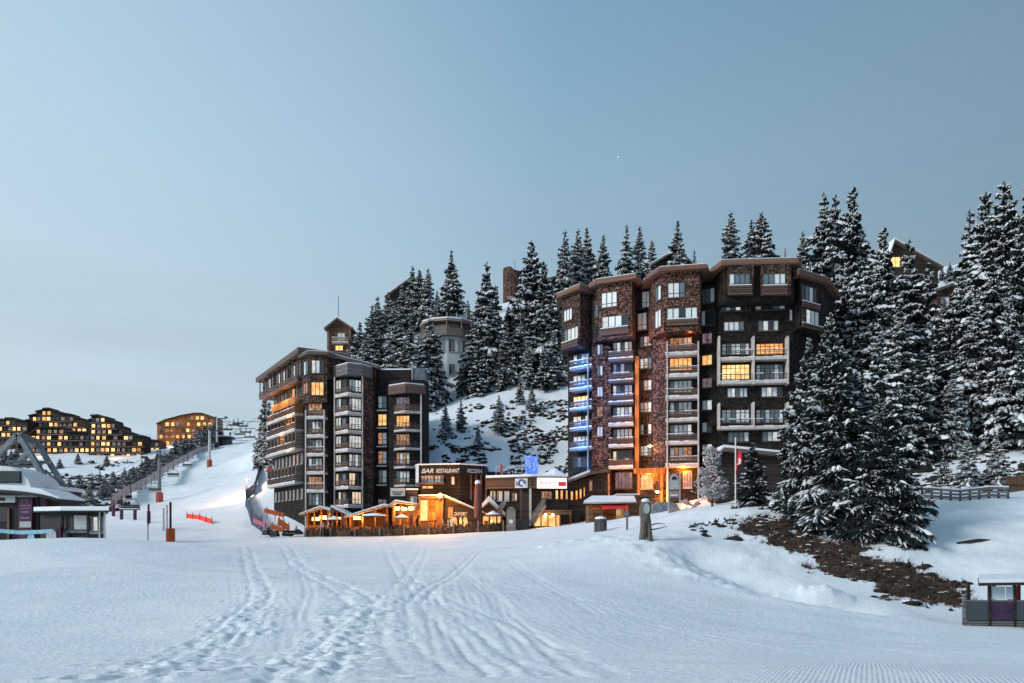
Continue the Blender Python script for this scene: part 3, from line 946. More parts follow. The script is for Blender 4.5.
# the two boxed oriels of the top storey on the long front
for x0, x1, wx0, wx1 in ((727.5, 752.5, 728.8, 750), (760, 789.5, 762.6, 785.5)):
    u0, u1, z0, z1 = fF.rect(x0, 266, x1, 296)
    mb = MB(); fF.box(mb, u0, u1, z0, 31.97, -.05, .7); mb.build('oriel', M['shingle_mid'], RB)
    f2 = fF.shifted(.7)
    winpx(RB, f2, wx0, 273.5, wx1, 284.5, 'blue', 4); rail_panel(RB, f2, wx0 - .6, 286, wx1 + 1.5, 294.5, 'rail', .3, 4)
for x0, y0, x1, y1, st, n in ((720.5, 304.5, 750.5, 311, 'pale', 6), (755, 301.5, 785, 310, 'pale', 5), (723.5, 321.5, 744, 331, 'blue', 4), (758, 320.5, 778.5, 331, 'pale', 4),
                              (727, 388, 747.5, 397.5, 'pale', 5), (761, 387, 782.5, 397, 'pale', 4), (728, 432, 749, 442, 'blue', 4), (762, 431.5, 783, 441.5, 'pale', 4)):
    winpx(RB, fFl, x0, y0, x1, y1, st, n)
for row, (y0, y1, ys, sty) in enumerate(((343.5, 355, 358.3, ('blue', 'lit')), (364.5, 380, 382, ('bright', 'blue')), (409.5, 423, 427.5, ('blue', 'blue')))):
    for k, (x0, x1) in enumerate(((721.5, 749.5), (755.8, 783.2))):
        winpx(RB, fFl, x0, y0, x1, y1, sty[k], 6, tr=.75, sill=False)
        u0 = fFl.uz(719.3 if k == 0 else 754, ys, 1.25)[0]; u1 = fFl.uz(753.4 if k == 0 else 788, ys, 1.25)[0]
        balcony(RB, fFl, u0, u1, fFl.uz(754, ys, 1.25)[1] + .12, 1.25, .85, 'rail', 'slab', .28, boards=False)
for x, y0, y1 in ((719.3, 336, 384), (753.7, 336, 384), (788, 336, 384), (719.3, 403, 429), (753.7, 402, 429), (788, 402, 429)):
    u, zz1 = fFl.uz(x, y0, 1.25); zz0 = fFl.uz(x, y1, 1.25)[1]
    post(RB, fFl, u, zz0, zz1, .01, 1.33, .2)
winpx(RB, fG, 801, 286.5, 816.5, 302, 'pale', 4); winpx(RB, fG, 801.5, 310, 818.5, 325, 'pale', 4)
winpx(RB, fFl, 789, 309.5, 792.5, 321, 'blue', 1)
rail_panel(RB, fG, 800.5, 303.5, 818, 308); rail_panel(RB, fG, 800.5, 325.6, 821.5, 328.5)
# B and D balcony stacks
for i, ys in enumerate((359.3, 381, 402.8, 424.4, 446, 467.6)):
    z = fBl.uz(621, ys, 1.6)[1] + .15
    u0 = fBl.uz(608.5, ys, 1.6)[0]; u1 = fBl.uz(633.2, ys, 1.6)[0]
    balcony(RB, fBl, u0, u1, z, 1.6, .85, 'rail', 'fascia_dark' if i < 3 else 'slab', .3)
for i, ys in enumerate((354.5, 376, 397.5, 419.5, 441.3, 463.2)):
    winpx(RB, fBl, 612.8, ys - 12.5, 632.5, ys - 1, 'white' if i == 5 else 'pale', 5, tr=.4, sill=False)
for i, ys in enumerate((353.6, 375.6, 397.6, 420, 443, 465.5)):
    z = fDl.uz(680, ys, 1.6)[1] + .15
    u0 = fDl.uz(665.5, ys, 1.6)[0]; u1 = fDl.uz(698.3, ys, 1.6)[0]
    balcony(RB, fDl, u0, u1, z, 1.6, .9, 'rail', 'slab', .3)
for i, (y0, y1) in enumerate(((337.5, 348), (358, 371), (380.5, 392.5), (402, 414.5), (424.5, 437), (447, 461))):
    winpx(RB, fDl, 669.5, y0, 692, y1, ['dim', 'lit', 'pale', 'pale', 'pale', 'dim'][i], 5, tr=.4, sill=False)
for x in (667.2, 698.3):
    u, z1 = fDl.uz(x, 341, 1.7); post(RB, fDl, u, 3.5, z1, 1.45, 1.72, .16)
u = fBl.uz(637, 400, 1.2)[0]
post(RB, fBl, u, 8.3, fBl.uz(637, 356, 1.2)[1], -.2, 1.2, .5, 'plank_orange')  # orange lamplight on this pale fin is put into its plank colour
u = fBl.uz(608.6, 400, 1.7)[0]
post(RB, fBl, u, 3.5, 8.4, 1.5, 1.7, .16)
# blue end: balconies on A, small windows beside the brick column
for i, ys in enumerate((368, 389, 409, 429, 449)):
    z = fAl.uz(580, ys, 1.7)[1] + .15
    u0 = fAl.uz(569.5, ys, 1.7)[0]; u1 = fAl.uz(591.5, ys, 1.7)[0]
    balcony(RB, fAl, u0, u1, z, 1.7, .85, 'rail', 'rail_pale', .3)
for i, ys in enumerate((365, 386, 407, 427, 447, 468)):
    winpx(RB, fAl, 573.5, ys - 11, 589.5, ys - 1, ['pale', 'pale', 'bright', 'white', 'pale', 'dark'][i], 4, tr=.4, sill=False)
    if i < 5: winpx(RB, fBc, 597, ys - 20.5, 603, ys - 10, ['blue', 'blue', 'blue', 'dim', 'blue'][i], 2)
u = fAl.uz(588, 400, 1.75)[0]; post(RB, fAl, u, 9, fAl.uz(588, 356, 1.75)[1], 1.6, 1.8, .18, 'metal_grey')
# ground floor: lit entrance, tall shop windows, wooden canopy band
winpx(RB, fBl, 615, 472, 632.5, 489, 'purple', 5, sill=True)
winpx(RB, fC, 641, 474, 657, 489, 'lit', 2, fm='frame_pale', tr=.5)
winpx(RB, fDl, 683, 471, 692, 488, 'purple', 3, fm='frame_pale')
f = Facet((634, 98.6), (664, 97.0))
mb = MB(); f.box(mb, 0, f.L, f.uz(650, 473)[1], f.uz(650, 468)[1], -2.4, .1); mb.build('canopy', M['plank_orange'], RB)  # orange lamplight put into the canopy's plank colour as well
for x in (638, 661.5):
    u = f.uz(x, 480)[0]; post(RB, f, u, 4.6, f.uz(650, 472.6)[1], -.4, .0, .3, 'plank_orange', 'pillar')
mb = MB(); f.box(mb, 0, f.L, 4.6, f.uz(650, 497)[1], -2, -.2); mb.build('plinth', M['plank_dark'], RB)
for (x, y, Y) in ((657.5, 492, 96.4), (650, 446, 99.5)):
    p = W(x, y, Y)
    l_ = MB(); l_.box(p.x - .35, p.x + .35, p.y - .15, p.y + .2, p.z + .1, p.z + .2); l_.box(p.x - .05, p.x + .05, p.y + .2, p.y + 1.2, p.z + .1, p.z + .18)
    wl = l_.build('wall_lamp', M['metal_dark'], RB)
    b_ = MB(); b_.lump((p.x, p.y, p.z), .28, .16, .12, seed=3, flat=False, rough=.05); b_.build('bulb', M['bulb'], wl)
lamp('entrance_lamp', W(657.5, 493, 95.6), (1, .32, .03), 1500)
lamp('entrance_lamp', W(649, 474.5, 99.0), (1, .30, .03), 700)
lamp('entrance_lamp', W(650, 448, 98.8), (1, .55, .2), 120)
lamp('canopy_lamp', W(684, 469, 97.0), (1, .28, .03), 800)
lamp('canopy_lamp', W(622, 470, 98.5), (1, .30, .03), 360)
for y in (366, 388, 410, 432, 453): lamp('fin_lamp', W(636.5, y, 99.9), (1, .34, .03), 75, .1)
lamp('eave_lamp', W(657, 334, 96.0), (1, .3, .08), 60); lamp('eave_lamp', W(690, 334, 96.0), (1, .3, .08), 60); lamp('eave_lamp', W(641, 334, 100.0), (1, .3, .08), 60)
lamp('eave_lamp', W(575, 351, 103), (.0, .2, 1), 70)
for y in (362, 383, 403, 423, 443, 463): lamp('blue_lamp', W(578, y + 1, 102.9), (.0, .22, 1), 300)
for y in (362, 384, 406): lamp('blue_lamp', W(611, y, 99.2), (.0, .22, 1), 170)
lamp('blue_lamp', W(596, 350, 99.5), (.0, .2, 1), 90)
lamp('blue_lamp', W(594, 440, 99.5), (.0, .2, 1), 80)

# ------------------------------------------------------------------ left apartment block
LB = thing('apartment_building', 'tall dark apartment block on the left, its long balcony side facing the piste', 'building', (WX(350, 118), 118, .8))
lowp = pl((274, 124.7), (303.5, 113.8), (305, 112.4), (326, 111.8), (334, 112.4), (335, 111.8), (348, 110.6), (362, 111.6), (375, 112.2), (376, 113.4), (388, 113.2),
          (389, 112.0), (410, 111.4), (424, 111.8), (429, 113.5)) + [(WX(415, 132), 132), (WX(300, 134), 134)]
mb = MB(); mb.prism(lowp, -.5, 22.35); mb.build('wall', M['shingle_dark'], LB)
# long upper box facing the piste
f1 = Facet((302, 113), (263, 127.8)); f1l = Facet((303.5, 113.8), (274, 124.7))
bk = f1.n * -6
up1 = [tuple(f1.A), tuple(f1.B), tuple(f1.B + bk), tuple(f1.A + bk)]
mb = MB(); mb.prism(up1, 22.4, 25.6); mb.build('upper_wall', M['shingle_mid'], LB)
d1 = f1.d


def tl(x, y): return .9 - .055 * max(0, (Vector((x, y)) - f1.A).dot(f1.d))


r_ = roof(LB, up1, 25.35, .9, .7, 'fascia_dark', .07, tl)
nW = 8
for k in range(nW):
    u0 = f1.L * (k + .15) / nW; u1 = f1.L * (k + .88) / nW
    window(LB, f1, u0, u1, 23.3, 25.2, 'pale', 2, sill=False)
r = MB()
for k in range(3): f1.box(r, .1, f1.L - .1, 22.45 + k * .33, 22.7 + k * .33, .6, .68)
f1.box(r, 0, f1.L, 22.38, 22.446, .003, .7)
for k in range(nW + 1):
    u = .15 + (f1.L - .3) * k / nW; f1.box(r, u - .06, u + .06, 22.45, 25.5, .45, .595)
p_ = r.build('parapet', M['rail'], LB)
# floors below: orange lit parapet, then balcony grids
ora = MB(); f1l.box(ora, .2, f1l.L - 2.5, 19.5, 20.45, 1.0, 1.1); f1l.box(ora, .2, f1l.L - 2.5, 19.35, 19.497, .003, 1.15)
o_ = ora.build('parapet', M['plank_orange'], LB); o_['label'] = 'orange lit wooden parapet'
nW = 8
for fl, (z0, z1, sty, bal) in enumerate(((20.6, 22.2, 'dark', False), (17.6, 19.2, 'dark', False), (15.8, 17.2, 'dark', True), (13.3, 14.9, 'dark', True),
                                         (10.9, 12.4, 'mix', False), (8.5, 10.2, 'dark', True), (5.9, 7.3, 'mix', False))):
    for k in range(nW):
        u0 = f1l.L * (k + .12) / nW; u1 = f1l.L * (k + .86) / nW
        st = sty
        if fl == 0 and k in (2,): st = 'lit'
        if fl == 1 and k in (1, 4): st = 'dim'
        window(LB, f1l, u0, u1 if fl not in (4, 6) else u0 + (u1 - u0) * .6, z0, z1, st, 2, sill=fl in (4, 6), fm='frame_pale' if fl in (4, 6) else 'frame')
for fl, z in enumerate((8.3, 13.05, 15.75, 18.0)):
    L_ = f1l.L - .2
    balcony(LB, f1l, .1, L_, z, 1.25, .9, 'rail_pale', 'slab', .3, boards=False)
for k in range(nW + 1):
    u = .2 + (f1l.L - .5) * k / nW
    for z0, z1, mt in ((8.31, 10.6, 'rail_pale'), (13.06, 15.3, 'rail_pale'), (15.76, 17.6, 'rail'), (18.01, 19.3, 'plank_orange')):
        post(LB, f1l, u, z0, z1, .02, 1.1, .16, mt, 'partition')
# corner tower
f2 = Facet((310, 110.8), (327, 110.8)); f2s = Facet((302.5, 113), (310, 110.8))
tower = pl((302.5, 113), (310, 110.8), (327, 110.8), (333, 112)) + [(WX(375, 112), 113.0), (WX(372, 113), 124), (WX(305, 112), 124)]
mb = MB(); mb.prism(pl((302.5, 113), (310, 110.8), (327, 110.8), (328, 113)) + [(WX(328, 113), 120), (WX(303, 113), 120)], 19.1, 22.36); mb.build('upper_wall', M['shingle_mid'], LB)
mb = MB(); mb.prism(tower, 22.36, [25.6, 25.6, 25.6, 25.3, 23.9, 23.7, 25.3]); mb.build('upper_wall', M['shingle_mid'], LB)
roof(LB, tower, 25.65, .55, .45, 'fascia_dark', .09, lambda x, y: -.22 * max(0, x - WX(328, 112)))
winpx(LB, f2, 311.5, 360, 324, 373.5, 'pale', 3); winpx(LB, f2, 311.2, 382, 324, 395.6, 'lit', 3)
winpx(LB, f2s, 304.2, 361, 308.2, 375, 'pale', 2); winpx(LB, f2s, 303.6, 383, 308.2, 394, 'dim', 2)
f2l = Facet((305, 112.4), (326, 111.8))
for i, ys in enumerate((417.3, 436, 454.6, 472.8, 491)):
    z = f2l.uz(315, ys, 1.3)[1] + .1
    balcony(LB, f2l, f2l.uz(305.5, ys, 1.3)[0], f2l.uz(324, ys, 1.3)[0], z, 1.3, .9, 'rail', 'slab', .3)
for i, ys in enumerate((415, 433.6, 452.2, 470.6, 489, 506)):
    winpx(LB, f2l, 308.5, ys - 12.5, 322.5, ys - .5, ['dim', 'mix', 'mix', 'mix', 'dim', 'mix'][i], 4, tr=.4, sill=False)
for x in (305.6, 324): post(LB, f2l, f2l.uz(x, 450, 1.35)[0], .5, 18.0, 1.2, 1.4, .14)
# round bay with white slabs
f3a = Facet((335, 111.8), (348, 110.6)); f3b = Facet((348, 110.6), (362, 111.6))
par = pl((332.5, 112), (347.5, 109.3), (362.5, 110.3), (372, 112.3)) + [(WX(372, 112.3), 116), (WX(333, 112), 116)]
mb = MB(); mb.prism(par, 22.7, 24.2); p_ = mb.build('parapet', M['plank_grey'], LB); s = MB(); s.prism(grow(par, -.1), 24.204, 24.36); s.build('snow', M['snow'], p_)
mb = MB(); Facet((362, 111.3), (373, 112.0)).box(mb, 0, 1.55, -.3, 22.6, -.6, .05); mb.build('column', M['shingle_mid'], LB)
for i in range(7):
    ys = 394.2 + 18.65 * i
    poly = pl((334, 111.4), (348, 109.2), (362.5, 110.8)) + [(WX(362.5, 110.8), 111.9), (WX(348, 110.7), 110.9), (WX(335, 111.8), 112.1)]
    z = (HY - ys) / F * 109.6 + .1
    mb = MB(); mb.prism(poly, z - .3, z); bl = mb.build('balcony', M['slab'], LB)
    g_ = [Vector(q_) for q_ in poly[:3]]
    r = MB()
    for a, b_, zb in ((g_[0], g_[1], True), (g_[1], g_[2], False)):
        ff = Facet(a, b_, world=True)
        for k in range(3): ff.box(r, .02, ff.L - .02, z + .12 + k * .28, z + .12 + k * .28 + (.2 if zb else .05), -.1, -.05)
        for k in range(5): u = .03 + (ff.L - .06) * k / 4; ff.box(r, u - .025, u + .025, z + .003, z + .95, -.16, -.103)
    r.build('railing', M['rail'], bl)
    sn = MB()
    for a, b_ in ((g_[0], g_[1]), (g_[1], g_[2])):
        ff = Facet(a, b_, world=True)
        for k in range(4): ff.box(sn, ff.L * k / 4, ff.L * (k + 1) / 4 - .02, z + .003, z + rng.uniform(.06, .16), -.05, rng.uniform(.02, .06))
    sn.build('snow', M['snow'], bl)
    sty = ['cool', 'cool', 'cool', 'cool', 'cool', 'white', 'white'][i]
    winpx(LB, f3a, 336.2, ys - 14, 341.5, ys - 2, 'cool' if i < 5 else 'white', 2, sill=False)
    winpx(LB, f3a, 342.2, ys - 13.5, 346.5, ys - 3.2, 'dark', 1, sill=False)
    winpx(LB, f3b, 348.8, ys - 14.5, 361.2, ys - 2, sty, 4, tr=.4, sill=False, fm='frame')
for x, Y in ((334.3, 111.2), (362.3, 110.7)):
    mb = MB(); mb.box(WX(x, Y) - .08, WX(x, Y) + .08, Y, Y + .3, .3, 22.65); mb.build('post', M['slab'], LB)
# recessed strip and right bay
f4 = Facet((376, 113.4), (388, 113.2))
for i, (y0, y1, st) in enumerate(((396, 408.5, 'blue'), (414, 426, 'lit'), (432.5, 444.5, 'dim'), (451, 464, 'dim'), (470, 483, 'blue'), (499, 506, 'purple'))):
    winpx(LB, f4, 378, y0, 387, y1, st, 2, tr=.4)
    if i < 5:
        u0, u1 = f4.uz(377.3, 400)[0], f4.uz(387.8, 400)[0]; z = f4.uz(382, y1 + 1.5)[1]
        mb = MB(); f4.box(mb, u0, u1, z - .2, z - .02, .003, .5); mb.build('ledge', M['slab'], LB)
f5 = Facet((389, 112.0), (410, 111.4)); f5b = Facet((405, 111.4), (424, 111.8))
par = pl((388, 111.6), (405, 109.8), (424.5, 111.0)) + [(WX(424.5, 111), 114), (WX(388, 111.6), 114)]
mb = MB(); mb.prism(par, 20.2, 21.5); p_ = mb.build('parapet', M['rail'], LB); s = MB(); s.prism(grow(par, -.1), 21.504, 21.66); s.build('snow', M['snow'], p_)
for i in range(5):
    ys = 411 + 18.5 * i
    z = (HY - ys) / F * 110 + .1
    poly = pl((394, 111.3), (405, 109.9), (421.5, 111.0)) + [(WX(421.5, 111), 111.6), (WX(405, 111.3), 111.25), (WX(394, 111.5), 111.8)]
    mb = MB(); mb.prism(poly, z - .28, z); bl = mb.build('balcony', M['slab'], LB)
    r = MB()
    for a, b_ in ((poly[0], poly[1]), (poly[1], poly[2])):
        ff = Facet(a, b_, world=True)
        for k in range(3): ff.box(r, .02, ff.L - .02, z + .12 + k * .28, z + .2 + k * .28 + (.1 if i == 0 else 0), -.1, -.05)
        for k in range(4): u = .03 + (ff.L - .06) * k / 3; ff.box(r, u - .025, u + .025, z + .003, z + .95, -.16, -.103)
    r.build('railing', M['rail'], bl)
    winpx(LB, f5, 396.5, ys - 14, 409.8, ys - 2.3, ['purple', 'lit', 'dim', 'dim', 'blue'][i], 4, tr=.4, sill=False)
mb = MB(); mb.box(WX(421, 111) - .09, WX(421, 111) + .09, 110.9, 111.2, 6, 20.18); mb.build('post', M['slab'], LB)
# roof structures at the right end
mb = MB(); mb.prism(pl((378, 114), (410, 114)) + [(WX(410, 114), 120), (WX(378, 114), 120)], 22.36, 24.2); q_ = mb.build('roof_house', M['plank_dark'], LB)
s = MB(); s.prism(pl((377, 113.8), (411, 113.8)) + [(WX(411, 114), 120), (WX(377, 114), 120)], 24.204, 24.4); s.build('snow', M['snow'], q_)
mb = MB(); mb.prism(pl((412, 112.6), (425, 112.6)) + [(WX(425, 112.6), 116), (WX(412, 112.6), 116)], 21.7, 24.2); mb.build('roof_house', M['metal_grey'], LB)
mb = MB(); mb.box(WX(412, 112.5) - .06, WX(412, 112.5) + .06, 112.4, 112.55, 21.7, 24.35); mb.build('post', M['slab'], LB)
lamp('eave_lamp', tuple(f1l.pt(5, 20.7, 1.6)), (1, .42, .1), 320)
lamp('eave_lamp', tuple(f1l.pt(11, 20.7, 1.6)), (1, .42, .1), 240)
lamp('eave_lamp', tuple(f1l.pt(2.5, 17.3, 1.8)), (1, .45, .12), 150); lamp('eave_lamp', tuple(f1l.pt(6, 15.0, 1.6)), (1, .45, .12), 90); lamp('eave_lamp', tuple(f1l.pt(3, 12.4, 1.6)), (1, .5, .2), 60)
# ------------------------------------------------------------------ restaurants below the blocks
def snow_on(root_part, poly, z, th=.3, name='snow', k=.1):
    s = MB(); s.prism(grow(poly, k), z + .004, z + th); return s.build(name, M['snow'], root_part)


def boxpx(mb, x0, y0, x1, y1, Y, d, mi=0):
    """Solid whose front face fills the rectangle at depth Y, d metres deep."""
    a, b_ = W(x0, y1, Y), W(x1, y0, Y)
    mb.box(a.x, b_.x, Y, Y + d, a.z, b_.z, mi)


def gable_px(mb, left, ridge, right, th, Y0, Y1, mi=0):
    """Two-pitched roof with its gable facing the viewer: outline pixels at depth Y0, swept back to Y1."""
    a, b_, c = W(*left, Y0), W(*ridge, Y0), W(*right, Y0)
    up = Vector((0, 0, th))
    mb.extrude([a, b_, b_ + up, a + up], (0, Y1 - Y0, 0), mi)
    mb.extrude([b_, c, c + up, b_ + up], (0, Y1 - Y0, 0), mi)


def roofed_hut(name, label, cat, x0, x1, ybase, yeave_l, ridge, yeave_r, Y, depth, wall='plank_brown', open_front=False, snow=.18, over=6, lit=None, group=None, opening=None):
    """Timber hut: walls, pitched roof with snow, counter opening."""
    base = W((x0 + x1) / 2, ybase, Y + depth / 2)
    zt = base.z - .6
    T = thing(name, label, cat, (base.x, base.y, base.z), group)
    a, b_ = WX(x0, Y), WX(x1, Y)
    zl, zr, zg = W(x0, yeave_l, Y).z, W(x1, yeave_r, Y).z, W(ridge[0], ridge[1], Y).z
    gx = WX(ridge[0], Y)
    mb = MB()
    if open_front:
        mb.extrude([(a, Y + depth - .15, zt), (b_, Y + depth - .15, zt), (b_, Y + depth - .15, zr), (gx, Y + depth - .15, zg), (a, Y + depth - .15, zl)], (0, .15, 0))
        mb.box(a, a + .14, Y + .5, Y + depth - .153, zt, zl); mb.box(b_ - .14, b_, Y + .5, Y + depth - .153, zt, zr)
        mb.box(a + .143, b_ - .143, Y + .5, Y + .64, zt, W(x0, ybase - 5, Y).z)
    else:
        mb.extrude([(a, Y, zt), (b_, Y, zt), (b_, Y, zr), (gx, Y, zg), (a, Y, zl)], (0, depth, 0))
    mb.build('wall', M[wall], T)
    if open_front:
        for k in range(4):
            x = a + .1 + (b_ - a - .2) * k / 3
            zz = zl + (zg - zl) * (x - a) / max(.01, gx - a) if x < gx else zr + (zg - zr) * (b_ - x) / max(.01, b_ - gx)
            mb = MB(); mb.box(x - .09, x + .09, Y + .1, Y + .28, zt, zz - .05); mb.build('post', M['plank_orange'], T)
    ox = over / F * Y
    sl, sr = (zg - zl) / max(.05, gx - a), (zg - zr) / max(.05, b_ - gx)
    L, R, G = Vector((a - ox, Y - .7, zl - sl * ox + .004)), Vector((b_ + ox, Y - .7, zr - sr * ox + .004)), Vector((gx, Y - .7, zg + .004))
    up = Vector((0, 0, .16))
    mb = MB()
    mb.extrude([L, G, R, R + up, G + up, L + up], (0, depth + 1.4, 0))
    r_ = mb.build('roof', M['plank_pale'], T)
    L2, R2, G2 = L + up * 1.02 + Vector((.1, .1, 0)), R + up * 1.02 + Vector((-.1, .1, 0)), G + up * 1.02 + Vector((0, .1, 0))
    u2 = Vector((0, 0, snow))
    mb = MB(); mb.extrude([L2, G2, R2, R2 + u2 * .6, G2 + u2, L2 + u2 * .6], (0, depth + 1.2, 0))
    mb.build('snow', M['snow'], r_)
    return T, (a, b_, zl, zr, zg)


# --- bar restaurant pizzeria
BR = thing('restaurant_building', 'dark timber restaurant with a rounded sign band lettered along its top', 'restaurant', tuple(W(455, 522, 101)))
fr = Facet((417.5, 99.4), (460, 98.6)); fr2 = Facet((460, 98.6), (485, 100.5))
bodyp = pl((420, 100.2), (460, 99.6), (500, 102)) + [(WX(500, 102), 109), (WX(420, 100), 109)]
mb = MB(); mb.prism(bodyp, .2, W(450, 470, 99).z); mb.build('wall', M['plank_dark'], BR)
band = pl((416, 100.8), (418.5, 99.2), (460, 98.4), (486, 100.4)) + [(WX(486, 100.4), 108), (WX(416, 100.8), 108)]
zb0, zb1 = W(440, 474.5, 99).z, W(440, 465, 99).z
mb = MB(); mb.prism(band, zb0, zb1); sg = mb.build('sign_band', M['black'], BR)
sn = MB(); sn.prism(grow(band, .15), zb1 + .004, zb1 + .15); sn.build('snow', M['snow'], sg)
mb = MB(); mb.prism(pl((415.6, 100.9), (417.9, 99.1), (418.6, 99.05)) + [(WX(417.2, 100.9), 100.95)], W(418, 484, 99).z, zb1 - .01); mb.build('edge_trim', M['white_paint'], BR)
zt = W(440, 473, 99).z
f_ = Facet((418.5, 99.2), (460, 98.4))
text_mesh('BAR', 'lettering', f_, f_.uz(421.3, 470)[0], zt, .78, M['white_paint'], BR, shear=.25, bold=.02, width=(433.4 - 421.3) / F * 98.9)
text_mesh('RESTAURANT', 'lettering', f_, f_.uz(436, 470)[0], zt, .72, M['white_paint'], BR, shear=.25, bold=.015, width=(459.4 - 435.5) / F * 98.7)
f_ = Facet((460, 98.4), (486, 100.4))
text_mesh('PIZZERIA', 'lettering', f_, f_.uz(467, 470)[0], zt + .05, .68, M['white_paint'], BR, shear=.2, bold=.015, width=(482.5 - 467) / F * 99.2 * 1.1)
fw_ = Facet((420, 99.95), (460, 99.4))
winpx(BR, fw_, 421, 475.5, 433.8, 482.8, 'blue', 4, fm='frame_pale', sill=False)
winpx(BR, fw_, 434.6, 475.5, 443.5, 482.5, 'blue', 3, fm='frame_pale', sill=False)
winpx(BR, fw_, 451, 476, 455, 485, 'blue', 1, sill=False)
mb = MB(); fw_.box(mb, fw_.uz(418, 485)[0], fw_.uz(446, 485)[0], fw_.uz(430, 485)[1], fw_.uz(430, 483.4)[1], .003, 1.4); mb.build('balcony', M['plank_brown'], BR)
winpx(BR, fw_, 422, 485.6, 433.5, 489, 'lit', 2, sill=False)
for x in (471, 476, 481, 486): mb = MB(); boxpx(mb, x - .7, 475, x + .7, 500, 99.2, .25); mb.build('post', M['plank_brown'], BR)
# lit timber box in front (orange panels)
TB = thing('terrace_pavilion', 'tall orange lit wooden pavilion below the lettered restaurant sign', 'pavilion', tuple(W(432, 527, 96)))
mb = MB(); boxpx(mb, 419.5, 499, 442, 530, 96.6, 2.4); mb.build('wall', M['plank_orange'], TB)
mb = MB(); boxpx(mb, 420.5, 500, 427.5, 520.5, 96.4, .19); q_ = mb.build('lit_panel', M['lit_bright'], TB); q_['label'] = 'bright yellow lit panel'
mb = MB(); boxpx(mb, 430, 501, 434, 511, 96.45, .14); mb.build('door', M['plank_brown'], TB)
mb = MB(); boxpx(mb, 428.5, 512, 437.5, 520.5, 96.45, .14); mb.build('panel', M['plank_orange'], TB)
for x in (419.3, 428, 438.5, 442.5): mb = MB(); boxpx(mb, x - .6, 497.5, x + .6, 530, 96.2, .18); mb.build('post', M['fascia'], TB)
mb = MB(); boxpx(mb, 418, 496, 443.6, 498.8, 96.0, 3.2); r_ = mb.build('roof', M['plank_brown'], TB)
s = MB(); boxpx(s, 418.5, 494.6, 443, 495.97, 96.2, 3); s.build('snow', M['snow'], r_)
p = W(440.2, 495.5, 95.4)
TL = thing('floodlight', 'glaring orange floodlight on top of the lit pavilion', 'lamp', tuple(p))
b_ = MB(); b_.lump(p, .32, .26, .3, seed=2, flat=False, rough=.05, seg=10); b_.build('bulb', M['bulb_orange'], TL)
b_ = MB(); b_.tube([(p.x, p.y + .2, p.z - .4), (p.x, p.y + .9, p.z - .2)], .06); b_.build('bracket', M['metal_dark'], TL)
lamp('flood', (p.x, p.y - .9, p.z), (1, .36, .04), 1700, .3)
lamp('pavilion_glow', W(431, 510, 95.0), (1, .5, .1), 220)
lamp('under_glow', W(428, 487.5, 98.0), (1, .45, .1), 80)

# --- hut with the OUVERT board
H1, (a, b_, zl, zr, zg) = roofed_hut('bar_hut', 'dark hut with white OUVERT lettering above orange arched doors', 'hut',
                                     444, 482, 529, 503, (444.5, 497.5), 513, 96.8, 5, 'plank_dark')
fh = Facet((444, 96.8), (482, 96.8))
text_mesh('OUVERT', 'lettering', fh, fh.uz(453.5, 515)[0], W(460, 515.7, 96.8).z, .62, M['white_paint'], H1, shear=.15, bold=.02, width=(467 - 453.5) / F * 96.8)
for x0, x1 in ((450.5, 457), (459.5, 461.8), (463, 467.5)):
    mb = MB(); A, B = W(x0, 527.5, 96.7), W(x1, 517.5, 96.7)
    pts = [(A.x, 96.7, A.z), (B.x, 96.7, A.z)] + [(A.x + (B.x - A.x) * (.5 + .5 * math.cos(t)), 96.7, B.z - .35 + .45 * math.sin(t)) for t in np.linspace(0, math.pi, 7)]
    mb.extrude(pts, (0, .12, 0)); q_ = mb.build('door', M['lit'], H1); q_['label'] = 'orange lit arched door'
mb = MB(); boxpx(mb, 448, 507, 453, 518, 96.62, .15); mb.build('panel', M['rail_pale'], H1)
# low lit shed with snow roof between hut and lodge
H2, _q = roofed_hut('bar_shed', 'low lit shed with a thick snow roof right of the OUVERT hut', 'shed', 482, 503, 528, 509, (489, 503), 515, 97.2, 5, 'plank_brown', snow=.7, over=3)
for x0, x1 in ((483, 488.5), (490.5, 496), (497.5, 500.5)):
    mb = MB(); boxpx(mb, x0, 516.5, x1, 526, 97.0, .17); q_ = mb.build('window', M['lit'], H2); q_['label'] = 'orange lit window'
lamp('shed_glow', W(491, 521, 96.0), (1, .5, .14), 60)
lamp('hut_glow', W(459, 521, 95.6), (1, .45, .1), 60)
# closed parasol
PA = thing('closed_parasol', 'tall folded brown parasol standing before the restaurant terrace', 'parasol', tuple(W(478, 530, 95.4)))
p = W(478, 530, 95.4); top = W(478, 481, 95.4).z
mb = MB()
hh = top - p.z
mb.tube([(p.x, p.y, p.z + hh * t) for t in (.25, .3, .5, .75, .93, .985)], [.42, .46, .5, .45, .36, .05], 10); mb.build('canopy', M['purple'] if False else mat_noise('parasol_cloth', (.06, .025, .025), (.16, .07, .065), 2, .8, .3, stretch=(6, 6, .3)), PA)
mb = MB(); mb.tube([(p.x, p.y, p.z - .3), (p.x, p.y, p.z + hh * .27)], .07); mb.build('pole', M['metal_dark'], PA)
mb = MB(); mb.lump((p.x, p.y, top - .25), .36, .36, .4, seed=5); mb.build('snow', M['snow'], PA)

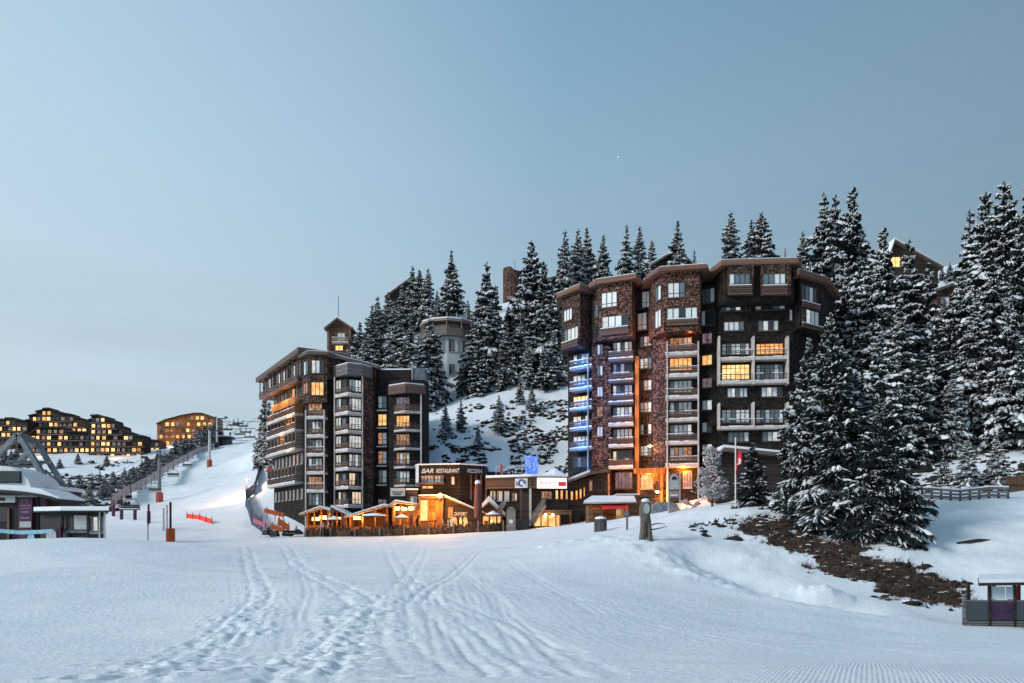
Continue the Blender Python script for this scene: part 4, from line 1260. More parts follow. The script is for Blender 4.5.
# --- lodge with the round emblem and white lit sign
LO = thing('lodge_building', 'long brown lodge with a round blue emblem board and stairs down to the snow', 'lodge', tuple(W(545, 520, 99)))
lod = pl((490, 99), (531, 97), (568, 97.4)) + [(WX(568, 97.4), 106), (WX(490, 99), 107)]
mb = MB(); mb.prism(lod, .5, W(530, 479, 97.2).z); mb.build('wall', M['plank_dark'], LO)
fa = Facet((486, 98.4), (531, 96.2)); fb = Facet((531, 96.2), (568, 96.6))
mb = MB(); fa.box(mb, 0, fa.L, fa.uz(510, 488.5)[1], fa.uz(510, 478.5)[1], -.6, 0); mb.build('fascia', M['plank_brown'], LO)
mb = MB(); fb.box(mb, 0, fb.L, fb.uz(550, 488.5)[1], fb.uz(550, 477.5)[1], -.6, 0); mb.build('fascia', M['plank_brown'], LO)
rp = pl((485, 98.2), (531, 95.9), (569, 96.4)) + [(WX(569, 96.4), 107), (WX(485, 98.2), 108)]
z_ = W(530, 478, 96.5).z
mb = MB(); mb.prism(rp, z_, z_ + .15); r_ = mb.build('roof', M['fascia_dark'], LO); snow_on(r_, rp, z_ + .15, .28, k=-.1)
# emblem board
mb = MB(); fa.box(mb, fa.uz(515.3, 483)[0], fa.uz(527.8, 483)[0], fa.uz(520, 488)[1], fa.uz(520, 478.2)[1], .003, .12); eb = mb.build('emblem_board', M['white_paint'], LO)
mb = MB(); c = fa.pt(*fa.uz(522, 483), .13)
for k in range(20):
    t0, t1 = 2 * math.pi * k / 20, 2 * math.pi * (k + 1) / 20
    if 15 < k < 19: continue
    r0, r1 = .26, .46
    e = fa.d
    def cpnt(r, t, dd): return Vector((c.x + e.x * r * math.cos(t) + fa.n.x * dd, c.y + e.y * r * math.cos(t) + fa.n.y * dd, c.z + r * math.sin(t)))
    mb.hexa([cpnt(r0, t0, 0), cpnt(r1, t0, 0), cpnt(r1, t1, 0), cpnt(r0, t1, 0), cpnt(r0, t0, .04), cpnt(r1, t0, .04), cpnt(r1, t1, .04), cpnt(r0, t1, .04)])
mb.build('emblem', mat_plain('emblem_blue', (.03, .08, .28)), eb)
mb = MB()
for k in range(3): fa.box(mb, fa.uz(516.3 + k * .9, 483)[0], fa.uz(516.7 + k * .9, 483)[0], fa.uz(520, 486)[1], fa.uz(520, 480.3 + k)[1], .123, .14)
fa.box(mb, fa.uz(526, 483)[0], fa.uz(526.6, 483)[0], fa.uz(520, 486)[1], fa.uz(520, 480)[1], .123, .14)
mb.build('emblem', M['black'], eb)
for x in (493, 500, 507): winpx(LO, Facet((490, 98.9), (531, 96.9)), x - 2.6, 491, x + 2.6, 501, 'white' if x == 500 else 'mix', 3, fm='frame_pale')
winpx(LO, Facet((490, 98.9), (531, 96.9)), 512, 493, 517.5, 501, 'dim', 2, fm='frame')
# white lit sign
mb = MB(); fb.box(mb, fb.uz(537, 483)[0], fb.uz(566.3, 483)[0], fb.uz(550, 488.5)[1], fb.uz(550, 478)[1], .003, .3); sg = mb.build('lit_sign', emit('sign_white', (1, .80, .77), .85), LO)
mb = MB(); fb.box(mb, fb.uz(558, 483)[0], fb.uz(565.6, 483)[0], fb.uz(550, 486.2)[1], fb.uz(550, 482)[1], .303, .33); mb.build('red_band', emit('sign_red', (.45, .03, .03), .55), sg)
mb = MB()
for x0, x1, y0, y1 in ((539.5, 543, 481.5, 484.2), (544, 547, 482, 484.2), (548.5, 551, 481.5, 484), (552, 556, 482.3, 484), (541, 554, 486, 486.8)): fb.box(mb, fb.uz(x0, 483)[0], fb.uz(x1, 483)[0], fb.uz(550, y1)[1], fb.uz(550, y0)[1], .303, .32)
mb.build('marking', emit('sign_pink', (.85, .5, .45), .55), sg)
# lit rooms, stairs, lit undercroft
fc = Facet((531, 96.95), (568, 97.35))
for x0, x1 in ((555, 558.5), (560, 563.3), (565.3, 568)): winpx(LO, fc, x0, 489.8, x1, 499.5, 'lit', 1)
winpx(LO, fc, 541, 491, 552, 499, 'dim', 3)
mb = MB(); boxpx(mb, 534.5, 515, 559.5, 526, 96.6, .3); uc = mb.build('undercroft', M['lit'], LO); uc['label'] = 'bright lit opening under the terrace'
for x in (534, 541, 548, 556, 560): mb = MB(); boxpx(mb, x - .6, 511, x + .6, 527, 96.2, .2); mb.build('post', M['plank_brown'], LO)
mb = MB(); boxpx(mb, 533, 510, 572, 514, 95.9, 1.2); mb.build('terrace_beam', M['plank_brown'], LO)
for x in (546, 552): lamp('undercroft_lamp', W(x, 515.5, 95.4), (1, .55, .15), 60)
for x in (545.5, 553):
    p = W(x, 514.8, 95.6); b_ = MB(); b_.lump(p, .16, .12, .16, seed=4, flat=False, rough=.05); b_.build('bulb', M['bulb'], LO)
st = MB(); a0, a1 = W(532, 524, 95.6), W(545, 505, 95.6)
st.beam(a0, a1, .12, .5); st.beam(a0 + Vector((0, 1.2, 0)), a1 + Vector((0, 1.2, 0)), .12, .5)
for k in range(9):
    p = a0.lerp(a1, (k + .5) / 9); st.box(p.x - .14, p.x + .14, p.y + .07, p.y + 1.13, p.z - .02, p.z + .04)
stp = st.build('stairs', M['rail_pale'], LO)
rl = MB()
for k in range(7): p = a0.lerp(a1, k / 6); rl.box(p.x - .04, p.x + .04, p.y - .1, p.y - .07, p.z, p.z + 1.1)
rl.beam(a0 + Vector((0, -.14, 1.1)), a1 + Vector((0, -.14, 1.1)), .08, .1); rl.beam(a0 + Vector((0, -.14, .65)), a1 + Vector((0, -.14, .65)), .06, .2)
rl.build('handrail', M['rail_pale'], stp)
mb = MB(); boxpx(mb, 529.2, 488.7, 531.4, 526, 95.8, .28); mb.build('column', M['slab'], LO)
mb = MB(); boxpx(mb, 520, 489, 521.5, 524, 96.2, .2); mb.build('column', M['plank_brown'], LO)
# railing on the deck roof and snow dome
mb = MB()
for k in range(6): x = 496 + 6.5 * k; boxpx(mb, x - .35, 466, x + .35, 477.9, 99, .08)
boxpx(mb, 496, 466, 529, 467.4, 98.9, .1); mb.build('roof_railing', M['metal_pale'], LO)
mb = MB(); c = W(554.5, 477, 98.5)
mb.tube([(c.x, c.y, c.z), (c.x, c.y, c.z + .25), (c.x, c.y, c.z + .85), (c.x, c.y, c.z + 1.05)], [1.6, 1.5, .5, .12], 8, sm=False); mb.build('roof_hood', M['snow'], LO)
BS = thing('light_sculpture', 'upright blue glowing panel on the lodge roof', 'light panel', tuple(W(531, 476.5, 98.4)))
mb = MB(); boxpx(mb, 525, 456, 538, 476, 98.2, .4); m_, nt_, bb_ = new_mat('blue_lights')
tc_ = N(nt_, 'ShaderNodeTexCoord'); vo_ = N(nt_, 'ShaderNodeTexVoronoi'); vo_.inputs['Scale'].default_value = 5
nt_.links.new(tc_.outputs['Object'], vo_.inputs['Vector'])
cc_ = ramp(nt_, [(.1, c4(.55, .75, 1.0)), (.45, c4(.10, .25, .85)), (.9, c4(.03, .10, .55))], vo_.outputs['Distance'])
nt_.links.new(cc_, bb_.inputs['Emission Color']); bb_.inputs['Emission Strength'].default_value = .9; bb_.inputs['Base Color'].default_value = c4(.05, .08, .2)
mb.build('panel', m_, BS)
mb = MB(); boxpx(mb, 524.3, 475.9, 538.7, 477.5, 98.1, .6); mb.build('base', M['metal_dark'], BS)
mb = MB(); boxpx(mb, 500.2, 464, 502.2, 477.8, 98.6, .25); q_ = mb.build('marker_post', M['red_pad'], None, loc=tuple(W(501, 478, 98.7)))
tag(q_, 'red marker post at the railing on the lodge roof', 'post')

# --- rear wing of the lodge climbing to the right block (lit windows)
RW = thing('restaurant_wing', 'low brown wing with a row of lit windows right of the white lit sign', 'restaurant', tuple(W(590, 515, 99)))
fw2 = Facet((568, 97.8), (607, 98.4))
wing = [tuple(fw2.A), tuple(fw2.B), (fw2.B.x, 104), (fw2.A.x + 1, 104)]
mb = MB(); mb.prism(wing, .8, [W(568, 484, 97.8).z, W(607, 472, 98.4).z, W(607, 470, 104).z, W(570, 480, 104).z]); mb.build('wall', M['plank_dark'], RW)
mb = MB(); A = W(566, 484, 96.9); B = W(590, 474.5, 97.2); C_ = W(609, 471.5, 97.6)
mb.extrude([A, B, B + Vector((0, 0, .3)), A + Vector((0, 0, .3))], (0, 6, 0)); mb.extrude([B, C_, C_ + Vector((0, 0, .3)), B + Vector((0, 0, .3))], (0, 6, 0))
r_ = mb.build('roof', M['fascia_dark'], RW)
s = MB(); up = Vector((0, .1, .304)); s.extrude([A + up, B + up, B + up + Vector((0, 0, .3)), A + up + Vector((0, 0, .3))], (0, 5.8, 0)); s.build('snow', M['snow'], r_)
for x0, y0, x1, y1 in ((570, 491, 573.5, 500.5), (575, 490, 578, 500), (579, 488.5, 582, 499), (583, 487, 585.3, 497), (588.5, 480, 592.5, 491), (598, 479, 602.2, 490.5), (604.5, 480, 606.8, 490)):
    winpx(RW, fw2, x0, y0, x1, y1, 'white' if x0 > 597 else 'dim' if x0 > 586 else 'lit', 1)
mb = MB(); boxpx(mb, 569, 512, 572, 523, 97.6, .2); mb.build('door', M['plank_orange'], RW)
mb = MB(); boxpx(mb, 574, 512, 581, 524, 97.6, .2); mb.build('door', M['black'], RW)

# --- kiosk with red awning
K = thing('drinks_kiosk', 'brown timber kiosk with a red awning left of the carved stump', 'kiosk', tuple(W(615, 522, 88)))
kz0 = W(615, 527, 88).z
kp = pl((590, 88.4), (634, 88), (641, 89.6)) + [(WX(641, 89.6), 94), (WX(590, 88.4), 94)]
mb = MB()
boxpx(mb, 589, 505, 602, 527, 88.2, 4); boxpx(mb, 627.5, 503, 638, 527, 88.2, 4); boxpx(mb, 602, 519, 614, 527, 88.2, .3); boxpx(mb, 602, 503, 627.4, 527, 91.5, .2)
mb.build('wall', M['plank_brown'], K)
mb = MB(); A, B = W(583, 503.8, 87), W(637, 503, 87); C_, D_ = W(634, 498.6, 92), W(592, 498.6, 92)
mb.hexa([A, B, C_, D_] + [v + Vector((0, 0, .12)) for v in (A, B, C_, D_)]); r_ = mb.build('roof', M['plank_pale'], K)
mb = MB(); k_ = [A + Vector((.1, .1, .125)), B + Vector((-.1, .1, .125)), C_ + Vector((0, 0, .125)), D_ + Vector((0, 0, .125))]
mb.hexa(k_ + [v + Vector((0, 0, .22)) for v in k_]); mb.build('snow', M['snow'], r_)
mb = MB(); A, B = W(602, 507.5, 86.8), W(628.5, 507, 86.8); mb.hexa([A, B, B + Vector((0, 1.3, .42)), A + Vector((0, 1.3, .42))] + [v + Vector((0, 0, .06)) for v in (A, B, B + Vector((0, 1.3, .42)), A + Vector((0, 1.3, .42)))])
mb.hexa([A + Vector((0, -.03, -.2)), B + Vector((0, -.03, -.2)), B + Vector((0, -.003, -.2)), A + Vector((0, -.003, -.2)), A + Vector((0, -.03, .06)), B + Vector((0, -.03, .06)), B + Vector((0, -.003, .06)), A + Vector((0, -.003, .06))])
mb.build('awning', M['red_cloth'], K)
mb = MB(); boxpx(mb, 616, 509, 627, 520, 90.5, .1); mb.build('shutter', M['metal_grey'], K)
for x in (591, 602.3, 614.5, 628): mb = MB(); boxpx(mb, x - .6, 504.5, x + .6, 527, 87.9, .16); mb.build('post', M['plank_brown'], K)
mb = MB(); boxpx(mb, 592.5, 507.5, 600, 509, 88.0, .15); q_ = mb.build('sign', M['plank_orange'], K)
mb = MB(); boxpx(mb, 594, 513, 598.5, 521, 88.1, .06); mb.build('hatch', M['black'], K)
lamp('kiosk_glow', W(621, 511, 88.6), (1, .5, .18), 130); lamp('kiosk_glow', W(596, 512, 86.5), (1, .5, .2), 60)
# timber deck with lit side right of the kiosk
DK = thing('deck_hut', 'brown plank shed with a flat snowy top beside the kiosk and under the lit entrance', 'shed', tuple(W(640, 512, 93)))
mb = MB(); boxpx(mb, 634.5, 499, 655, 522, 93, 3); mb.build('wall', M['plank_orange'], DK)
mb = MB(); boxpx(mb, 616, 494.8, 656, 497.2, 92.4, 3.8); r_ = mb.build('roof', M['plank_brown'], DK)
s = MB(); boxpx(s, 617, 493.6, 640, 494.77, 92.6, 3.4); s.build('snow', M['snow'], r_)
# covered machine
CM = MB(); p = W(664, 516, 80)
CM.prism([(p.x - 1.3, 79), (p.x + 1.3, 79), (p.x + 1.3, 81.2), (p.x - 1.3, 81.2)], p.z - .8, p.z + .7)
b0 = len(CM.v)
CM.extrude([(p.x - 1.3, 79, p.z + .703), (p.x + 1.3, 79, p.z + .703), (p.x + 1.15, 79, p.z + 1.1), (p.x + .6, 79, p.z + 1.35), (p.x - .7, 79, p.z + 1.35), (p.x - 1.2, 79, p.z + 1.05)], (0, 2.2, 0))
tag(CM.build('covered_trailer', mat_noise('tarp', (.11, .14, .16), (.22, .26, .28), 2, .6, .3), None, loc=(p.x, 80, p.z - .5)), 'grey rounded tarp covered trailer behind the carved stump', 'trailer')

# --- sign tower, open sunshades beside it
TW = thing('sign_totem', 'tall two post board with stacked pale sign panels right of the lit entrance', 'sign', tuple(W(674, 516, 74)))
for x in (668.6, 680): mb = MB(); boxpx(mb, x - .55, 472, x + .55, 522, 74, .12); mb.build('post', M['metal_pale'], TW)
for i, (y0, y1, mt) in enumerate(((480.5, 489.5, 'metal_pale'), (491, 500, 'plank_pale'), (507.5, 514, 'rail_pale'))):
    mb = MB(); boxpx(mb, 669.6, y0, 679, y1, 74.01, .08); sp_ = mb.build('panel', M[mt], TW)
    if i == 1:
        mb = MB(); boxpx(mb, 671, 494.5, 677.5, 496, 73.97, .036); mb.build('lettering_bar', M['white_paint'], sp_)
        mb = MB(); boxpx(mb, 670.5, 497.5, 678.2, 499.2, 73.97, .036); mb.build('lettering_bar', M['purple'], sp_)
mb = MB(); A = W(674.3, 480.4, 74)
mb.extrude([(A.x + .42 * math.cos(t), 74.01, A.z + .62 * math.sin(t)) for t in np.linspace(0, math.pi, 9)], (0, .08, 0)); q_ = mb.build('arched_panel', M['metal_pale'], TW)
mb = MB(); mb.extrude([(A.x + .25 * math.cos(t), 73.97, A.z + .08 + .3 * math.sin(t)) for t in np.linspace(0, math.pi, 9)], (0, .036, 0)); mb.build('emblem', M['black'], q_)
for i, (x, y, w2, lab) in enumerate(((685.5, 503.5, 6.2, 'low half open pink sunshade beside the sign totem'), (695, 506, 5.2, 'tilted pink sunshade farther right beside the frosted little tree'))):
    p = W(x, 520, 76); S = thing('sunshade', lab, 'parasol', tuple(p), 'sunshades by the sign totem')
    t_ = W(x, y - 5, 76).z; r = w2 / F * 76
    mb = MB(); mb.tube([(p.x, p.y, p.z - .4), (p.x + .1, p.y, t_)], .04); mb.build('pole', M['metal_pale'], S)
    mb = MB(); tl_ = .35 if i == 0 else -.5
    n_ = 8; vs = [(p.x + .1, p.y, t_)] + [(p.x + .1 + r * math.cos(2 * math.pi * k / n_), p.y + r * math.sin(2 * math.pi * k / n_), t_ - .45 - tl_ * r * math.cos(2 * math.pi * k / n_)) for k in range(n_)]
    vs += [(v[0], v[1], v[2] - .05) for v in vs]
    mb.add(vs, [(0, 1 + k, 1 + (k + 1) % n_) for k in range(n_)] + [(n_ + 1, n_ + 2 + (k + 1) % n_, n_ + 2 + k) for k in range(n_)] + [(1 + k, n_ + 2 + k, n_ + 2 + (k + 1) % n_, 1 + (k + 1) % n_) for k in range(n_)])
    mb.build('canopy', mat_noise('sunshade_cloth', (.45, .22, .2), (.6, .36, .33), 2, .8) if i == 0 else bpy.data.materials['sunshade_cloth'], S)
lamp('sunshade_glow', W(684, 510, 75.5), (1, .5, .3), 22)

# --- terrace huts on the left
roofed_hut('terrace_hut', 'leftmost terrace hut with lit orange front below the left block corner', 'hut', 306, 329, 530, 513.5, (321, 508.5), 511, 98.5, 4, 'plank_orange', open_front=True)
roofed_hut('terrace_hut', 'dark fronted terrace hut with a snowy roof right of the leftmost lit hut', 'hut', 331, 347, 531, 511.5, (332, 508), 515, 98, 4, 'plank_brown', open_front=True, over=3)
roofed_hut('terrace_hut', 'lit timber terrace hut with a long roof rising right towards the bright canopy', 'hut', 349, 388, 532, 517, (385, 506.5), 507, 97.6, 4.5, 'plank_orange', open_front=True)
CN, _q = roofed_hut('lit_canopy', 'brightest glowing canopy between the timber hut and the tall pavilion', 'canopy', 392, 416, 531, 505, (396, 502.6), 505.5, 97.3, 4, 'fascia', open_front=True, over=3)
for x, y, Y, pw in ((314, 518, 97.6, 70), (323, 519, 98, 60), (338, 520, 98, 30), (352, 521, 96.8, 90), (361, 519, 97.4, 110), (378, 517, 97.5, 80), (399, 511, 98, 260), (408, 511, 98, 300), (404, 521, 96.6, 80), (416, 520, 96, 50)):
    lamp('hut_lamp', W(x, y, Y), (1, .42, .08), pw * 1.2)
for x, y in ((315.5, 519), (323, 517.5), (399, 508.5), (405.5, 509), (411, 508.5), (357, 518), (338.5, 519)):
    p = W(x, y, 98.8); b_ = MB(); b_.box(p.x - .45, p.x + .45, p.y, p.y + .1, p.z - .22, p.z + .22)
    q_ = b_.build('hanging_lamp', emit('lantern_glow', (1, .68, .3), 2.2) if 'lantern_glow' not in bpy.data.materials else bpy.data.materials['lantern_glow'], None, loc=tuple(p))
    tag(q_, 'small glowing lantern hanging inside a terrace hut', 'lamp', 'lanterns in the terrace huts')
# menu board above the huts
mb = MB(); boxpx(mb, 390.5, 488, 405, 496, 99.5, .12); q_ = mb.build('menu_board', M['metal_pale'], None, loc=tuple(W(398, 496, 99.5)))
tag(q_, 'pale blue grey sign board hanging over the bright canopy', 'sign')
mb = MB(); boxpx(mb, 392, 491.5, 403, 492.4, 99.46, .036); boxpx(mb, 393, 493.5, 401, 494.6, 99.46, .036); q2 = mb.build('marking', M['black'], q_)
mb = MB(); boxpx(mb, 407, 490, 417.5, 503, 100, 4); q_ = mb.build('annex', M['plank_brown'], None, loc=tuple(W(412, 503, 100))); tag(q_, 'small brown annex wedged between the left block and the lettered restaurant', 'hut')
s = MB(); boxpx(s, 406, 488.3, 418, 489.95, 99.8, 4.2); s.build('snow', M['snow'], q_)
winpx(q_, Facet((407, 99.98), (417.5, 99.98)), 410, 496.5, 417, 502.5, 'mix', 2, fm='frame_pale')
# snowy parasol table shade
PT = thing('round_parasol', 'flat snow topped parasol in front of the timber terrace hut', 'parasol', tuple(W(374, 531, 95.5)))
p = W(374, 531, 95.5); zt = W(374, 516.5, 95.5).z
mb = MB(); mb.tube([(p.x, p.y, p.z - .3), (p.x, p.y, zt + .2)], .06); mb.build('pole', M['metal_dark'], PT)
mb = MB(); mb.tube([(p.x, p.y, zt - .05), (p.x, p.y, zt), (p.x, p.y, zt + .28)], [1.55, 1.5, .1], 12, sm=False); mb.build('canopy', M['metal_dark'], PT)
mb = MB(); mb.tube([(p.x, p.y, zt + .05), (p.x, p.y, zt + .22), (p.x, p.y, zt + .42)], [1.5, 1.35, .2], 12); mb.build('snow', M['snow'], PT)
# wooden stair beside the canopy
WS = MB(); a0, a1 = W(408, 525, 95.6), W(418.5, 510.5, 95.6)
WS.beam(a0, a1, .15, .4); WS.beam(a0 + Vector((0, 1.1, 0)), a1 + Vector((0, 1.1, 0)), .15, .4)
WS.beam(a0 + Vector((0, 0, .9)), a1 + Vector((0, 0, .9)), .08, .1)
for k in range(8): p = a0.lerp(a1, (k + .5) / 8); WS.box(p.x - .12, p.x + .12, p.y + .08, p.y + 1.02, p.z - .03, p.z + .05); WS.box(p.x - .03, p.x + .03, p.y - .05, p.y - .01, p.z, p.z + .9)
tag(WS.build('wooden_stairs', M['plank_orange'], None, loc=tuple(a0)), 'lit wooden stairs climbing to the tall orange pavilion', 'stairs')

# terrace fence of woven brushwood, with pickets
TF = thing('terrace_fence', 'long low brushwood fence along the snow edge of the restaurant terrace', 'fence', tuple(W(410, 536, 93)))
rr = random.Random(5)
line = [(306, 97.2), (330, 96.5), (370, 95.5), (420, 94.6), (460, 93.8), (490, 93.6), (507, 94.5)]
pts3 = []
for (xa, Ya), (xb, Yb) in zip(line[:-1], line[1:]):
    n_ = int((xb - xa) * 1.1)
    for k in range(n_):
        t = k / n_; px = xa + (xb - xa) * t; Y = Ya + (Yb - Ya) * t
        pts3.append((WX(px, Y), Y))
hedge = MB()
for (x, y) in pts3:
    g = hz(x, y)
    hedge.lump((x, y, g + .28), rr.uniform(.13, .26), rr.uniform(.12, .22), rr.uniform(.5, .95), seed=rr.random(), flat=False, rough=.35, seg=5)
    if rr.random() < .5: hedge.beam((x, y, g + .3), (x + rr.uniform(-.3, .3), y + rr.uniform(-.2, .2), g + rr.uniform(1.0, 1.45)), .04, .04)
hedge.build('brushwood', mat_noise('brushwood', (.02, .012, .008), (.16, .085, .045), 3, .85, .4), TF)
for i in range(0, len(pts3), 27):
    x, y = pts3[i]; g = hz(x, y); mb = MB(); mb.box(x - .08, x + .08, y - .35, y - .2, g - .3, g + rr.uniform(1.0, 1.4)); mb.build('post', M['rail_pale'], TF)
# tables and people-free clutter on the terrace: benches
for i, (px, lab) in enumerate(((318, 'wooden terrace table in front of the leftmost lit hut'), (398, 'wooden terrace table under the bright canopy'), (430, 'wooden terrace table before the tall orange pavilion'), (355, 'wooden terrace table before the long roofed timber hut'))):
    Y = 95.9; x = WX(px, Y); g = max(hz(x, Y), .3) + .1
    T = thing('terrace_table', lab, 'table', (x, Y, g), 'tables on the restaurant terrace')
    mb = MB(); mb.box(x - .8, x + .8, Y - .4, Y + .4, g + 1.0, g + 1.07); mb.build('tabletop', M['plank_orange'], T)
    for sx in (-.65, .65): mb = MB(); mb.box(x + sx - .05, x + sx + .05, Y - .3, Y + .3, g, g + .997); mb.build('leg', M['plank_brown'], T)
# carved plaque board at the terrace end
PB = thing('plaque_board', 'upright weathered board with a small round badge at the right end of the terrace fence', 'sign', tuple(W(511, 531, 92.5)))
mb = MB(); boxpx(mb, 506.5, 509, 515.5, 534, 92.5, .2); mb.build('board', M['rail_pale'], PB)
mb = MB(); boxpx(mb, 508.5, 507, 513.5, 508.97, 92.55, .1); mb.build('crest', M['rail_pale'], PB)
c = W(511, 521.5, 92.47); mb = MB(); mb.extrude([(c.x + .25 * math.cos(2 * math.pi * k / 12), c.y, c.z + .25 * math.sin(2 * math.pi * k / 12)) for k in range(12)], (0, .027, 0)); mb.build('badge', M['white_paint'], PB)
mb = MB(); boxpx(mb, 515.8, 519, 529, 530, 95.2, 2.5); q_ = mb.build('storage_box', M['metal_dark'], None, loc=tuple(W(522, 530, 95.2))); tag(q_, 'dark storage box between the badge board and the lodge column', 'box')
# bar chairs of snow clothed furniture: snowy canvas fan next to shed
mb = MB(); p = W(499, 508, 96.4)
mb.extrude([(p.x + dx, p.y, p.z + dz) for dx, dz in ((-.5, -.9), (.0, -.9), (.9, .6), (.6, .8), (.1, .5))], (0, .12, 0)); q_ = mb.build('tilted_board', M['rail_pale'], None, loc=tuple(p))
tag(q_, 'tilted grey board leaning behind the low lit shed', 'board')

# --- orange crash mats, snowmobiles
for i, (x0, y0, x1, y1, lab) in enumerate(((264, 508.5, 284, 514.5, 'upper orange crash mat sloping beside the piste by the left block'), (277.5, 520, 289, 528.5, 'lower orange crash mat nearest the terrace huts'), (270, 524, 284, 530, 'small red orange crash mat behind the dark snowmobile'))):
    Y = 104 - i; a, b_ = W(x0, y0 + 4, Y), W(x1, y1 + 3, Y); h = (y1 - y0) / F * Y * .75
    T = thing('crash_mat', lab, 'crash mat', tuple((a + b_) / 2), 'orange crash mats beside the left block')
    n_ = 4
    for k in range(n_):
        p, q_ = a.lerp(b_, k / n_ + .01), a.lerp(b_, (k + 1) / n_ - .01)
        mb = MB(); mb.hexa([p, q_, q_ + Vector((0, .35, 0)), p + Vector((0, .35, 0))] + [v + Vector((0, 0, h)) for v in (p, q_, q_ + Vector((0, .35, 0)), p + Vector((0, .35, 0)))]); mb.build('pad', M['orange_pad'], T)
    mb = MB()
    for k in range(3): p = a.lerp(b_, .1 + .4 * k); mb.tube([(p.x, p.y + .45, p.z - .8), (p.x, p.y + .45, p.z + h + .3)], .05)
    mb.build('pole', M['metal_dark'], T)


def snowmobile(px, py, Y, lab, rot):
    p = W(px, py, Y); p.z = hz(p.x, p.y)
    T = thing('snowmobile', lab, 'snowmobile', tuple(p), 'snowmobiles beside the terrace huts')
    c_, s_ = math.cos(rot), math.sin(rot)
    def w3(x, y, z): return Vector((p.x + x * c_ - y * s_, p.y + x * s_ + y * c_, p.z + z))
    def ex(pts, y0, y1, nm, mt, par=T):
        mb = MB(); mb.extrude([w3(x, y0, z) for x, z in pts], w3(0, y1, 0) - w3(0, y0, 0)); return mb.build(nm, M[mt], par)
    ex([(-1.3, .15), (-.2, .05), (.2, .3), (.2, .42), (-1.3, .5)], -.22, .22, 'track', 'black')
    ex([(-1.2, .52), (.1, .45), (.25, .8), (-.3, .78), (-1.15, .85)], -.2, .2, 'seat', 'black')
    ex([(.2, .3), (1.1, .3), (1.25, .5), (.7, .95), (.27, .98)], -.38, .38, 'hood', 'metal_dark')
    ex([(.42, 1.0), (.56, 1.0), (.36, 1.4), (.3, 1.4)], -.3, .3, 'windscreen', 'glass_blue')
    for sy in (-.5, .4):
        sk = ex([(.3, .06), (1.35, .06), (1.55, .22), (1.5, .25), (1.3, .12), (.3, .12)], sy, sy + .12, 'ski', 'metal_pale')
    mb = MB(); mb.tube([w3(.35, -.45, 1.12), w3(.2, 0, 1.05), w3(.35, .45, 1.12)], .03); mb.build('handlebar', M['black'], T)
    return T


snowmobile(271, 531, 98.5, 'dark snowmobile in front of the orange crash mats', 2.6)
snowmobile(293, 532, 97.5, 'snowmobile parked left of the leftmost terrace hut', .4)
# red signs and dark gate by the piste
SG = thing('warning_sign', 'red diamond warning sign on a post beside the left block', 'sign', tuple(W(270.5, 481, 124)))
p = W(270.5, 471, 124)
mb = MB(); mb.extrude([(p.x - .8, p.y, p.z), (p.x, p.y, p.z - .8), (p.x + .8, p.y, p.z), (p.x, p.y, p.z + .8)], (0, .1, 0)); mb.build('panel', M['red_pad'], SG)
mb = MB(); mb.tube([(p.x, p.y + .2, p.z - 2.8), (p.x, p.y + .2, p.z + .6)], .07); mb.build('post', M['metal_dark'], SG)
WL = thing('safety_fence', 'dark netting fence curving down the right edge of the piste', 'fence', tuple(W(250, 500, 140)))
nl = [(262, 461, 190), (258, 478, 165), (254, 488, 150), (246, 500, 138), (246, 510, 130), (252, 520, 118), (262, 526, 110)]
nm = MB()
pp = [Vector((WX(a, c_), c_, hz(WX(a, c_), c_))) for a, b__, c_ in nl]
mnet = mat_noise('blue_net', (.03, .04, .06), (.10, .12, .16), 8, .9)
for a, b_ in zip(pp[:-1], pp[1:]):
    dn = Vector((0, .06, 0))
    nm.hexa([a, b_, b_ + dn, a + dn] + [v + Vector((0, 0, 1.9)) for v in (a, b_, b_ + dn, a + dn)])
nm.build('net', mnet, WL)
for a in pp: mb = MB(); mb.tube([a + Vector((0, -.1, -.4)), a + Vector((0, -.1, 2.3))], .06); mb.build('post', M['metal_dark'], WL)
CB = thing('crash_mat', 'short pink crash mat at the foot of the dark netting fence', 'crash mat', tuple(W(258, 524, 112)), 'orange crash mats beside the left block')
a, b_ = W(253, 522, 114), W(265, 527.5, 108)
mb = MB(); mb.hexa([a, b_, b_ + Vector((.1, .3, 0)), a + Vector((.1, .3, 0))] + [v + Vector((0, 0, .6)) for v in (a, b_, b_ + Vector((.1, .3, 0)), a + Vector((.1, .3, 0)))]); mb.build('pad', mat_plain('pink_pad', (.4, .1, .16)), CB)
lamp('added_piste_lamp', W(247, 479, 150), (1, .48, .30), 5200, .4)
PL = thing('added_piste_lamp', 'small added lamp on a post casting the warm glow on the piste', 'lamp', tuple(W(247, 488, 150)))  # post and bulb added to stand for the unseen source of the glow
p = W(247, 479, 150.5); mb = MB(); mb.tube([(p.x, p.y, hz(p.x, p.y) - .4), (p.x, p.y, p.z)], .07); mb.build('post', M['metal_dark'], PL)
mb = MB(); mb.lump(p, .12, .12, .12, flat=False, rough=.05); mb.build('bulb', M['bulb'], PL)

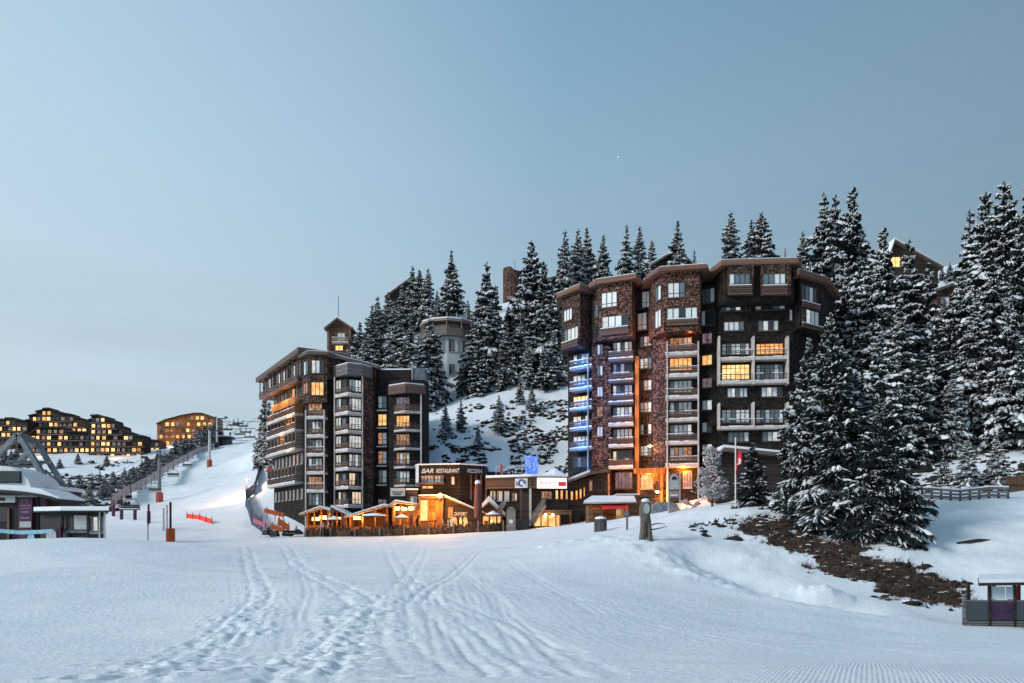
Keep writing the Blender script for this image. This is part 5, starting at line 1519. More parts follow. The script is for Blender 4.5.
# ------------------------------------------------------------------ things on the near snow
BN = thing('litter_bin', 'round grey slatted bin standing in the snow left of the carved stump', 'bin', tuple(W(600.5, 530, 70)))
p = W(600.5, 531.5, 70)
mb = MB(); mb.tube([(p.x, p.y, p.z - .3), (p.x, p.y, p.z + 1.0)], .46, 14); mb.build('body', M['metal_grey'], BN)
for k in range(14): an = 2 * math.pi * k / 14; mb = MB(); mb.box(p.x + .5 * math.cos(an) - .05, p.x + .5 * math.cos(an) + .05, p.y + .5 * math.sin(an) - .05, p.y + .5 * math.sin(an) + .05, p.z - .3, p.z + 1.02); mb.build('slat', M['wood_post'], BN)
mb = MB(); mb.tube([(p.x, p.y, p.z + 1.04), (p.x, p.y, p.z + 1.1)], .55, 14); mb.build('lid', M['metal_grey'], BN)
mb = MB(); mb.tube([(p.x, p.y, p.z + 1.1), (p.x, p.y, p.z + 1.25), (p.x, p.y, p.z + 1.32)], [.5, .45, .15], 12); mb.build('snow', M['snow'], BN)
p = W(627, 535, 66); MP = thing('marker_post', 'slim dark post with a small square head between the bin and the carved stump', 'post', tuple(p))
mb = MB(); mb.tube([(p.x, p.y, p.z - .4), (p.x, p.y, p.z + 1.55)], .08, 8); mb.build('pole', M['wood_post'], MP)
mb = MB(); mb.box(p.x - .16, p.x + .16, p.y - .1, p.y + .1, p.z + 1.55, p.z + 1.95); mb.build('head', M['metal_grey'], MP)
# carved stump
p = W(645.5, 543, 55); p.z = min(p.z, hz(p.x, p.y))
CS = thing('carved_stump', 'weathered split tree stump with a pale oval plaque standing in the snow', 'sculpture', tuple(p))
mb = MB(); Hs = 2.9
def blob_tube(mb, path, rs, seg=12, seed=1, rough=.12):
    r_ = random.Random(seed); n0 = len(mb.v)
    mb.tube(path, rs, seg, caps=True)
    for i in range(n0, len(mb.v)):
        x, y, z = mb.v[i]; k = 1 + r_.uniform(-rough, rough); c = path[min(len(path) - 1, (i - n0) // seg)]
        mb.v[i] = (c[0] + (x - c[0]) * k, c[1] + (y - c[1]) * k, z + r_.uniform(-.03, .03))
bl_ = MB()
blob_tube(bl_, [(p.x - .28 + .03 * k, p.y, p.z - .4 + k * .3) for k in range(8)] + [(p.x - .1, p.y, p.z + 1.9), (p.x - .02, p.y, p.z + 2.3), (p.x, p.y, p.z + 2.7), (p.x + .02, p.y, p.z + 2.95)], [.26, .25, .24, .24, .23, .24, .25, .28, .36, .44, .36, .12], seed=3)
bl_.build('trunk', M['wood_post'], CS)
b2_ = MB(); blob_tube(b2_, [(p.x + .36 - .03 * k, p.y + .05, p.z - .4 + k * .32) for k in range(7)] + [(p.x + .15, p.y, p.z + 2.0)], [.22, .22, .21, .2, .2, .2, .19, .14], seed=6); b2_.build('trunk', M['wood_post'], CS)
mb = MB(); mb.extrude([(p.x + .02 + .2 * math.cos(2 * math.pi * k / 14), p.y - .45, p.z + 2.35 + .36 * math.sin(2 * math.pi * k / 14)) for k in range(14)], (0, .09, 0)); mb.build('plaque', M['metal_pale'], CS)
mb = MB(); mb.lump((p.x, p.y, p.z + 2.88), .34, .3, .2, seed=8); mb.build('snow', M['snow'], CS)
mb = MB(); mb.tube([(p.x + .3, p.y, p.z + .9), (p.x + .9, p.y, p.z + 1.0), (p.x + 1.5, p.y, p.z + 1.15)], [.06, .04, .02]); mb.build('twig', M['bark'], CS)
mb = MB(); mb.tube([(p.x + .3, p.y, p.z + 1.2), (p.x + .8, p.y, p.z + 1.35), (p.x + 1.35, p.y, p.z + 1.3)], [.05, .04, .02]); mb.build('twig', M['bark'], CS)
# flagpole
p = W(735.6, 506, 66); p.z = hz(p.x, p.y)
FP = thing('flagpole', 'tall white flagpole with a limp red flag on the knoll', 'flagpole', tuple(p))
zt = W(735.6, 437, 66).z
mb = MB(); mb.tube([(p.x, p.y, p.z - .4), (p.x, p.y, zt)], [.075, .055], 8); mb.build('pole', M['white_paint'], FP)
mb = MB(); mb.tube([(p.x, p.y, zt), (p.x, p.y, zt + .1)], [.12, .05], 8); mb.build('finial', M['metal_dark'], FP)
fl = MB(); z0, z1 = W(735, 473, 66).z, W(735, 449, 66).z
nz, nx = 16, 7; vs = []
for j in range(nz):
    t = j / (nz - 1)
    for k in range(nx):
        s_ = k / (nx - 1); wd = .35 + .5 * t - .45 * t * t
        vs.append((p.x + .08 + s_ * wd * (1 if t < .55 else .2) - (0 if t < .5 else .25 * (t - .5)), p.y - .08 + .09 * math.sin(5 * s_ + 3 * t), z1 + (z0 - z1) * t - .25 * s_))
fs = [(j * nx + k, j * nx + k + 1, (j + 1) * nx + k + 1, (j + 1) * nx + k) for j in range(nz - 1) for k in range(nx - 1)]
mi_ = [1 if (5 <= j <= 8 and 2 <= k <= 3) else 0 for j in range(nz - 1) for k in range(nx - 1)]
for f_, q_ in zip(fs, mi_): fl.f.append(list(f_)); fl.m.append(q_); fl.sm.append(True)
fl.v = vs; fl.build('flag', [M['red_cloth'], M['white_paint']], FP)

# ------------------------------------------------------------------ cabin at the lower right
LC = thing('ski_cabin', 'small open sided wooden cabin with glass panes and snowy roof at the lower right edge', 'cabin', tuple(W(995, 629, 37)))
cz = W(995, 627, 37).z
x0, x1, xm = WX(964, 37), WX(1038, 37), WX(988, 37)
Yc = 37.0
xs_ = [x0, WX(989.5, Yc), WX(1014.5, Yc), x1]
for x in xs_:
    mb = MB(); mb.box(x - .06, x + .06, Yc - .06, Yc + .06, cz - .4, W(0, 585 if x > x0 + .1 else 594, Yc).z); mb.build('post', M['plank_grey'] if x == x0 else M['plank_dark'], LC)
    xb = x * (Yc + 2.6) / Yc + .25; mb = MB(); mb.box(xb - .06, xb + .06, Yc + 2.6, Yc + 2.72, cz - .4, W(0, 585, Yc).z); mb.build('post', M['plank_dark'], LC)
mat_tint = mat_glass('smoked_panel', (.035, .045, .055), .25)
for i, (a, b_) in enumerate(zip(xs_[:-1], xs_[1:])):
    mb = MB(); mb.box(a + .063, b_ - .063, Yc - .02, Yc + .02, W(0, 620, Yc).z, W(0, 600, Yc).z); mb.build('lower_panel', mat_tint if i != 1 else mat_noise('plum_panel', (.03, .018, .04), (.07, .035, .08), 2, .4), LC)
    mb = MB(); mb.box(a + .063, b_ - .063, Yc - .04, Yc + .04, W(0, 601.6, Yc).z, W(0, 600.05, Yc).z); mb.build('rail', M['plank_grey'], LC)
    for k, (ya, yb) in enumerate(((628.8, 625.6), (624.8, 621))):
        mb = MB(); mb.box(a + .063, b_ - .063, Yc - .05, Yc - .0, W(0, ya, Yc).z, W(0, yb, Yc).z); mb.build('skirt_board', M['plank_grey'], LC)
for a, b_ in ((990.5, 1005), (1006, 1013.5)):
    mb = MB(); A, B = W(a, 599.9, Yc), W(b_, 586.5, Yc); mb.box(A.x, B.x, Yc - .01, Yc + .02, A.z + .02, B.z); mb.build('pane', mat_glass('pale_pane', (.5, .6, .64), .15) if 'pale_pane' not in bpy.data.materials else bpy.data.materials['pale_pane'], LC)
mb = MB(); A, B = W(1019, 604, Yc), W(1030, 588, Yc); mb.box(A.x, B.x, Yc + .8, Yc + .85, A.z, B.z); mb.build('red_board', M['red_cloth'], LC)
mb = MB(); mb.box(x0 * (Yc + 2.5) / Yc + .3, x1 + 1.5, Yc + 2.5, Yc + 2.58, cz - .3, W(0, 607, Yc).z); mb.build('back_wall', M['plank_dark'], LC)
mb = MB(); mb.prism([(x0 + .1, Yc + .1), (x1, Yc + .1), (x1 + 1.4, Yc + 2.49), (x0 * 1.068 + .3, Yc + 2.49)], cz - .9, cz + .06); mb.build('floor', M['plank_dark'], LC)
rp = [(WX(972, Yc), Yc - .5), (x1 + .3, Yc - .7), (x1 + 2, Yc + 3), (WX(978, Yc + 3), Yc + 3)]
zz = [W(0, 585.3, Yc).z, W(0, 584, Yc).z, W(0, 582, Yc).z, W(0, 583.5, Yc).z]
mb = MB(); mb.prism(rp, zz, [z + .13 for z in zz]); r_ = mb.build('roof', M['plank_dark'], LC)
mb = MB(); mb.prism(grow(rp, -.03), [z + .134 for z in zz], [z + .30 for z in zz]); mb.build('snow', M['snow'], r_)
for i, px in enumerate((983, 999)):
    p = W(px, 626, 38.2); T = thing('cafe_chair', ['grey cafe chair behind the smoked panel of the cabin', 'grey cafe chair behind the plum panel of the cabin'][i], 'chair', (p.x, p.y, cz + .06), 'chairs in the cabin')
    z0 = cz + .064
    mb = MB(); mb.box(p.x - .25, p.x + .25, p.y - .25, p.y + .25, z0 + .43, z0 + .48); mb.build('seat', M['metal_pale'], T)
    mb = MB(); mb.box(p.x - .25, p.x + .25, p.y + .22, p.y + .27, z0 + .483, z0 + .95); mb.build('backrest', M['metal_pale'], T)
    for sx in (-.22, .22):
        for sy in (-.22, .22): mb = MB(); mb.box(p.x + sx - .02, p.x + sx + .02, p.y + sy - .02, p.y + sy + .02, z0, z0 + .427); mb.build('leg', M['metal_dark'], T)

# fence and log on the right slope
RF = thing('wooden_fence', 'dark slatted wooden fence crossing the slope behind the big spruces', 'fence', tuple(W(965, 500, 70)))
A, B = (922, 71.5), (1008, 69.5)
n_ = 9; prev = None
for k in range(n_ + 1):
    px = A[0] + (B[0] - A[0]) * k / n_; Y = A[1] + (B[1] - A[1]) * k / n_; x = WX(px, Y); g = hz(x, Y)
    mb = MB(); mb.box(x - .07, x + .07, Y - .07, Y + .07, g - .4, g + 1.15); mb.build('post', M['plank_dark'], RF)
    if prev:
        a, b_ = Vector((prev[0], prev[1] - .1, prev[2])), Vector((x, Y - .1, g))
        for h in (.25, .55, .85): mb = MB(); mb.beam(a + Vector((0, 0, h)), b_ + Vector((0, 0, h)), .05, .2); mb.build('board', M['plank_grey'], RF)
        mb = MB(); mb.beam(a + Vector((0, 0, 1.03)), b_ + Vector((0, 0, 1.03)), .12, .12); mb.build('snow', M['snow'], RF)
    prev = (x, Y, g)
BW_ = thing('plank_wall', 'brown plank wall at the right end of the dark slope fence', 'fence', tuple(W(1018, 495, 72)))
for k in range(3):
    a, b_ = W(1006 + 10 * k, 0, 73), W(1015.5 + 10 * k, 0, 73); g = hz(a.x, 73)
    mb = MB(); mb.box(a.x, b_.x, 72.9, 73.05, g - .4, g + 1.5); mb.build('panel', M['plank_brown'], BW_)
lg = [Vector((WX(x, 55), 55, hz(WX(x, 55), 55) - .03)) for x in (957, 966, 978, 990)]
mb = MB(); mb.tube(lg, [.13, .17, .2, .1], 9); q_ = mb.build('fallen_log', M['bark'], None, loc=tuple(lg[1])); tag(q_, 'dark log lying in the snow right of the big spruces', 'log')

# ski racks and folded parasols along the terrace
for i, (px, Y, lab) in enumerate(((327, 96.8, 'ski rack leaning by the leftmost lit hut'), (391, 96.0, 'ski rack standing left of the bright canopy'), (447, 95.0, 'ski rack left of the orange arched doors'))):
    x = WX(px, Y); g = hz(x, Y); T = thing('ski_rack', lab, 'rack', (x, Y, g), 'ski racks on the terrace')
    mb = MB(); mb.beam((x - .9, Y, g + 1.15), (x + .9, Y, g + 1.15), .06, .08); mb.beam((x - .9, Y, g - .2), (x - .9, Y, g + 1.2), .07, .07); mb.beam((x + .9, Y, g - .2), (x + .9, Y, g + 1.2), .07, .07); mb.build('frame', M['plank_brown'], T)
    for k in range(6):
        mb = MB(); a = Vector((x - .75 + .3 * k, Y - .35, g)); mb.beam(a, a + Vector((rng.uniform(-.08, .08), .4, 1.7)), .09, .03); mb.build('ski', M[rng.choice(['metal_pale', 'red_pad', 'black', 'blue_banner'])], T)
for i, (px, Y, h_, lab) in enumerate(((343, 96.4, 2.6, 'short folded parasol between the two left terrace huts'), (384, 95.9, 2.7, 'short folded parasol at the right end of the long roofed hut'), (412, 95.2, 2.7, 'short folded parasol before the wooden stairs'))):
    x = WX(px, Y); g = hz(x, Y); T = thing('closed_parasol', lab, 'parasol', (x, Y, g), 'folded parasols on the terrace')
    mb = MB(); mb.tube([(x, Y, g - .2), (x, Y, g + h_)], .04); mb.build('pole', M['metal_dark'], T)
    mb = MB(); mb.tube([(x, Y, g + .9), (x, Y, g + 1.2), (x, Y, g + h_ * .8), (x, Y, g + h_)], [.14, .2, .16, .03], 8); mb.build('canopy', bpy.data.materials['parasol_cloth'], T)
for i, px in enumerate((312, 323, 337, 352, 366, 379, 395, 404, 424, 437, 470, 486)):
    Y = 95.4 if px > 340 else 96.9; x = WX(px, Y); g = hz(x, Y) + .02
    T = thing('terrace_chair', 'wooden terrace chair behind the brushwood fence', 'chair', (x, Y, g), 'chairs on the restaurant terrace')
    mb = MB(); mb.box(x - .22, x + .22, Y - .22, Y + .22, g + .65, g + .7); mb.build('seat', M['plank_brown'], T)
    mb = MB(); mb.box(x - .22, x + .22, Y + .18, Y + .22, g + .703, g + 1.25); mb.build('backrest', M['plank_orange'], T)
    for sx in (-.2, .2):
        for sy in (-.19, .19): mb = MB(); mb.box(x + sx - .025, x + sx + .025, Y + sy - .025, Y + sy + .025, g - .1, g + .647); mb.build('leg', M['plank_brown'], T)

for i, (px, Y, top, r_, lab) in enumerate(((334, 96.2, 516.5, 1.1, 'small open brown parasol between the two left terrace huts'), (402, 95.0, 514.5, 1.0, 'small open brown parasol before the bright canopy'), (493, 94.6, 511.5, 1.1, 'open brown parasol before the low lit shed'))):
    x = WX(px, Y); g = hz(x, Y); zt = W(px, top, Y).z; T = thing('open_parasol', lab, 'parasol', (x, Y, g), 'open parasols on the terrace')
    mb = MB(); mb.tube([(x, Y, g - .2), (x, Y, zt)], .04); mb.build('pole', M['metal_dark'], T)
    mb = MB(); mb.tube([(x, Y, zt - .5), (x, Y, zt - .46), (x, Y, zt)], [r_, r_ * .98, .05], 8, sm=False); mb.build('canopy', bpy.data.materials['parasol_cloth'], T)
    mb = MB(); mb.tube([(x, Y, zt - .38), (x, Y, zt - .3), (x, Y, zt + .08)], [r_ * .8, r_ * .75, .05], 8); mb.build('snow', M['snow'], T)
# ------------------------------------------------------------------ chairlift station at the left edge
LS = thing('lift_station', 'white domed chairlift station with a steel A frame over it at the left edge', 'lift station', tuple(W(20, 500, 84)))
Yt = 84
def steel(x0, y0, x1, y1, Y0=Yt, Y1=None, w_=.75, nm='truss_leg', mt='metal_grey'):
    mb = MB(); mb.beam(W(x0, y0, Y0), W(x1, y1, Y1 or Y0), w_, w_ * .9); return mb.build(nm, M[mt], LS)
steel(18.5, 434, 51, 488, w_=.55); steel(18, 434.5, -20, 474, w_=.55); steel(36, 441, 74, 503, 86, w_=.5); steel(35.5, 442, 8, 474, 88, w_=.4)
mb = MB(); mb.beam(W(18.5, 436, 83.9), W(36, 442.5, 86), .7, .7); mb.build('truss_beam', M['metal_grey'], LS)
steel(6, 461.5, 50, 462.5, 84.3, 85.5, .35, 'truss_beam'); steel(24, 460, 30, 453, 84.1, 84.2, .3, 'truss_beam'); steel(0, 466, 42, 466.5, 84.6, 85.4, .3, 'truss_beam'); steel(45, 470, 62, 486, 85.5, 86, .25, 'truss_beam')
# curved white shell
mb = MB(); pr = []
for k in range(15):
    t = math.pi * k / 14
    pr.append((W(-8, 0, 80).x + 4.5 * math.cos(t) * 1.0 if k else 0, 0, 0))
cx_, rz_ = WX(-6, 80), W(0, 465.5, 80).z - W(0, 496, 80).z
vs, n_ = [], 15
for j, y in enumerate((79.2, 80, 83, 85)):
    sc = (.97, 1, 1, .93)[j]
    for k in range(n_):
        t = math.pi * k / (n_ - 1); ct, st_ = math.cos(t), math.sin(t)
        vs.append((cx_ + 4.35 * sc * math.copysign(abs(ct) ** .75, ct), y, W(0, 496, 80).z + rz_ * sc * st_ ** .8))
fs = [(j * n_ + k, j * n_ + k + 1, (j + 1) * n_ + k + 1, (j + 1) * n_ + k) for j in range(3) for k in range(n_ - 1)]
fs += [tuple(range(n_))[::-1], tuple(range(3 * n_, 4 * n_))]
mb.add(vs, fs, 0, False); mb.build('shell', mat_plain('shell_white', (.72, .75, .75)), LS)
mb = MB(); boxpx(mb, -10, 471, 20.5, 483, 79.0, .18); wnd = mb.build('window', M['metal_dark'], LS)
mb = MB(); boxpx(mb, -9, 472, 19.6, 482, 78.95, .045); mb.build('pane', M['glass'], wnd)
mb = MB(); boxpx(mb, -10, 486, 20, 488.6, 78.8, .4); mb.build('snow', M['snow'], LS)
# lower plum kiosk with curved snowy roof
KB = thing('ticket_kiosk', 'plum coloured ticket kiosk with a curved snowy roof under the white dome', 'kiosk', tuple(W(20, 541, 76)))
mb = MB(); boxpx(mb, -30, 497, 39, 548, 77.6, 3.6); mb.build('wall', M['black'], KB)
vs = []
rp = [W(x, y, 76.4) for x, y in ((-30, 489), (-5, 489.5), (10, 490.3), (25, 491.7), (40, 494), (52, 496.7), (57.5, 498.8))]
mb = MB(); mb.extrude(rp + [p_ + Vector((0, 0, -.28)) for p_ in rp[::-1]], (0, 5, 0)); r_ = mb.build('roof', M['metal_dark'], KB)
mb = MB(); rp2 = [p_ + Vector((0, .1, .005)) for p_ in rp]; mb.extrude(rp2 + [p_ + Vector((0, 0, .5 if i_ < 5 else .2)) for i_, p_ in list(enumerate(rp2))[::-1]], (0, 4.8, 0)); mb.build('snow', M['snow'], r_)
mb = MB(); boxpx(mb, 18.5, 497.5, 32, 538, 77.3, .28); pnl = mb.build('info_panel', M['purple'], KB)
mb = MB(); boxpx(mb, 19.5, 521.5, 31, 527.5, 77.25, .046); mb.build('notice', M['metal_pale'], pnl)
mb = MB()
boxpx(mb, 22, 500, 23, 504, 77.26, .036); boxpx(mb, 27, 500, 28, 504, 77.26, .036)
mb.build('logo_mark', M['rail_pale'], pnl)
mb = MB(); boxpx(mb, 22.97, 499.2, 27.03, 499.9, 77.26, .036); boxpx(mb, 19.7, 505, 31, 506.2, 77.26, .036); boxpx(mb, 20.5, 507.8, 30, 508.8, 77.26, .036); boxpx(mb, 21, 511, 29, 513.2, 77.26, .036); boxpx(mb, 20, 517, 30, 519, 77.26, .036); mb.build('lettering_bar', mat_plain('plum_pale', (.22, .12, .2)), pnl)
mb = MB(); boxpx(mb, -20, 496, 15, 502.5, 77.2, .38); cb = mb.build('counter_sign', M['metal_pale'], KB)
mb = MB(); boxpx(mb, -4, 497.5, 4.5, 500.8, 77.15, .047); mb.build('screen', M['black'], cb)
mb = MB(); boxpx(mb, 7, 508, 9, 540, 77.4, .15); mb.build('post', M['fascia'], KB)
mb = MB(); boxpx(mb, -20, 507, 6.8, 522, 77.5, .09); mb.build('window', M['glass'], KB)
mb = MB(); boxpx(mb, 33, 497, 46, 510, 77.7, .3); mb.build('side_panel', M['purple'], KB)
# shed roof behind
mb = MB(); A, B = W(37, 490.5, 82), W(60, 490.5, 82); mb.box(A.x, B.x, 82, 86, A.z - 1.8, A.z); q_ = mb.build('pump_house', M['metal_dark'], None, loc=tuple(A)); tag(q_, 'small dark shed with a flat snow slab roof behind the plum kiosk', 'shed')
s = MB(); s.box(A.x - .2, B.x + .3, 81.8, 86, A.z + .004, A.z + .4); s.build('snow', M['snow'], q_)
# blue banner
BB = thing('barrier_banner', 'long pale blue banner stretched on posts in front of the plum kiosk', 'banner', tuple(W(25, 541, 74)))
bp_ = [W(-30, 529, 73.6), W(0, 529, 73.8), W(20, 530.5, 74), (W(38, 530, 74)), W(52, 529, 74)]
mb = MB()
for a, b_ in zip(bp_[:-1], bp_[1:]):
    d_ = Vector((0, .05, 0)); h = Vector((0, 0, .36)); mb.hexa([a - h, b_ - h, b_ - h + d_, a - h + d_, a, b_, b_ + d_, a + d_])
mb.build('banner', M['blue_banner'], BB)
mb = MB(); mb.extrude([(W(x, y, 73.95).x, 73.95, W(x, y, 73.95).z) for x, y in ((52.2, 529.5), (55.5, 532), (56, 537), (53, 541.5), (46.5, 541.5), (46, 534), (49, 533))], (0, .12, 0)); mb.build('banner_end', M['metal_pale'], BB)
mb = MB(); mb.extrude([(W(x, y, 74).x, 74.06, W(x, y, 74).z) for x, y in ((28, 534), (33, 533), (34, 541.5), (26, 541.5))], (0, .08, 0)); mb.build('banner_end', M['blue_banner'], BB)
for x in (14, 28, 48, 57): mb = MB(); p = W(x, 542, 74.3); mb.tube([(p.x, p.y, p.z - .5), (p.x, p.y, W(0, 528, 74.3).z)], .06); mb.build('post', M['purple'], BB)
# long low hut with flat snowy roof
FH = thing('ticket_hut', 'low dark ticket hut with a flat snowy roof right of the plum kiosk', 'hut', tuple(W(72, 541, 77)))
hp = pl((40, 77.5), (68, 76), (104, 76), (103, 81), (40, 81))
mb = MB(); mb.prism(hp, W(0, 548, 76).z, W(0, 512, 76).z); mb.build('wall', M['metal_dark'], FH)
rp = pl((33, 76.6), (60, 75), (109.5, 75), (107, 82), (33, 82))
z_ = W(0, 511.8, 75).z
mb = MB(); mb.prism(rp, z_, z_ + .12); r_ = mb.build('roof', M['metal_dark'], FH); s = MB(); s.prism(grow(rp, -.05), z_ + .124, z_ + .52); s.build('snow', M['snow'], r_)
ff = Facet((68, 76), (104, 76)); fl_ = Facet((40, 77.5), (68, 76))
for x0, x1, st in ((60, 63.5, 'pale'), (66, 72, 'dark')): winpx(FH, fl_ if x1 < 68 else fl_, x0, 516, min(x1, 67.6), 529, st, 1 if st == 'pale' else 2)
winpx(FH, ff, 69, 516.5, 73.5, 530, 'dark', 1)
mb = MB(); boxpx(mb, 73.9, 515.5, 86.5, 529.5, 75.85, .14); mb.build('white_panel', M['metal_pale'], FH)
for x0, x1, st in ((88.5, 92, 'dark'), (93, 98.5, 'pale'), (100, 103.5, 'dark')): winpx(FH, ff, x0, 516.5, x1, 533, st, 1, fm='frame_pale')
for x in (61, 87.3, 99.3, 104.2): mb = MB(); boxpx(mb, x - .6, 512, x + .6, 546, 75.7, .15); mb.build('post', M['metal_pale'] if x > 90 else M['metal_dark'], FH)
for x0, x1 in ((61.7, 86.6), (88, 98.6), (100, 103.5)): mb = MB(); boxpx(mb, x0, 530.5, x1, 533, 75.8, .1); mb.build('rail', M['metal_grey'], FH)
mb = MB(); boxpx(mb, 57.5, 527, 60.5, 541, 75.4, .4); q_ = mb.build('marker_column', M['purple'], None, loc=tuple(W(59, 541, 75.4))); tag(q_, 'short plum marker column between the banner and the ticket hut', 'post')

# ------------------------------------------------------------------ chairlift
def pylon(px, py0, py1, Y, lab, padc, arm=5.0):
    a, t = W(px, py0, Y), W(px, py1, Y); a.z = min(a.z, hz(a.x, Y))
    T = thing('lift_pylon', lab, 'pylon', tuple(a), 'chairlift pylons')
    mb = MB(); mb.tube([(a.x, Y, a.z - 1), (a.x, Y, t.z)], [.42, .32], 10); mb.build('mast', M['metal_pale'] if Y > 180 else M['metal_grey'], T)
    mb = MB(); mb.beam((a.x - arm / 2, Y, t.z - .2), (a.x + arm / 2, Y, t.z - .2), .35, .35); mb.build('crossarm', M['metal_dark'], T)
    for s_ in (-1, 1):
        mb = MB(); x = a.x + s_ * arm / 2
        mb.beam((x, Y - 1.6, t.z + .1), (x, Y + 1.6, t.z + .3), .2, .3)
        for k in range(4): mb.tube([(x - .12, Y - 1.3 + .85 * k, t.z + .35), (x + .12, Y - 1.3 + .85 * k, t.z + .35)], .22, 8)
        mb.build('sheave_train', M['metal_dark'], T)
    g = hz(a.x, Y)
    mb = MB(); mb.tube([(a.x, Y, g - .4), (a.x, Y, g + 1.9)], .72, 12); mb.build('padding', M[padc], T)
    return Vector((a.x, Y, t.z + .5)), arm
p1_, arm = pylon(159.5, 504, 459, 165, 'nearer chairlift pylon with red padding beside the piste', 'red_pad', 6)
p2_, _a = pylon(209.5, 466, 430, 222, 'farther chairlift pylon on the upper piste', 'red_pad', 6)
p3_, _a = pylon(217, 446, 418, 300, 'chairlift pylon at the skyline beside the orange lit far block', 'purple', 7)
# top bull-wheel building
TP = thing('lift_terminal', 'small dark lift hut on the skyline at the top of the piste', 'lift station', tuple(W(225, 445, 315)))
for x0, x1, y0, y1, mt in ((216, 229, 438, 446, 'purple'),):
    mb = MB(); a, b_ = W(x0, y1, 312), W(x1, y0, 312); mb.box(a.x, b_.x, 312, 316, a.z - 1, b_.z); mb.build('wall', M['metal_grey'], TP)
for x in (216, 221, 230): mb = MB(); a, b_ = W(x, 447, 311), W(x, 432, 311); mb.box(a.x - .25, a.x + .25, 311, 311.5, a.z - 1, b_.z); mb.build('post', M['metal_dark'], TP)
mb = MB(); a, b_ = W(212, 438, 311), W(231, 436.5, 311); mb.box(a.x, b_.x, 310.5, 316, a.z, b_.z); r_ = mb.build('roof', M['metal_dark'], TP)
s = MB(); s.box(a.x + .1, b_.x - .1, 310.6, 316, b_.z + .004, b_.z + .4); s.build('snow', M['snow'], r_)
cab = {}
for s_, nm in ((-1, 'left'), (1, 'right')):
    d_ = Vector((s_ * 3, 0, 0))
    path = [W(64, 494, 95) + d_ * .7, p1_ + d_, p2_ + d_, p3_ + d_ * 1.15, W(228, 437, 340) + d_]
    full = []
    for a, b_ in zip(path[:-1], path[1:]):
        for k in range(8):
            t = k / 8; q_ = a.lerp(b_, t); q_.z -= 4 * t * (1 - t) * (b_ - a).length * .012; full.append(q_)
    full.append(path[-1]); cab[s_] = full
    mb = MB(); mb.tube(full, .035, 4); q_ = mb.build('haul_cable', M['metal_dark'], None, loc=tuple(full[0])); tag(q_, ['thin left hand haul cable running up to the skyline pylons', 'thin right hand haul cable running up to the skyline pylons'][s_ > 0], 'cable')
# two power lines across the piste skyline
for k, y in enumerate((421.3, 428.2)):
    a, b_ = W(217, y, 300), W(262, y, 240); mb = MB(); mb.tube([a, a.lerp(b_, .5) + Vector((0, 0, -.3)), b_], .10, 5); q_ = mb.build('power_line', M['metal_dark'], None, loc=tuple(a)); tag(q_, ['upper of two dark wires between the skyline pylon and the left block', 'lower of two dark wires between the skyline pylon and the left block'][k], 'cable')
proto_chair = {}


def chair(top, lab, rot=0.0):
    T = thing('lift_chair', lab, 'chairlift seat', tuple(top), 'chairs on the lift')
    x, y, z = top
    wd = 2.5
    mb = MB(); mb.tube([(x, y, z), (x, y + .15, z - .8), (x, y + .5, z - 1.6), (x, y + .35, z - 2.1)], .06, 6); mb.build('hanger', M['metal_dark'], T)
    mb = MB(); pts = [(x + wd / 2 * math.cos(t), y + .3, z - 3.4 + 1.55 * math.sin(t)) for t in np.linspace(0, math.pi, 11)]; mb.tube(pts, .05, 6); mb.build('bail', M['metal_grey'], T)
    mb = MB(); mb.box(x - wd / 2, x + wd / 2, y - .3, y + .3, z - 3.5, z - 3.38); mb.build('seat', M['metal_dark'], T)
    mb = MB(); mb.box(x - wd / 2 + .06, x + wd / 2 - .06, y + .32, y + .4, z - 3.33, z - 2.75); mb.build('backrest', M['metal_dark'], T)
    mb = MB(); mb.tube([(x - wd / 2, y - .35, z - 3.0), (x + wd / 2, y - .35, z - 3.0)], .04, 5); mb.build('safety_bar', M['metal_grey'], T)
    mb = MB(); mb.box(x - wd / 2, x + wd / 2, y - .28, y + .28, z - 3.376, z - 3.28); mb.build('snow', M['snow'], T)
    return T
chair(W(130, 485, 112), 'nearest empty chairlift seat hanging low over the left of the piste')
chair(W(154, 473, 146), 'chairlift seat just left of the nearer pylon')
chair(W(173, 461, 182), 'chairlift seat right of the nearer pylon, second farthest up the near line')
chair(W(187, 453, 205), 'chairlift seat hanging before the upper fence, left of the farther pylon')
for i, (x, y, Y) in enumerate(((227, 429.5, 330), (234, 425, 335), (238, 423.5, 340), (243, 426, 345), (246, 432, 330), (240, 434, 335), (250, 437, 330))):
    p = W(x, y, Y); mb = MB()
    mb.box(p.x - 2.2, p.x + 2.2, p.y - .4, p.y + .4, p.z - .3, p.z + .25); mb.box(p.x - .12, p.x + .12, p.y - .1, p.y + .1, p.z + .25, p.z + 2.6); mb.box(p.x - 2.1, p.x - 1.95, p.y - .1, p.y + .1, p.z + .25, p.z + 1.2); mb.box(p.x + 1.95, p.x + 2.1, p.y - .1, p.y + .1, p.z + .25, p.z + 1.2)
    q_ = mb.build('lift_chair', M['metal_dark'], None, loc=tuple(p)); tag(q_, 'tiny dark chairlift seat against the sky at the top of the piste', 'chairlift seat', 'far chairs at the skyline')
for k, (pa, pb) in enumerate((((228, 436), (256, 418)), ((232, 440), (258, 441)))):
    a, b_ = W(*pa, 335), W(*pb, 335); mb = MB(); mb.tube([a, b_], .08, 4); q_ = mb.build('haul_cable', M['metal_dark'], None, loc=tuple(a)); tag(q_, ['thin far cable rising to the right above the skyline lift hut', 'thin far cable running level right of the skyline lift hut'][k], 'cable')

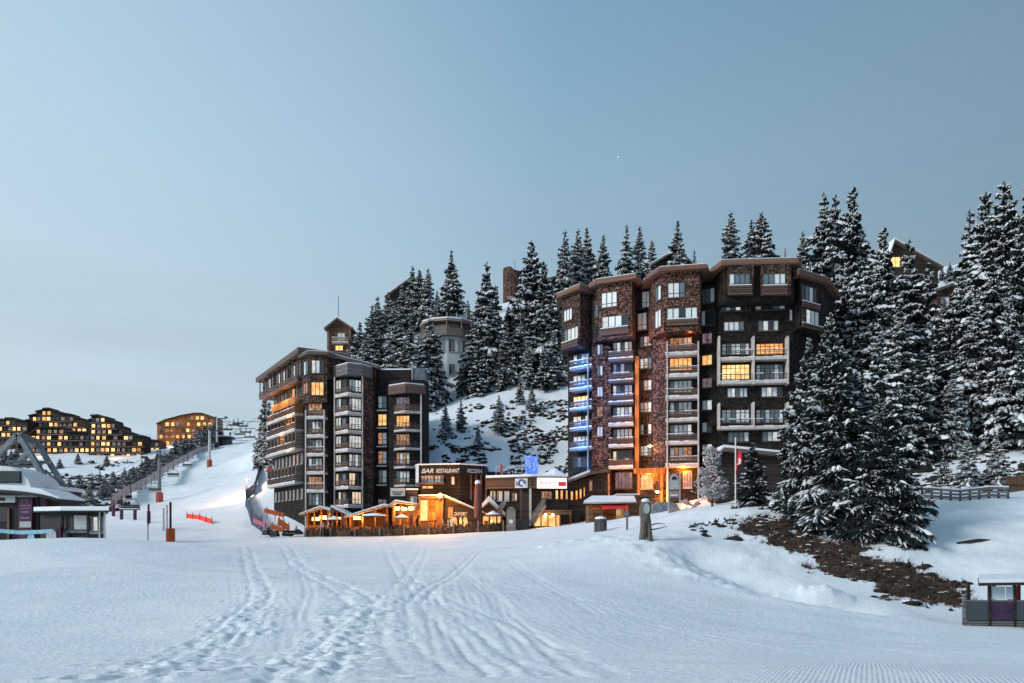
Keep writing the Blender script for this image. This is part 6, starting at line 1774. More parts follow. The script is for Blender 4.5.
# fence with pinkish netting along the left of the piste
NF = thing('safety_fence', 'long pinkish netting fence climbing the left edge of the piste', 'fence', tuple(W(150, 480, 190)))
fp = [(112, 503, 152), (118, 496, 160), (126, 491, 168), (136, 486, 178), (146, 481, 188), (157, 474, 200), (168, 467, 214), (178, 461, 228), (188, 456, 244), (198, 451, 262), (208, 448, 282), (215, 445, 300)]
mnet2 = mat_noise('pink_net', (.30, .24, .25), (.55, .46, .47), 6, .9)
P3 = [W(*q_) for q_ in fp]
for v in P3: v.z = max(hz(v.x, v.y), v.z - 1)
nm = MB()
for a, b_ in zip(P3[:-1], P3[1:]):
    dn = Vector((0, .06, 0)); nm.hexa([a, b_, b_ + dn, a + dn] + [v + Vector((0, 0, 1.9)) for v in (a, b_, b_ + dn, a + dn)])
nm.build('net', mnet2, NF)
for i, a in enumerate(P3):
    for t in (0, .5):
        b_ = P3[min(i + 1, len(P3) - 1)]; q_ = a.lerp(b_, t); mb = MB(); mb.tube([q_ + Vector((0, -.15, -.8)), q_ + Vector((0, -.15, 2.9))], .11, 5); mb.build('post', M['rail'], NF)
# padded posts and thin poles at the bottom of the piste
for px, y0, y1, Y, pad, lab in ((170.5, 541, 502, 92, 'orange_pad', 'tall dark post with an orange pad at the foot of the piste'), (163.5, 527, 508, 110, None, 'plain pale post just left of the orange padded post'), (166.8, 527, 505, 112, None, 'second pale post between the plain post and the orange padded one'),
                                (148, 542, 505, 90, 'thin', 'thin dark pole with a small plum flag band in front of the piste'), (148.8, 520, 504, 128, 'plum', 'plum padded post behind the thin pole'), (135, 516, 505, 132, 'plum', 'short plum padded post below the nearest chair'), (121.5, 515, 496, 134, 'plum', 'dark plum post left of the nearest chair'), (113.5, 512, 500, 140, 'plum', 'plum post nearest the ticket hut roof')):
    a, t = W(px, y0, Y), W(px, y1, Y); a.z = min(a.z, hz(a.x, Y))
    T = thing('slope_post', lab, 'post', tuple(a))
    mb = MB(); mb.tube([(a.x, Y, a.z - .5), (a.x, Y, t.z)], .05 if pad == 'thin' else .13, 6); mb.build('pole', M['metal_dark'] if pad else M['metal_pale'], T)
    if pad == 'orange_pad': mb = MB(); mb.tube([(a.x, Y, a.z - .3), (a.x, Y, a.z + 1.5)], .5, 10); mb.build('padding', M['orange_pad'], T)
    if pad == 'plum': mb = MB(); mb.tube([(a.x, Y, a.z - .3), (a.x, Y, a.z + 1.9)], .28, 10); mb.build('padding', M['purple'], T)
    if pad == 'thin': mb = MB(); mb.tube([(a.x, Y, a.z + 1.9), (a.x, Y, a.z + 2.9)], .09, 8); mb.build('band', M['purple'], T)
# glowing red net strip on the piste
RN = thing('red_marker_net', 'bright red marker net lying across the lower piste', 'net', tuple(W(200, 532, 126)))
rpts = [Vector((WX(x, Y), Y, hz(WX(x, Y), Y))) for x, Y in ((187, 130), (193, 128), (200, 125), (206, 122), (212, 120))]
mb = MB()
for a, b_ in zip(rpts[:-1], rpts[1:]):
    dn = Vector((0, .05, 0)); mb.hexa([a, b_, b_ + dn, a + dn] + [v + Vector((0, 0, .75)) for v in (a, b_, b_ + dn, a + dn)])
mb.build('net', mat_noise('red_net', (.75, .03, .02), (.95, .10, .07), 5, .8), RN)
for a in rpts: mb = MB(); mb.tube([a + Vector((0, -.08, -.3)), a + Vector((0, -.08, 1.1))], .05, 5); mb.build('pole', M['metal_dark'], RN)

# ------------------------------------------------------------------ far apartment blocks
def far_block(lab, outline, Y, depth, wall, seed, lit=.3, pitch=9.0, colw=8.0, ybot=None, wh=3.3, ww=3.6, side=None):
    """Far block: profile prism with balcony ledges and a grid of windows; outline listed left to right along its roofline."""
    x0, x1 = outline[0][0], outline[-1][0]
    xs = [p[0] for p in outline]; ys = [p[1] for p in outline]
    yb = ybot
    base = W((x0 + x1) / 2, yb, Y)
    T = thing('apartment_building', lab, 'building', tuple(base), 'far apartment blocks')
    pts = [W(x, y, Y) for x, y in outline] + [W(x1, yb + 8, Y), W(x0, yb + 8, Y)]
    mb = MB(); mb.extrude(pts, (0, depth, 0)); mb.build('wall', M[wall], T)
    r_ = random.Random(seed)
    rf = MB(); sn = MB()
    for (a, b_) in zip(outline[:-1], outline[1:]):
        if abs(b_[0] - a[0]) < .5: continue
        A, B = W(*a, Y), W(*b_, Y); A.y -= .8; B.y -= .8
        rf.extrude([A + Vector((0, 0, .01)), B + Vector((0, 0, .01)), B + Vector((0, 0, .5)), A + Vector((0, 0, .5))], (0, depth + .8, 0))
        sn.extrude([A + Vector((0, 1.0, .51)), B + Vector((0, 1.0, .51)), B + Vector((0, 1.0, .6)), A + Vector((0, 1.0, .6))], (0, depth, 0))
    roof_ = rf.build('roof', M['plank_dark'], T)
    n = 0
    y = min(ys) + 4
    ledge = []
    while y < yb - 3 and n < 98:
        x = x0 + 2.5 + r_.uniform(0, 1)
        while x < x1 - 3.5 and n < 98:
            top = np.interp(x + ww / 2, xs, ys)
            if y - 2.2 > top and r_.random() < .86:
                u = r_.random()
                mt = 'lit_bright' if u < lit * .5 else 'lit' if u < lit * .8 else 'lit_dim' if u < lit else ('glass' if u < .75 else 'curtain_far')
                a, b_ = W(x, y + wh / 2, Y - .1), W(x + ww * r_.uniform(.75, 1.05), y - wh / 2, Y - .1)
                mb = MB(); mb.box(a.x, b_.x, Y - .12, Y + .1, a.z, b_.z); w_ = mb.build('window', M[mt], T)
                if mt.startswith('lit'): w_['label'] = 'warmly lit window'
                n += 1
            x += colw * r_.uniform(.85, 1.15)
        # balcony ledge under the row
        seg = [k for k in np.arange(x0 + 1, x1 - 2, 3.0) if y - 2 > np.interp(k + 1.5, xs, ys)]
        if seg:
            a, b_ = W(seg[0], y + wh / 2 + .9, Y - 1), W(seg[-1] + 3, y + wh / 2 + .2, Y - 1)
            mb = MB(); mb.box(a.x, b_.x, Y - 1.0, Y - .003, a.z - .35, a.z); bl = mb.build('balcony', M['rail'], T)
        y += pitch
    return T
M['curtain_far'] = mat_plain('curtain_far', (.35, .30, .28))
far_block('far low block at the left edge with a level roofline and dim windows', [(-60, 424), (-8, 422), (-8, 420), (6, 420), (6, 418.8), (14, 418.8), (15, 420.8), (27, 421.5)], 305, 6, 'shingle_mid', 3, .5, 6.0, 4.9, 462)
far_block('far block with a stepped hump of a roof, tallest of the lit cluster', [(26, 421), (29, 420.5), (29, 416.5), (36, 415), (36, 412.3), (43, 410.8), (44, 409.2), (50, 409), (52, 411.3), (58, 412), (58, 413.6), (66, 414.2), (72, 415.2), (72, 417.4), (80, 418.6), (84, 420), (84, 423), (88, 425)], 312, 6, 'shingle_mid', 7, .58, 5.8, 4.9, 450)
far_block('far dark block with a sloping roof standing before the hump roofed one', [(18, 448), (27, 437), (38, 429), (45, 427.5), (64, 428.5), (66, 432), (92, 433)], 296, 6, 'shingle_dark', 12, .5, 6.2, 5.3, 458)
far_block('far dark block stepping down to the right with a ridge at its left', [(88.5, 421), (91, 420), (91, 416.2), (99, 415.8), (100, 417.4), (107, 417.8), (108, 420.4), (115, 421.6), (116, 425), (123, 427.2), (124, 431), (132, 433.6), (133, 436), (143.5, 436.6)], 290, 6, 'shingle_dark', 21, .55, 6.0, 5.2, 462)
far_block('far low row of lit rooms between the dark stepped block and the orange one', [(144, 441.5), (151, 440.5), (160, 441.5)], 318, 6, 'shingle_mid', 5, .8, 5.4, 4.2, 453, 3.2, 3.0)
OB = far_block('far orange lit block on the ridge left of the piste', [(157, 424.5), (166, 420.5), (182, 416.2), (195, 414), (203, 414.2), (217, 419)], 345, 7, 'plank_orange', 9, .62, 6.2, 5.4, 449, 3.2, 3.2)
lamp('far_street_lamp', W(172, 447, 338), (1, .45, .12), 4500, .5); lamp('far_street_lamp', W(205, 440, 338), (1, .45, .12), 2500, .5)
lamp('far_street_lamp', W(40, 455, 288), (1, .5, .2), 350, .5); lamp('far_street_lamp', W(115, 455, 284), (1, .5, .2), 350, .5)
lamp('far_street_lamp', W(10, 455, 296), (1, .5, .2), 400, .5)
# ------------------------------------------------------------------ houses on the wooded hill
def chalet(lab, x0, x1, yb, ye, ridge, Y, depth, wall, wins, over=4, name='chalet', mt_roof='fascia_dark'):
    base = W((x0 + x1) / 2, yb, Y + depth / 2)
    T = thing(name, lab, 'chalet', tuple(base))
    a, b_ = WX(x0, Y), WX(x1, Y); zb = base.z - 6; ze = W(x0, ye, Y).z; zg = W(ridge[0], ridge[1], Y).z; gx = WX(ridge[0], Y)
    mb = MB(); mb.extrude([(a, Y, zb), (b_, Y, zb), (b_, Y, ze), (gx, Y, zg), (a, Y, ze)], (0, depth, 0)); mb.build('wall', M[wall], T)
    ox = over / F * Y; sl, sr = (zg - ze) / max(.1, gx - a), (zg - ze) / max(.1, b_ - gx)
    L, R, G = Vector((a - ox, Y - 1, ze - sl * ox + .01)), Vector((b_ + ox, Y - 1, ze - sr * ox + .01)), Vector((gx, Y - 1, zg + .01)); up = Vector((0, 0, .4))
    mb = MB(); mb.extrude([L, G, R, R + up, G + up, L + up], (0, depth + 2, 0)); r_ = mb.build('roof', M[mt_roof], T)
    o_ = up * 1.02 + Vector((0, .15, 0)); s = MB(); s.extrude([L + o_, G + o_, R + o_, R + o_ + up * .5, G + o_ + up * .8, L + o_ + up * .5], (0, depth + 1.7, 0)); s.build('snow', M['snow'], r_)
    f = Facet((x0, Y), (x1, Y))
    for (wx0, wy0, wx1, wy1, st) in wins: winpx(T, f, wx0, wy0, wx1, wy1, st, 2, fm='frame_pale')
    return T, f
T, f = chalet('pale timber tower house with a pointed roof above the left block', 327, 351, 352, 329, (338, 320.5), 168, 9, 'plank_brown', [(337.5, 333, 345, 341, 'pale'), (335.5, 345.5, 343, 350.5, 'bright')], 2)
z_ = f.uz(335, 343.5)[1]; balcony(T, f, f.uz(333, 343)[0], f.uz(349.5, 343)[0], z_, 1.2, 1, 'rail_pale', 'rail_pale')
mb = MB(); p = W(338.5, 320, 172); mb.tube([(p.x, p.y, p.z - 1), (p.x, p.y, p.z + 5)], .06, 5); mb.build('aerial', M['metal_dark'], T)
for x in (328, 350): mb = MB(); boxpx(mb, x - .5, 330, x + .5, 356, 167.4, .3); mb.build('post', M['rail_pale'], T)
chalet('dark roofed chalet among the skyline spruces left of the round pale building', 390, 418, 320, 295, (412, 279), 200, 10, 'plank_dark', [(402, 297, 410, 304, 'dark')], 5)
# round pale building
RD = thing('round_building', 'pale grey round ended building with a timber balcony ring on the hillside between the blocks', 'building', tuple(W(449, 372, 152)))
c = W(449, 340, 157); R_ = 5.0
def arc(cx__, cy__, r, n=7, a0=math.pi, a1=2 * math.pi): return [(cx__ + r * math.cos(t), cy__ + r * math.sin(t)) for t in np.linspace(a0, a1, n)]
mb = MB(); mb.prism(arc(c.x, c.y, R_ - .6) + [(c.x + R_ - .6, c.y + 8), (c.x - R_ + .6, c.y + 8)], W(0, 385, 157).z - 4, W(0, 334, 152).z); mb.build('wall', mat_plain('pale_render', (.52, .57, .60)), RD)
mb = MB(); mb.prism(arc(c.x, c.y, R_ - .55) + [(c.x + R_ - .55, c.y + 8.05), (c.x - R_ + .55, c.y + 8.05)], W(0, 334, 152).z + .004, W(0, 320, 152).z); mb.build('upper_wall', M['plank_brown'], RD)
for y0, y1, nm, mt in ((333.2, 334.6, 'balcony', 'rail_pale'), (318, 320.3, 'roof', 'plank_pale')):
    mb = MB(); mb.prism(arc(c.x, c.y, R_ + .7) + [(c.x + R_ + .7, c.y + 9), (c.x - R_ - .7, c.y + 9)], W(0, y1, 151.5).z, W(0, y0, 151.5).z); q_ = mb.build(nm, M[mt], RD)
    if nm == 'roof':
        s = MB(); s.prism(arc(c.x, c.y, R_ + .6) + [(c.x + R_ + .6, c.y + 9), (c.x - R_ - .6, c.y + 9)], W(0, 318, 151.5).z + .004, W(0, 316.6, 151.5).z); s.build('snow', M['snow'], q_)
    else:
        r = MB()
        ar = arc(c.x, c.y, R_ + .62)
        for h in (.3, .65, 1.0):
            for (xa, ya), (xb, yb_) in zip(ar[:-1], ar[1:]): r.beam((xa, ya, W(0, y0, 151.5).z + h), (xb, yb_, W(0, y0, 151.5).z + h), .06, .22)
        r.build('railing', M['rail_pale'], q_)
for k in range(7):
    xa, ya = arc(c.x, c.y, R_ + .5)[k]; mb = MB(); mb.box(xa - .09, xa + .09, ya - .09, ya + .09, W(0, 333, 151.5).z, W(0, 320.3, 151.5).z); mb.build('post', M['rail_pale'], RD)
ar = arc(c.x, c.y, R_ - .6); ar2 = arc(c.x, c.y, R_ - .55)
for k in (1, 2, 3, 4):
    ff = Facet(ar[k], ar[k + 1], world=True); window(RD, ff, .25, ff.L - .25, W(0, 350.5, 152).z, W(0, 338, 152).z, 'blue' if k != 3 else 'mix', 3, fm='frame_pale')
    ff = Facet(ar2[k], ar2[k + 1], world=True); window(RD, ff, .2, ff.L - .2, W(0, 331.8, 152).z, W(0, 323.5, 152).z, 'dark', 2, sill=False, fm='frame_pale')
for k in (2, 3): ff = Facet(ar[k], ar[k + 1], world=True); window(RD, ff, .3, ff.L - .8, W(0, 374, 152).z, W(0, 363, 152).z, 'dark', 2, fm='frame_pale')
zt = W(0, 316.5, 151.5).z
gz = MB(); gz.box(c.x - .2, c.x + 3.4, c.y - 1, c.y + 2, zt + .01, zt + 1.3); gz.build('roof_light', mat_glass('tarp_blue', (.10, .22, .30), .3), RD)
for sx in (-.3, 1.6, 3.5): mb = MB(); mb.box(c.x + sx - .06, c.x + sx + .06, c.y - 1.25, c.y - 1.1, zt, zt + 2.0); mb.build('post', M['metal_pale'], RD)
# brick tower
TWR = thing('brick_tower', 'small round topped brick tower poking above the spruces at the skyline', 'tower', tuple(W(513, 310, 195)))
c = W(512.5, 300, 197); R_ = 2.35
mb = MB(); n_ = 14; zt = W(0, 266.5, 195).z
pr = [(c.x + R_ * math.cos(2 * math.pi * k / n_), c.y + R_ * math.sin(2 * math.pi * k / n_)) for k in range(n_)]
mb.prism(pr, W(0, 312, 195).z - 3, [zt - (.9 if q_[0] > c.x + .5 else 0) for q_ in pr]); mb.build('wall', M['shingle'], TWR)
f = Facet((508, 194.9), (517, 194.9))
for x0, x1 in ((508.5, 511), (512, 514)): winpx(TWR, Facet((507, 194.75), (518, 194.75)), x0, 273, x1, 278, 'mix', 1)
mb = MB(); boxpx(mb, 507, 296, 522, 299, 194, 5); mb.build('balcony', M['plank_pale'], TWR)
mb = MB(); boxpx(mb, 505, 299.02, 526, 312, 194.5, 6); mb.build('lower_wall', M['shingle_mid'], TWR)
mb = MB(); p = W(515, 267, 197); mb.tube([(p.x, p.y, p.z - 1), (p.x, p.y, p.z + 1.6)], .06, 5); mb.build('aerial', M['metal_dark'], TWR)
# roofs behind the right block, chalets in the right-hand trees
chalet('brown roofed house just behind the left shoulder of the large right block', 536, 562, 300, 284, (558, 278), 185, 9, 'plank_dark', [], 3)
chalet('dark hip roofed house behind spruces above the large right block', 652, 692, 290, 266, (676, 252), 165, 10, 'plank_dark', [(655, 267, 660, 272, 'dark')], 2)
T, f = chalet('dark roofed chalet with a warmly lit gable window in the right hand spruces', 884, 938, 300, 268, (893, 243), 158, 12, 'plank_dark', [(890.5, 257, 900, 267, 'bright'), (901.5, 258, 904.5, 266, 'lit')], 3)
chalet('red brown chalet with one glowing window low between the right hand spruces', 936, 966, 322, 292, (950, 287), 140, 9, 'shingle', [(940, 311, 950, 318, 'lit'), (941, 297, 949, 303, 'mix')], 4)
lamp('chalet_lamp', W(897, 268, 155), (1, .5, .15), 120)
chalet('low brown annex of the large right block behind the small dark spruce', 716, 790, 500, 458, (722, 452), 90.5, 4, 'plank_dark', [(748, 470, 764, 476, 'dim')], 3)
# moon
mp_ = W(618, 157, 4200); mb = MB(); n_ = 10
mb.tube([(mp_.x, mp_.y, mp_.z - 2.9), (mp_.x - .0, mp_.y, mp_.z - 1.8), (mp_.x, mp_.y, mp_.z), (mp_.x, mp_.y, mp_.z + 1.8), (mp_.x, mp_.y, mp_.z + 2.9)], [.4, 2.1, 2.9, 2.1, .4], 10)
tag(mb.build('moon', M['moon'], None, loc=tuple(mp_)), 'tiny pale moon high in the sky above the large right block', 'moon')
# ------------------------------------------------------------------ spruces
def spruce_meshes(seed, H=20.0, R=3.6, whorls=22, per=8, spray=6, droop=.55, lumpk=1.0, bare=.04, snowp=.85, dust=.75, fine=1.0, segs=4, pw=.85):
    """Crown (needle sprays hanging from drooping boughs) and the snow lying on the boughs, as two meshes."""
    r = random.Random(seed)
    V, Fc, SV, SF = [], [], [], []

    def tri(a, b, c):
        n = len(V); V.extend((a, b, c)); Fc.append((n, n + 1, n + 2))

    def quad(a, b, c, d):
        n = len(V); V.extend((a, b, c, d)); Fc.append((n, n + 1, n + 2, n + 3))

    def stri(a, b, c):
        n = len(SV); SV.extend((a, b, c)); SF.append((n, n + 1, n + 2))
    N_ = whorls * per
    ga = 0.0
    for w in range(N_):
        t = (w + r.uniform(-.5, .5) * per * .6) / N_
        t = min(max(t, 0.0), .985)
        if r.random() > (1 - t) ** .55 + .22: continue
        h = H * (bare + (1 - bare) * t ** .95)
        prof = (1 - t) ** pw * (1 - .25 * max(0, .12 - t) / .12)
        ga += 2.39996 + r.uniform(-.5, .5)
        a = ga
        # uneven outline: long and short boughs, some sides fuller than others
        L = max(.4, R * prof * r.uniform(.55, 1.22) * (1 + .14 * math.sin(2 * a + seed) + .12 * math.sin(a * 3 + 9 * t)))
        dx, dy = math.cos(a), math.sin(a)
        up = .20 + .40 * t
        dr = droop * (1.1 - .6 * t) * r.uniform(.6, 1.4)
        pts = []
        for s in range(segs + 1):
            q = s / segs
            z = h + L * (up * q - dr * q ** 1.8 + .08 * q ** 4)
            wob = .07 * L * math.sin(3 * q + w)
            pts.append(Vector((dx * L * q - dy * wob, dy * L * q + dx * wob, z)))
        side = Vector((-dy, dx, 0))
        loaded = r.random() < snowp
        for s in range(segs):
            p, q = pts[s], pts[s + 1]
            f = (s + .5) / segs
            wd = L * (.12 + .27 * math.sin(math.pi * min(1, f * .85 + .12))) * r.uniform(.8, 1.25)
            hang = (.10 * L + .25 * r.random() + .10) * (.6 + .4 * fine)
            fw = q - p
            for sg in (-1, 1):
                o = side * sg
                c0 = p + o * wd * .55 * r.uniform(.6, 1.0) + fw * r.uniform(.3, .9) + Vector((0, 0, -hang * r.uniform(.3, .8)))
                c1 = q + o * wd * .45 * r.uniform(.5, 1.0) + fw * r.uniform(.3, .7) + Vector((0, 0, -hang * r.uniform(.3, .8)))
                quad(p, c0, c1, q) if sg > 0 else quad(q, c1, c0, p)
                for _ in range(spray):
                    u = r.random()
                    b0 = p.lerp(q, u)
                    e = b0 + o * wd * r.uniform(.35, 1.3) + fw * r.uniform(-.1, 1.2) + Vector((0, 0, -hang * r.uniform(.2, 1.7)))
                    wv = fw.normalized() * (.06 + .05 * L * r.random()) * fine
                    m_ = b0.lerp(e, .55)
                    n = len(V)
                    V.extend((b0 - wv * .5, b0 + wv * .5, m_ + wv + Vector((0, 0, -.05)), e, m_ - wv + Vector((0, 0, -.12)))); Fc.append((n, n + 1, n + 2, n + 3, n + 4))
                    if loaded and r.random() < dust:
                        l_ = Vector((0, 0, .05)); k0 = r.uniform(.1, .5)
                        g0, g1 = b0.lerp(e, k0), b0.lerp(e, min(1.02, k0 + r.uniform(.3, .6)))
                        hh = Vector((0, 0, r.uniform(.05, .13) * (.5 + .5 * fine)))
                        n = len(SV); gm = g0.lerp(g1, .5)
                        SV.extend((g0 + l_, gm - wv * 1.1 + l_ - hh * .5, g1 + l_, gm + wv * 1.1 + l_ - hh * .5, gm + hh + l_))
                        SF.extend(((n, n + 1, n + 4), (n + 1, n + 2, n + 4), (n + 2, n + 3, n + 4), (n + 3, n, n + 4), (n, n + 3, n + 2, n + 1)))
        # snow lying along the bough, broken into thick pads that droop over its sides
        if loaded:
            s = .15 + r.random() * .15
            while s < 1.0:
                ln = r.uniform(.14, .36)
                e = min(1.05, s + ln)
                if r.random() < .88:
                    def at(u):
                        u = min(max(u, 0), 1.08) * segs; i = min(int(u), segs - 1); return pts[i].lerp(pts[i + 1], u - i)
                    nb = len(SV); m = 4
                    wmax = L * (.06 + .13 * math.sin(math.pi * min(1, (s + e) / 2 * .85 + .1))) * r.uniform(.6, 1.2) * lumpk; wmax = min(wmax, .55 * lumpk)
                    th = (.07 + .04 * L) * r.uniform(.6, 1.5) * lumpk * (1 if t < .85 else .6); th = min(th, .36 * lumpk)
                    off = side * wmax * r.uniform(-1.3, 1.3)
                    for i in range(m):
                        u = s + (e - s) * i / (m - 1); c = at(u) + off
                        ww = wmax * (.35, 1, .9, .3)[i] * r.uniform(.8, 1.15); hh = th * (.4, 1, 1, .35)[i]
                        SV.append(c - side * ww + Vector((0, 0, -hh * .8 - ww * r.uniform(.3, .8))))
                        SV.append(c - side * ww * .6 + Vector((0, 0, hh * r.uniform(.5, .9))))
                        SV.append(c + Vector((0, 0, hh * r.uniform(1.0, 1.3))))
                        SV.append(c + side * ww * .6 + Vector((0, 0, hh * r.uniform(.5, .9))))
                        SV.append(c + side * ww + Vector((0, 0, -hh * .8 - ww * r.uniform(.3, .8))))
                    for i in range(m - 1):
                        for j in range(4):
                            SF.append((nb + i * 5 + j, nb + i * 5 + j + 1, nb + (i + 1) * 5 + j + 1, nb + (i + 1) * 5 + j))
                    SF.append((nb, nb + 1, nb + 2, nb + 3, nb + 4)); SF.append(tuple(nb + (m - 1) * 5 + j for j in range(4, -1, -1)))
                s = s + (e - s) * r.uniform(.45, 1.25)
    for k in range(6):
        a = 6.283 * k / 6; z = H * (.93 + .012 * k)
        tri(Vector((0, 0, z + .5)), Vector((.28 * math.cos(a), .28 * math.sin(a), z - .15)), Vector((.28 * math.cos(a + .9), .28 * math.sin(a + .9), z - .1)))
    tri(Vector((-.06, 0, H * .96)), Vector((.06, 0, H * .96)), Vector((0, 0, H * 1.01)))

    def mk(nm, v, f, mat, sm):
        me = bpy.data.meshes.new(nm); me.from_pydata([tuple(p) for p in v], [], f); me.materials.append(mat)
        me.polygons.foreach_set('use_smooth', [sm] * len(f)); me.update(); return me
    tb = MB(); tb.tube([(0, 0, -1.5), (0, 0, H * .3), (0, 0, H * .7), (0, 0, H * .96)], [.017 * H, .013 * H, .007 * H, .002 * H], 8)
    tm = bpy.data.meshes.new('trunk'); tm.from_pydata(tb.v, [], tb.f); tm.materials.append(M['bark']); tm.update()
    return tm, mk('crown', V, Fc, M['needle'], False), mk('snow', SV, SF, M['tree_snow'], True)


PROTO = {'a': spruce_meshes(1, 20, 4.0, 26, 9), 'b': spruce_meshes(2, 20, 3.1, 26, 8, droop=.8, pw=.75), 'c': spruce_meshes(3, 20, 4.8, 22, 10, droop=.5, dust=.4, pw=1.0),
         'd': spruce_meshes(4, 20, 2.5, 24, 7, droop=.6), 'e': spruce_meshes(5, 20, 3.7, 20, 9, snowp=.6, dust=.4, pw=.95), 'f': spruce_meshes(9, 20, 4.3, 24, 8, droop=.7, pw=.7, snowp=.9), 'g': spruce_meshes(10, 20, 3.4, 19, 8, droop=.95, pw=1.0, snowp=.8),
         'big': spruce_meshes(6, 20, 5.6, 34, 15, 13, droop=.42, lumpk=.72, snowp=.9, bare=.0, dust=.42, fine=.55, segs=5, pw=.8), 'bush': spruce_meshes(7, 20, 7.0, 26, 16, 14, droop=.5, lumpk=.6, snowp=.75, bare=.0, dust=.3, fine=.5, segs=5, pw=.8),
         'dark': spruce_meshes(8, 20, 5.0, 26, 12, 9, droop=.5, lumpk=.7, snowp=.5, bare=.01, dust=.25, fine=.7)}
TREE_N = [0]


def spruce(px, ytop, Y, kind, lab, group=None, wide=1.0, dz=0.0, base_y=None):
    x = WX(px, Y); g = hz(x, Y) + dz
    if base_y is not None: g = min(g, W(px, base_y, Y).z)
    H = W(px, ytop, Y).z - g
    if H < 1.0: H = 1.0
    k = H / 20.0
    T = thing('spruce_tree', lab, 'tree', (x, Y, g), group)
    rt = rng.random() * 6.283
    wv = wide * rng.uniform(.92, 1.08)
    objs = []
    if kind == 'a': kind = rng.choice('aaf')
    elif kind == 'b': kind = rng.choice('bbg')
    tx, ty = rng.uniform(-.02, .02), rng.uniform(-.02, .02)
    for nm, me in zip(('trunk', 'crown', 'snow'), PROTO[kind]):
        o = bpy.data.objects.new(nm, me); COL.objects.link(o)
        o.parent = T if nm != 'snow' else objs[1]
        if nm != 'snow':
            o.scale = (k * wv, k * wv, k); o.rotation_euler = (tx, ty, rt)
        objs.append(o)
    TREE_N[0] += 1
    return H


Gs = 'spruces on the skyline behind the blocks'
for px, yt, Y, kd, lab, wd in (
        (452, 251, 178, 'c', 'broad dark spruce standing highest on the skyline left of the blocks gap', 1.0),
        (485, 263, 150, 'b', 'tall snowy spruce right of the round pale building', 1.25), (497, 285, 152, 'd', 'slim spruce leaning behind the tall one beside the round pale building', 1.2), (534, 241, 152, 'a', 'tall pointed spruce just left of the skyline group, right of the brick tower', 1.15),
        (564, 230, 168, 'b', 'tall slim spruce, first of the three over the large right block left end', 1.1), (577, 229, 172, 'b', 'second tall slim spruce over the left end of the large right block', 1.1), (588, 228, 176, 'a', 'third tall spruce over the left end of the large right block', .9), (602, 235, 170, 'a', 'spruce over the second oriel roof of the large right block', .95),
        (626, 224, 170, 'b', 'tall spruce over the middle left roofs of the large right block', 1.1), (640, 226, 172, 'b', 'spruce right beside the tall one over the middle left roofs', 1.0), (652, 240, 166, 'a', 'lower spruce beside the dark hip roofed house', .8), (676, 221, 164, 'a', 'pointed spruce standing before the dark hip roofed house', .95), (694, 250, 168, 'e', 'short spruce right of the dark hip roofed house', .9),
        (732, 212, 172, 'b', 'lone slim spruce above the middle of the large right block', 1.35), (753, 219, 176, 'b', 'left and lower tree of the pair above the right half of the large right block', 1.3), (762, 212, 174, 'a', 'broad right tree of the pair above the right half of the large right block', 1.15), (785, 248, 190, 'd', 'tiny distant spruce tip beside the roof of the large right block', 1.0), (803, 231, 150, 'b', 'narrow spruce just right of the pair, at the right roof end', 1.3)):
    spruce(px, yt, Y, kd, lab, Gs, wd)
# mid-hill wood left of the round building
for px, yt, Y, kd, wd in ((360, 322, 165, 'a', 1.2), (371, 305, 172, 'b', 1.3), (378, 296, 175, 'b', 1.2), (388, 292, 178, 'a', 1.1), (394, 301, 170, 'b', 1.2), (402, 285, 185, 'b', 1.2), (412, 266, 185, 'b', 1.35), (420, 270, 182, 'a', 1.15), (428, 268, 180, 'b', 1.2), (437, 290, 178, 'a', 1.0),
                          (365, 340, 150, 'a', 1.2), (382, 330, 152, 'e', 1.2), (396, 322, 150, 'a', 1.3), (410, 318, 155, 'b', 1.35), (352, 335, 168, 'b', 1.2), (420, 335, 140, 'a', 1.2), (432, 318, 142, 'b', 1.4), (372, 318, 160, 'e', 1.2), (404, 340, 145, 'c', 1.1), (440, 366, 146, 'e', 1.1), (426, 352, 142, 'b', 1.3)):
    spruce(px, yt, Y, kd, 'snowy spruce in the dense wood left of the round pale building, above the left block', 'dense wood above the left block', wd)
# wood between the round building and the right block
for px, yt, Y, kd, wd in ((472, 320, 140, 'b', 1.4), (478, 345, 133, 'e', 1.4), (492, 300, 142, 'a', 1.2), (505, 330, 138, 'a', 1.3), (515, 300, 150, 'b', 1.3), (522, 318, 142, 'a', 1.25), (543, 262, 148, 'a', 1.15), (535, 300, 140, 'e', 1.35), (550, 290, 144, 'b', 1.4), (555, 330, 134, 'a', 1.3), (545, 345, 131, 'c', 1.1), (562, 310, 142, 'b', 1.2), (500, 360, 134, 'e', 1.2), (527, 345, 133, 'b', 1.3), (462, 358, 138, 'b', 1.2), (560, 262, 160, 'b', 1.2), (520, 282, 172, 'b', 1.3), (528, 290, 165, 'a', 1.2), (508, 306, 165, 'a', 1.2), (468, 300, 165, 'b', 1.2), (478, 296, 168, 'a', 1.1)):
    if Y < 146: Y = 141 + (Y - 131) * .6
    spruce(px, yt, Y, kd, 'snowy spruce in the dense wood between the round pale building and the large right block', 'dense wood between the blocks', wd)
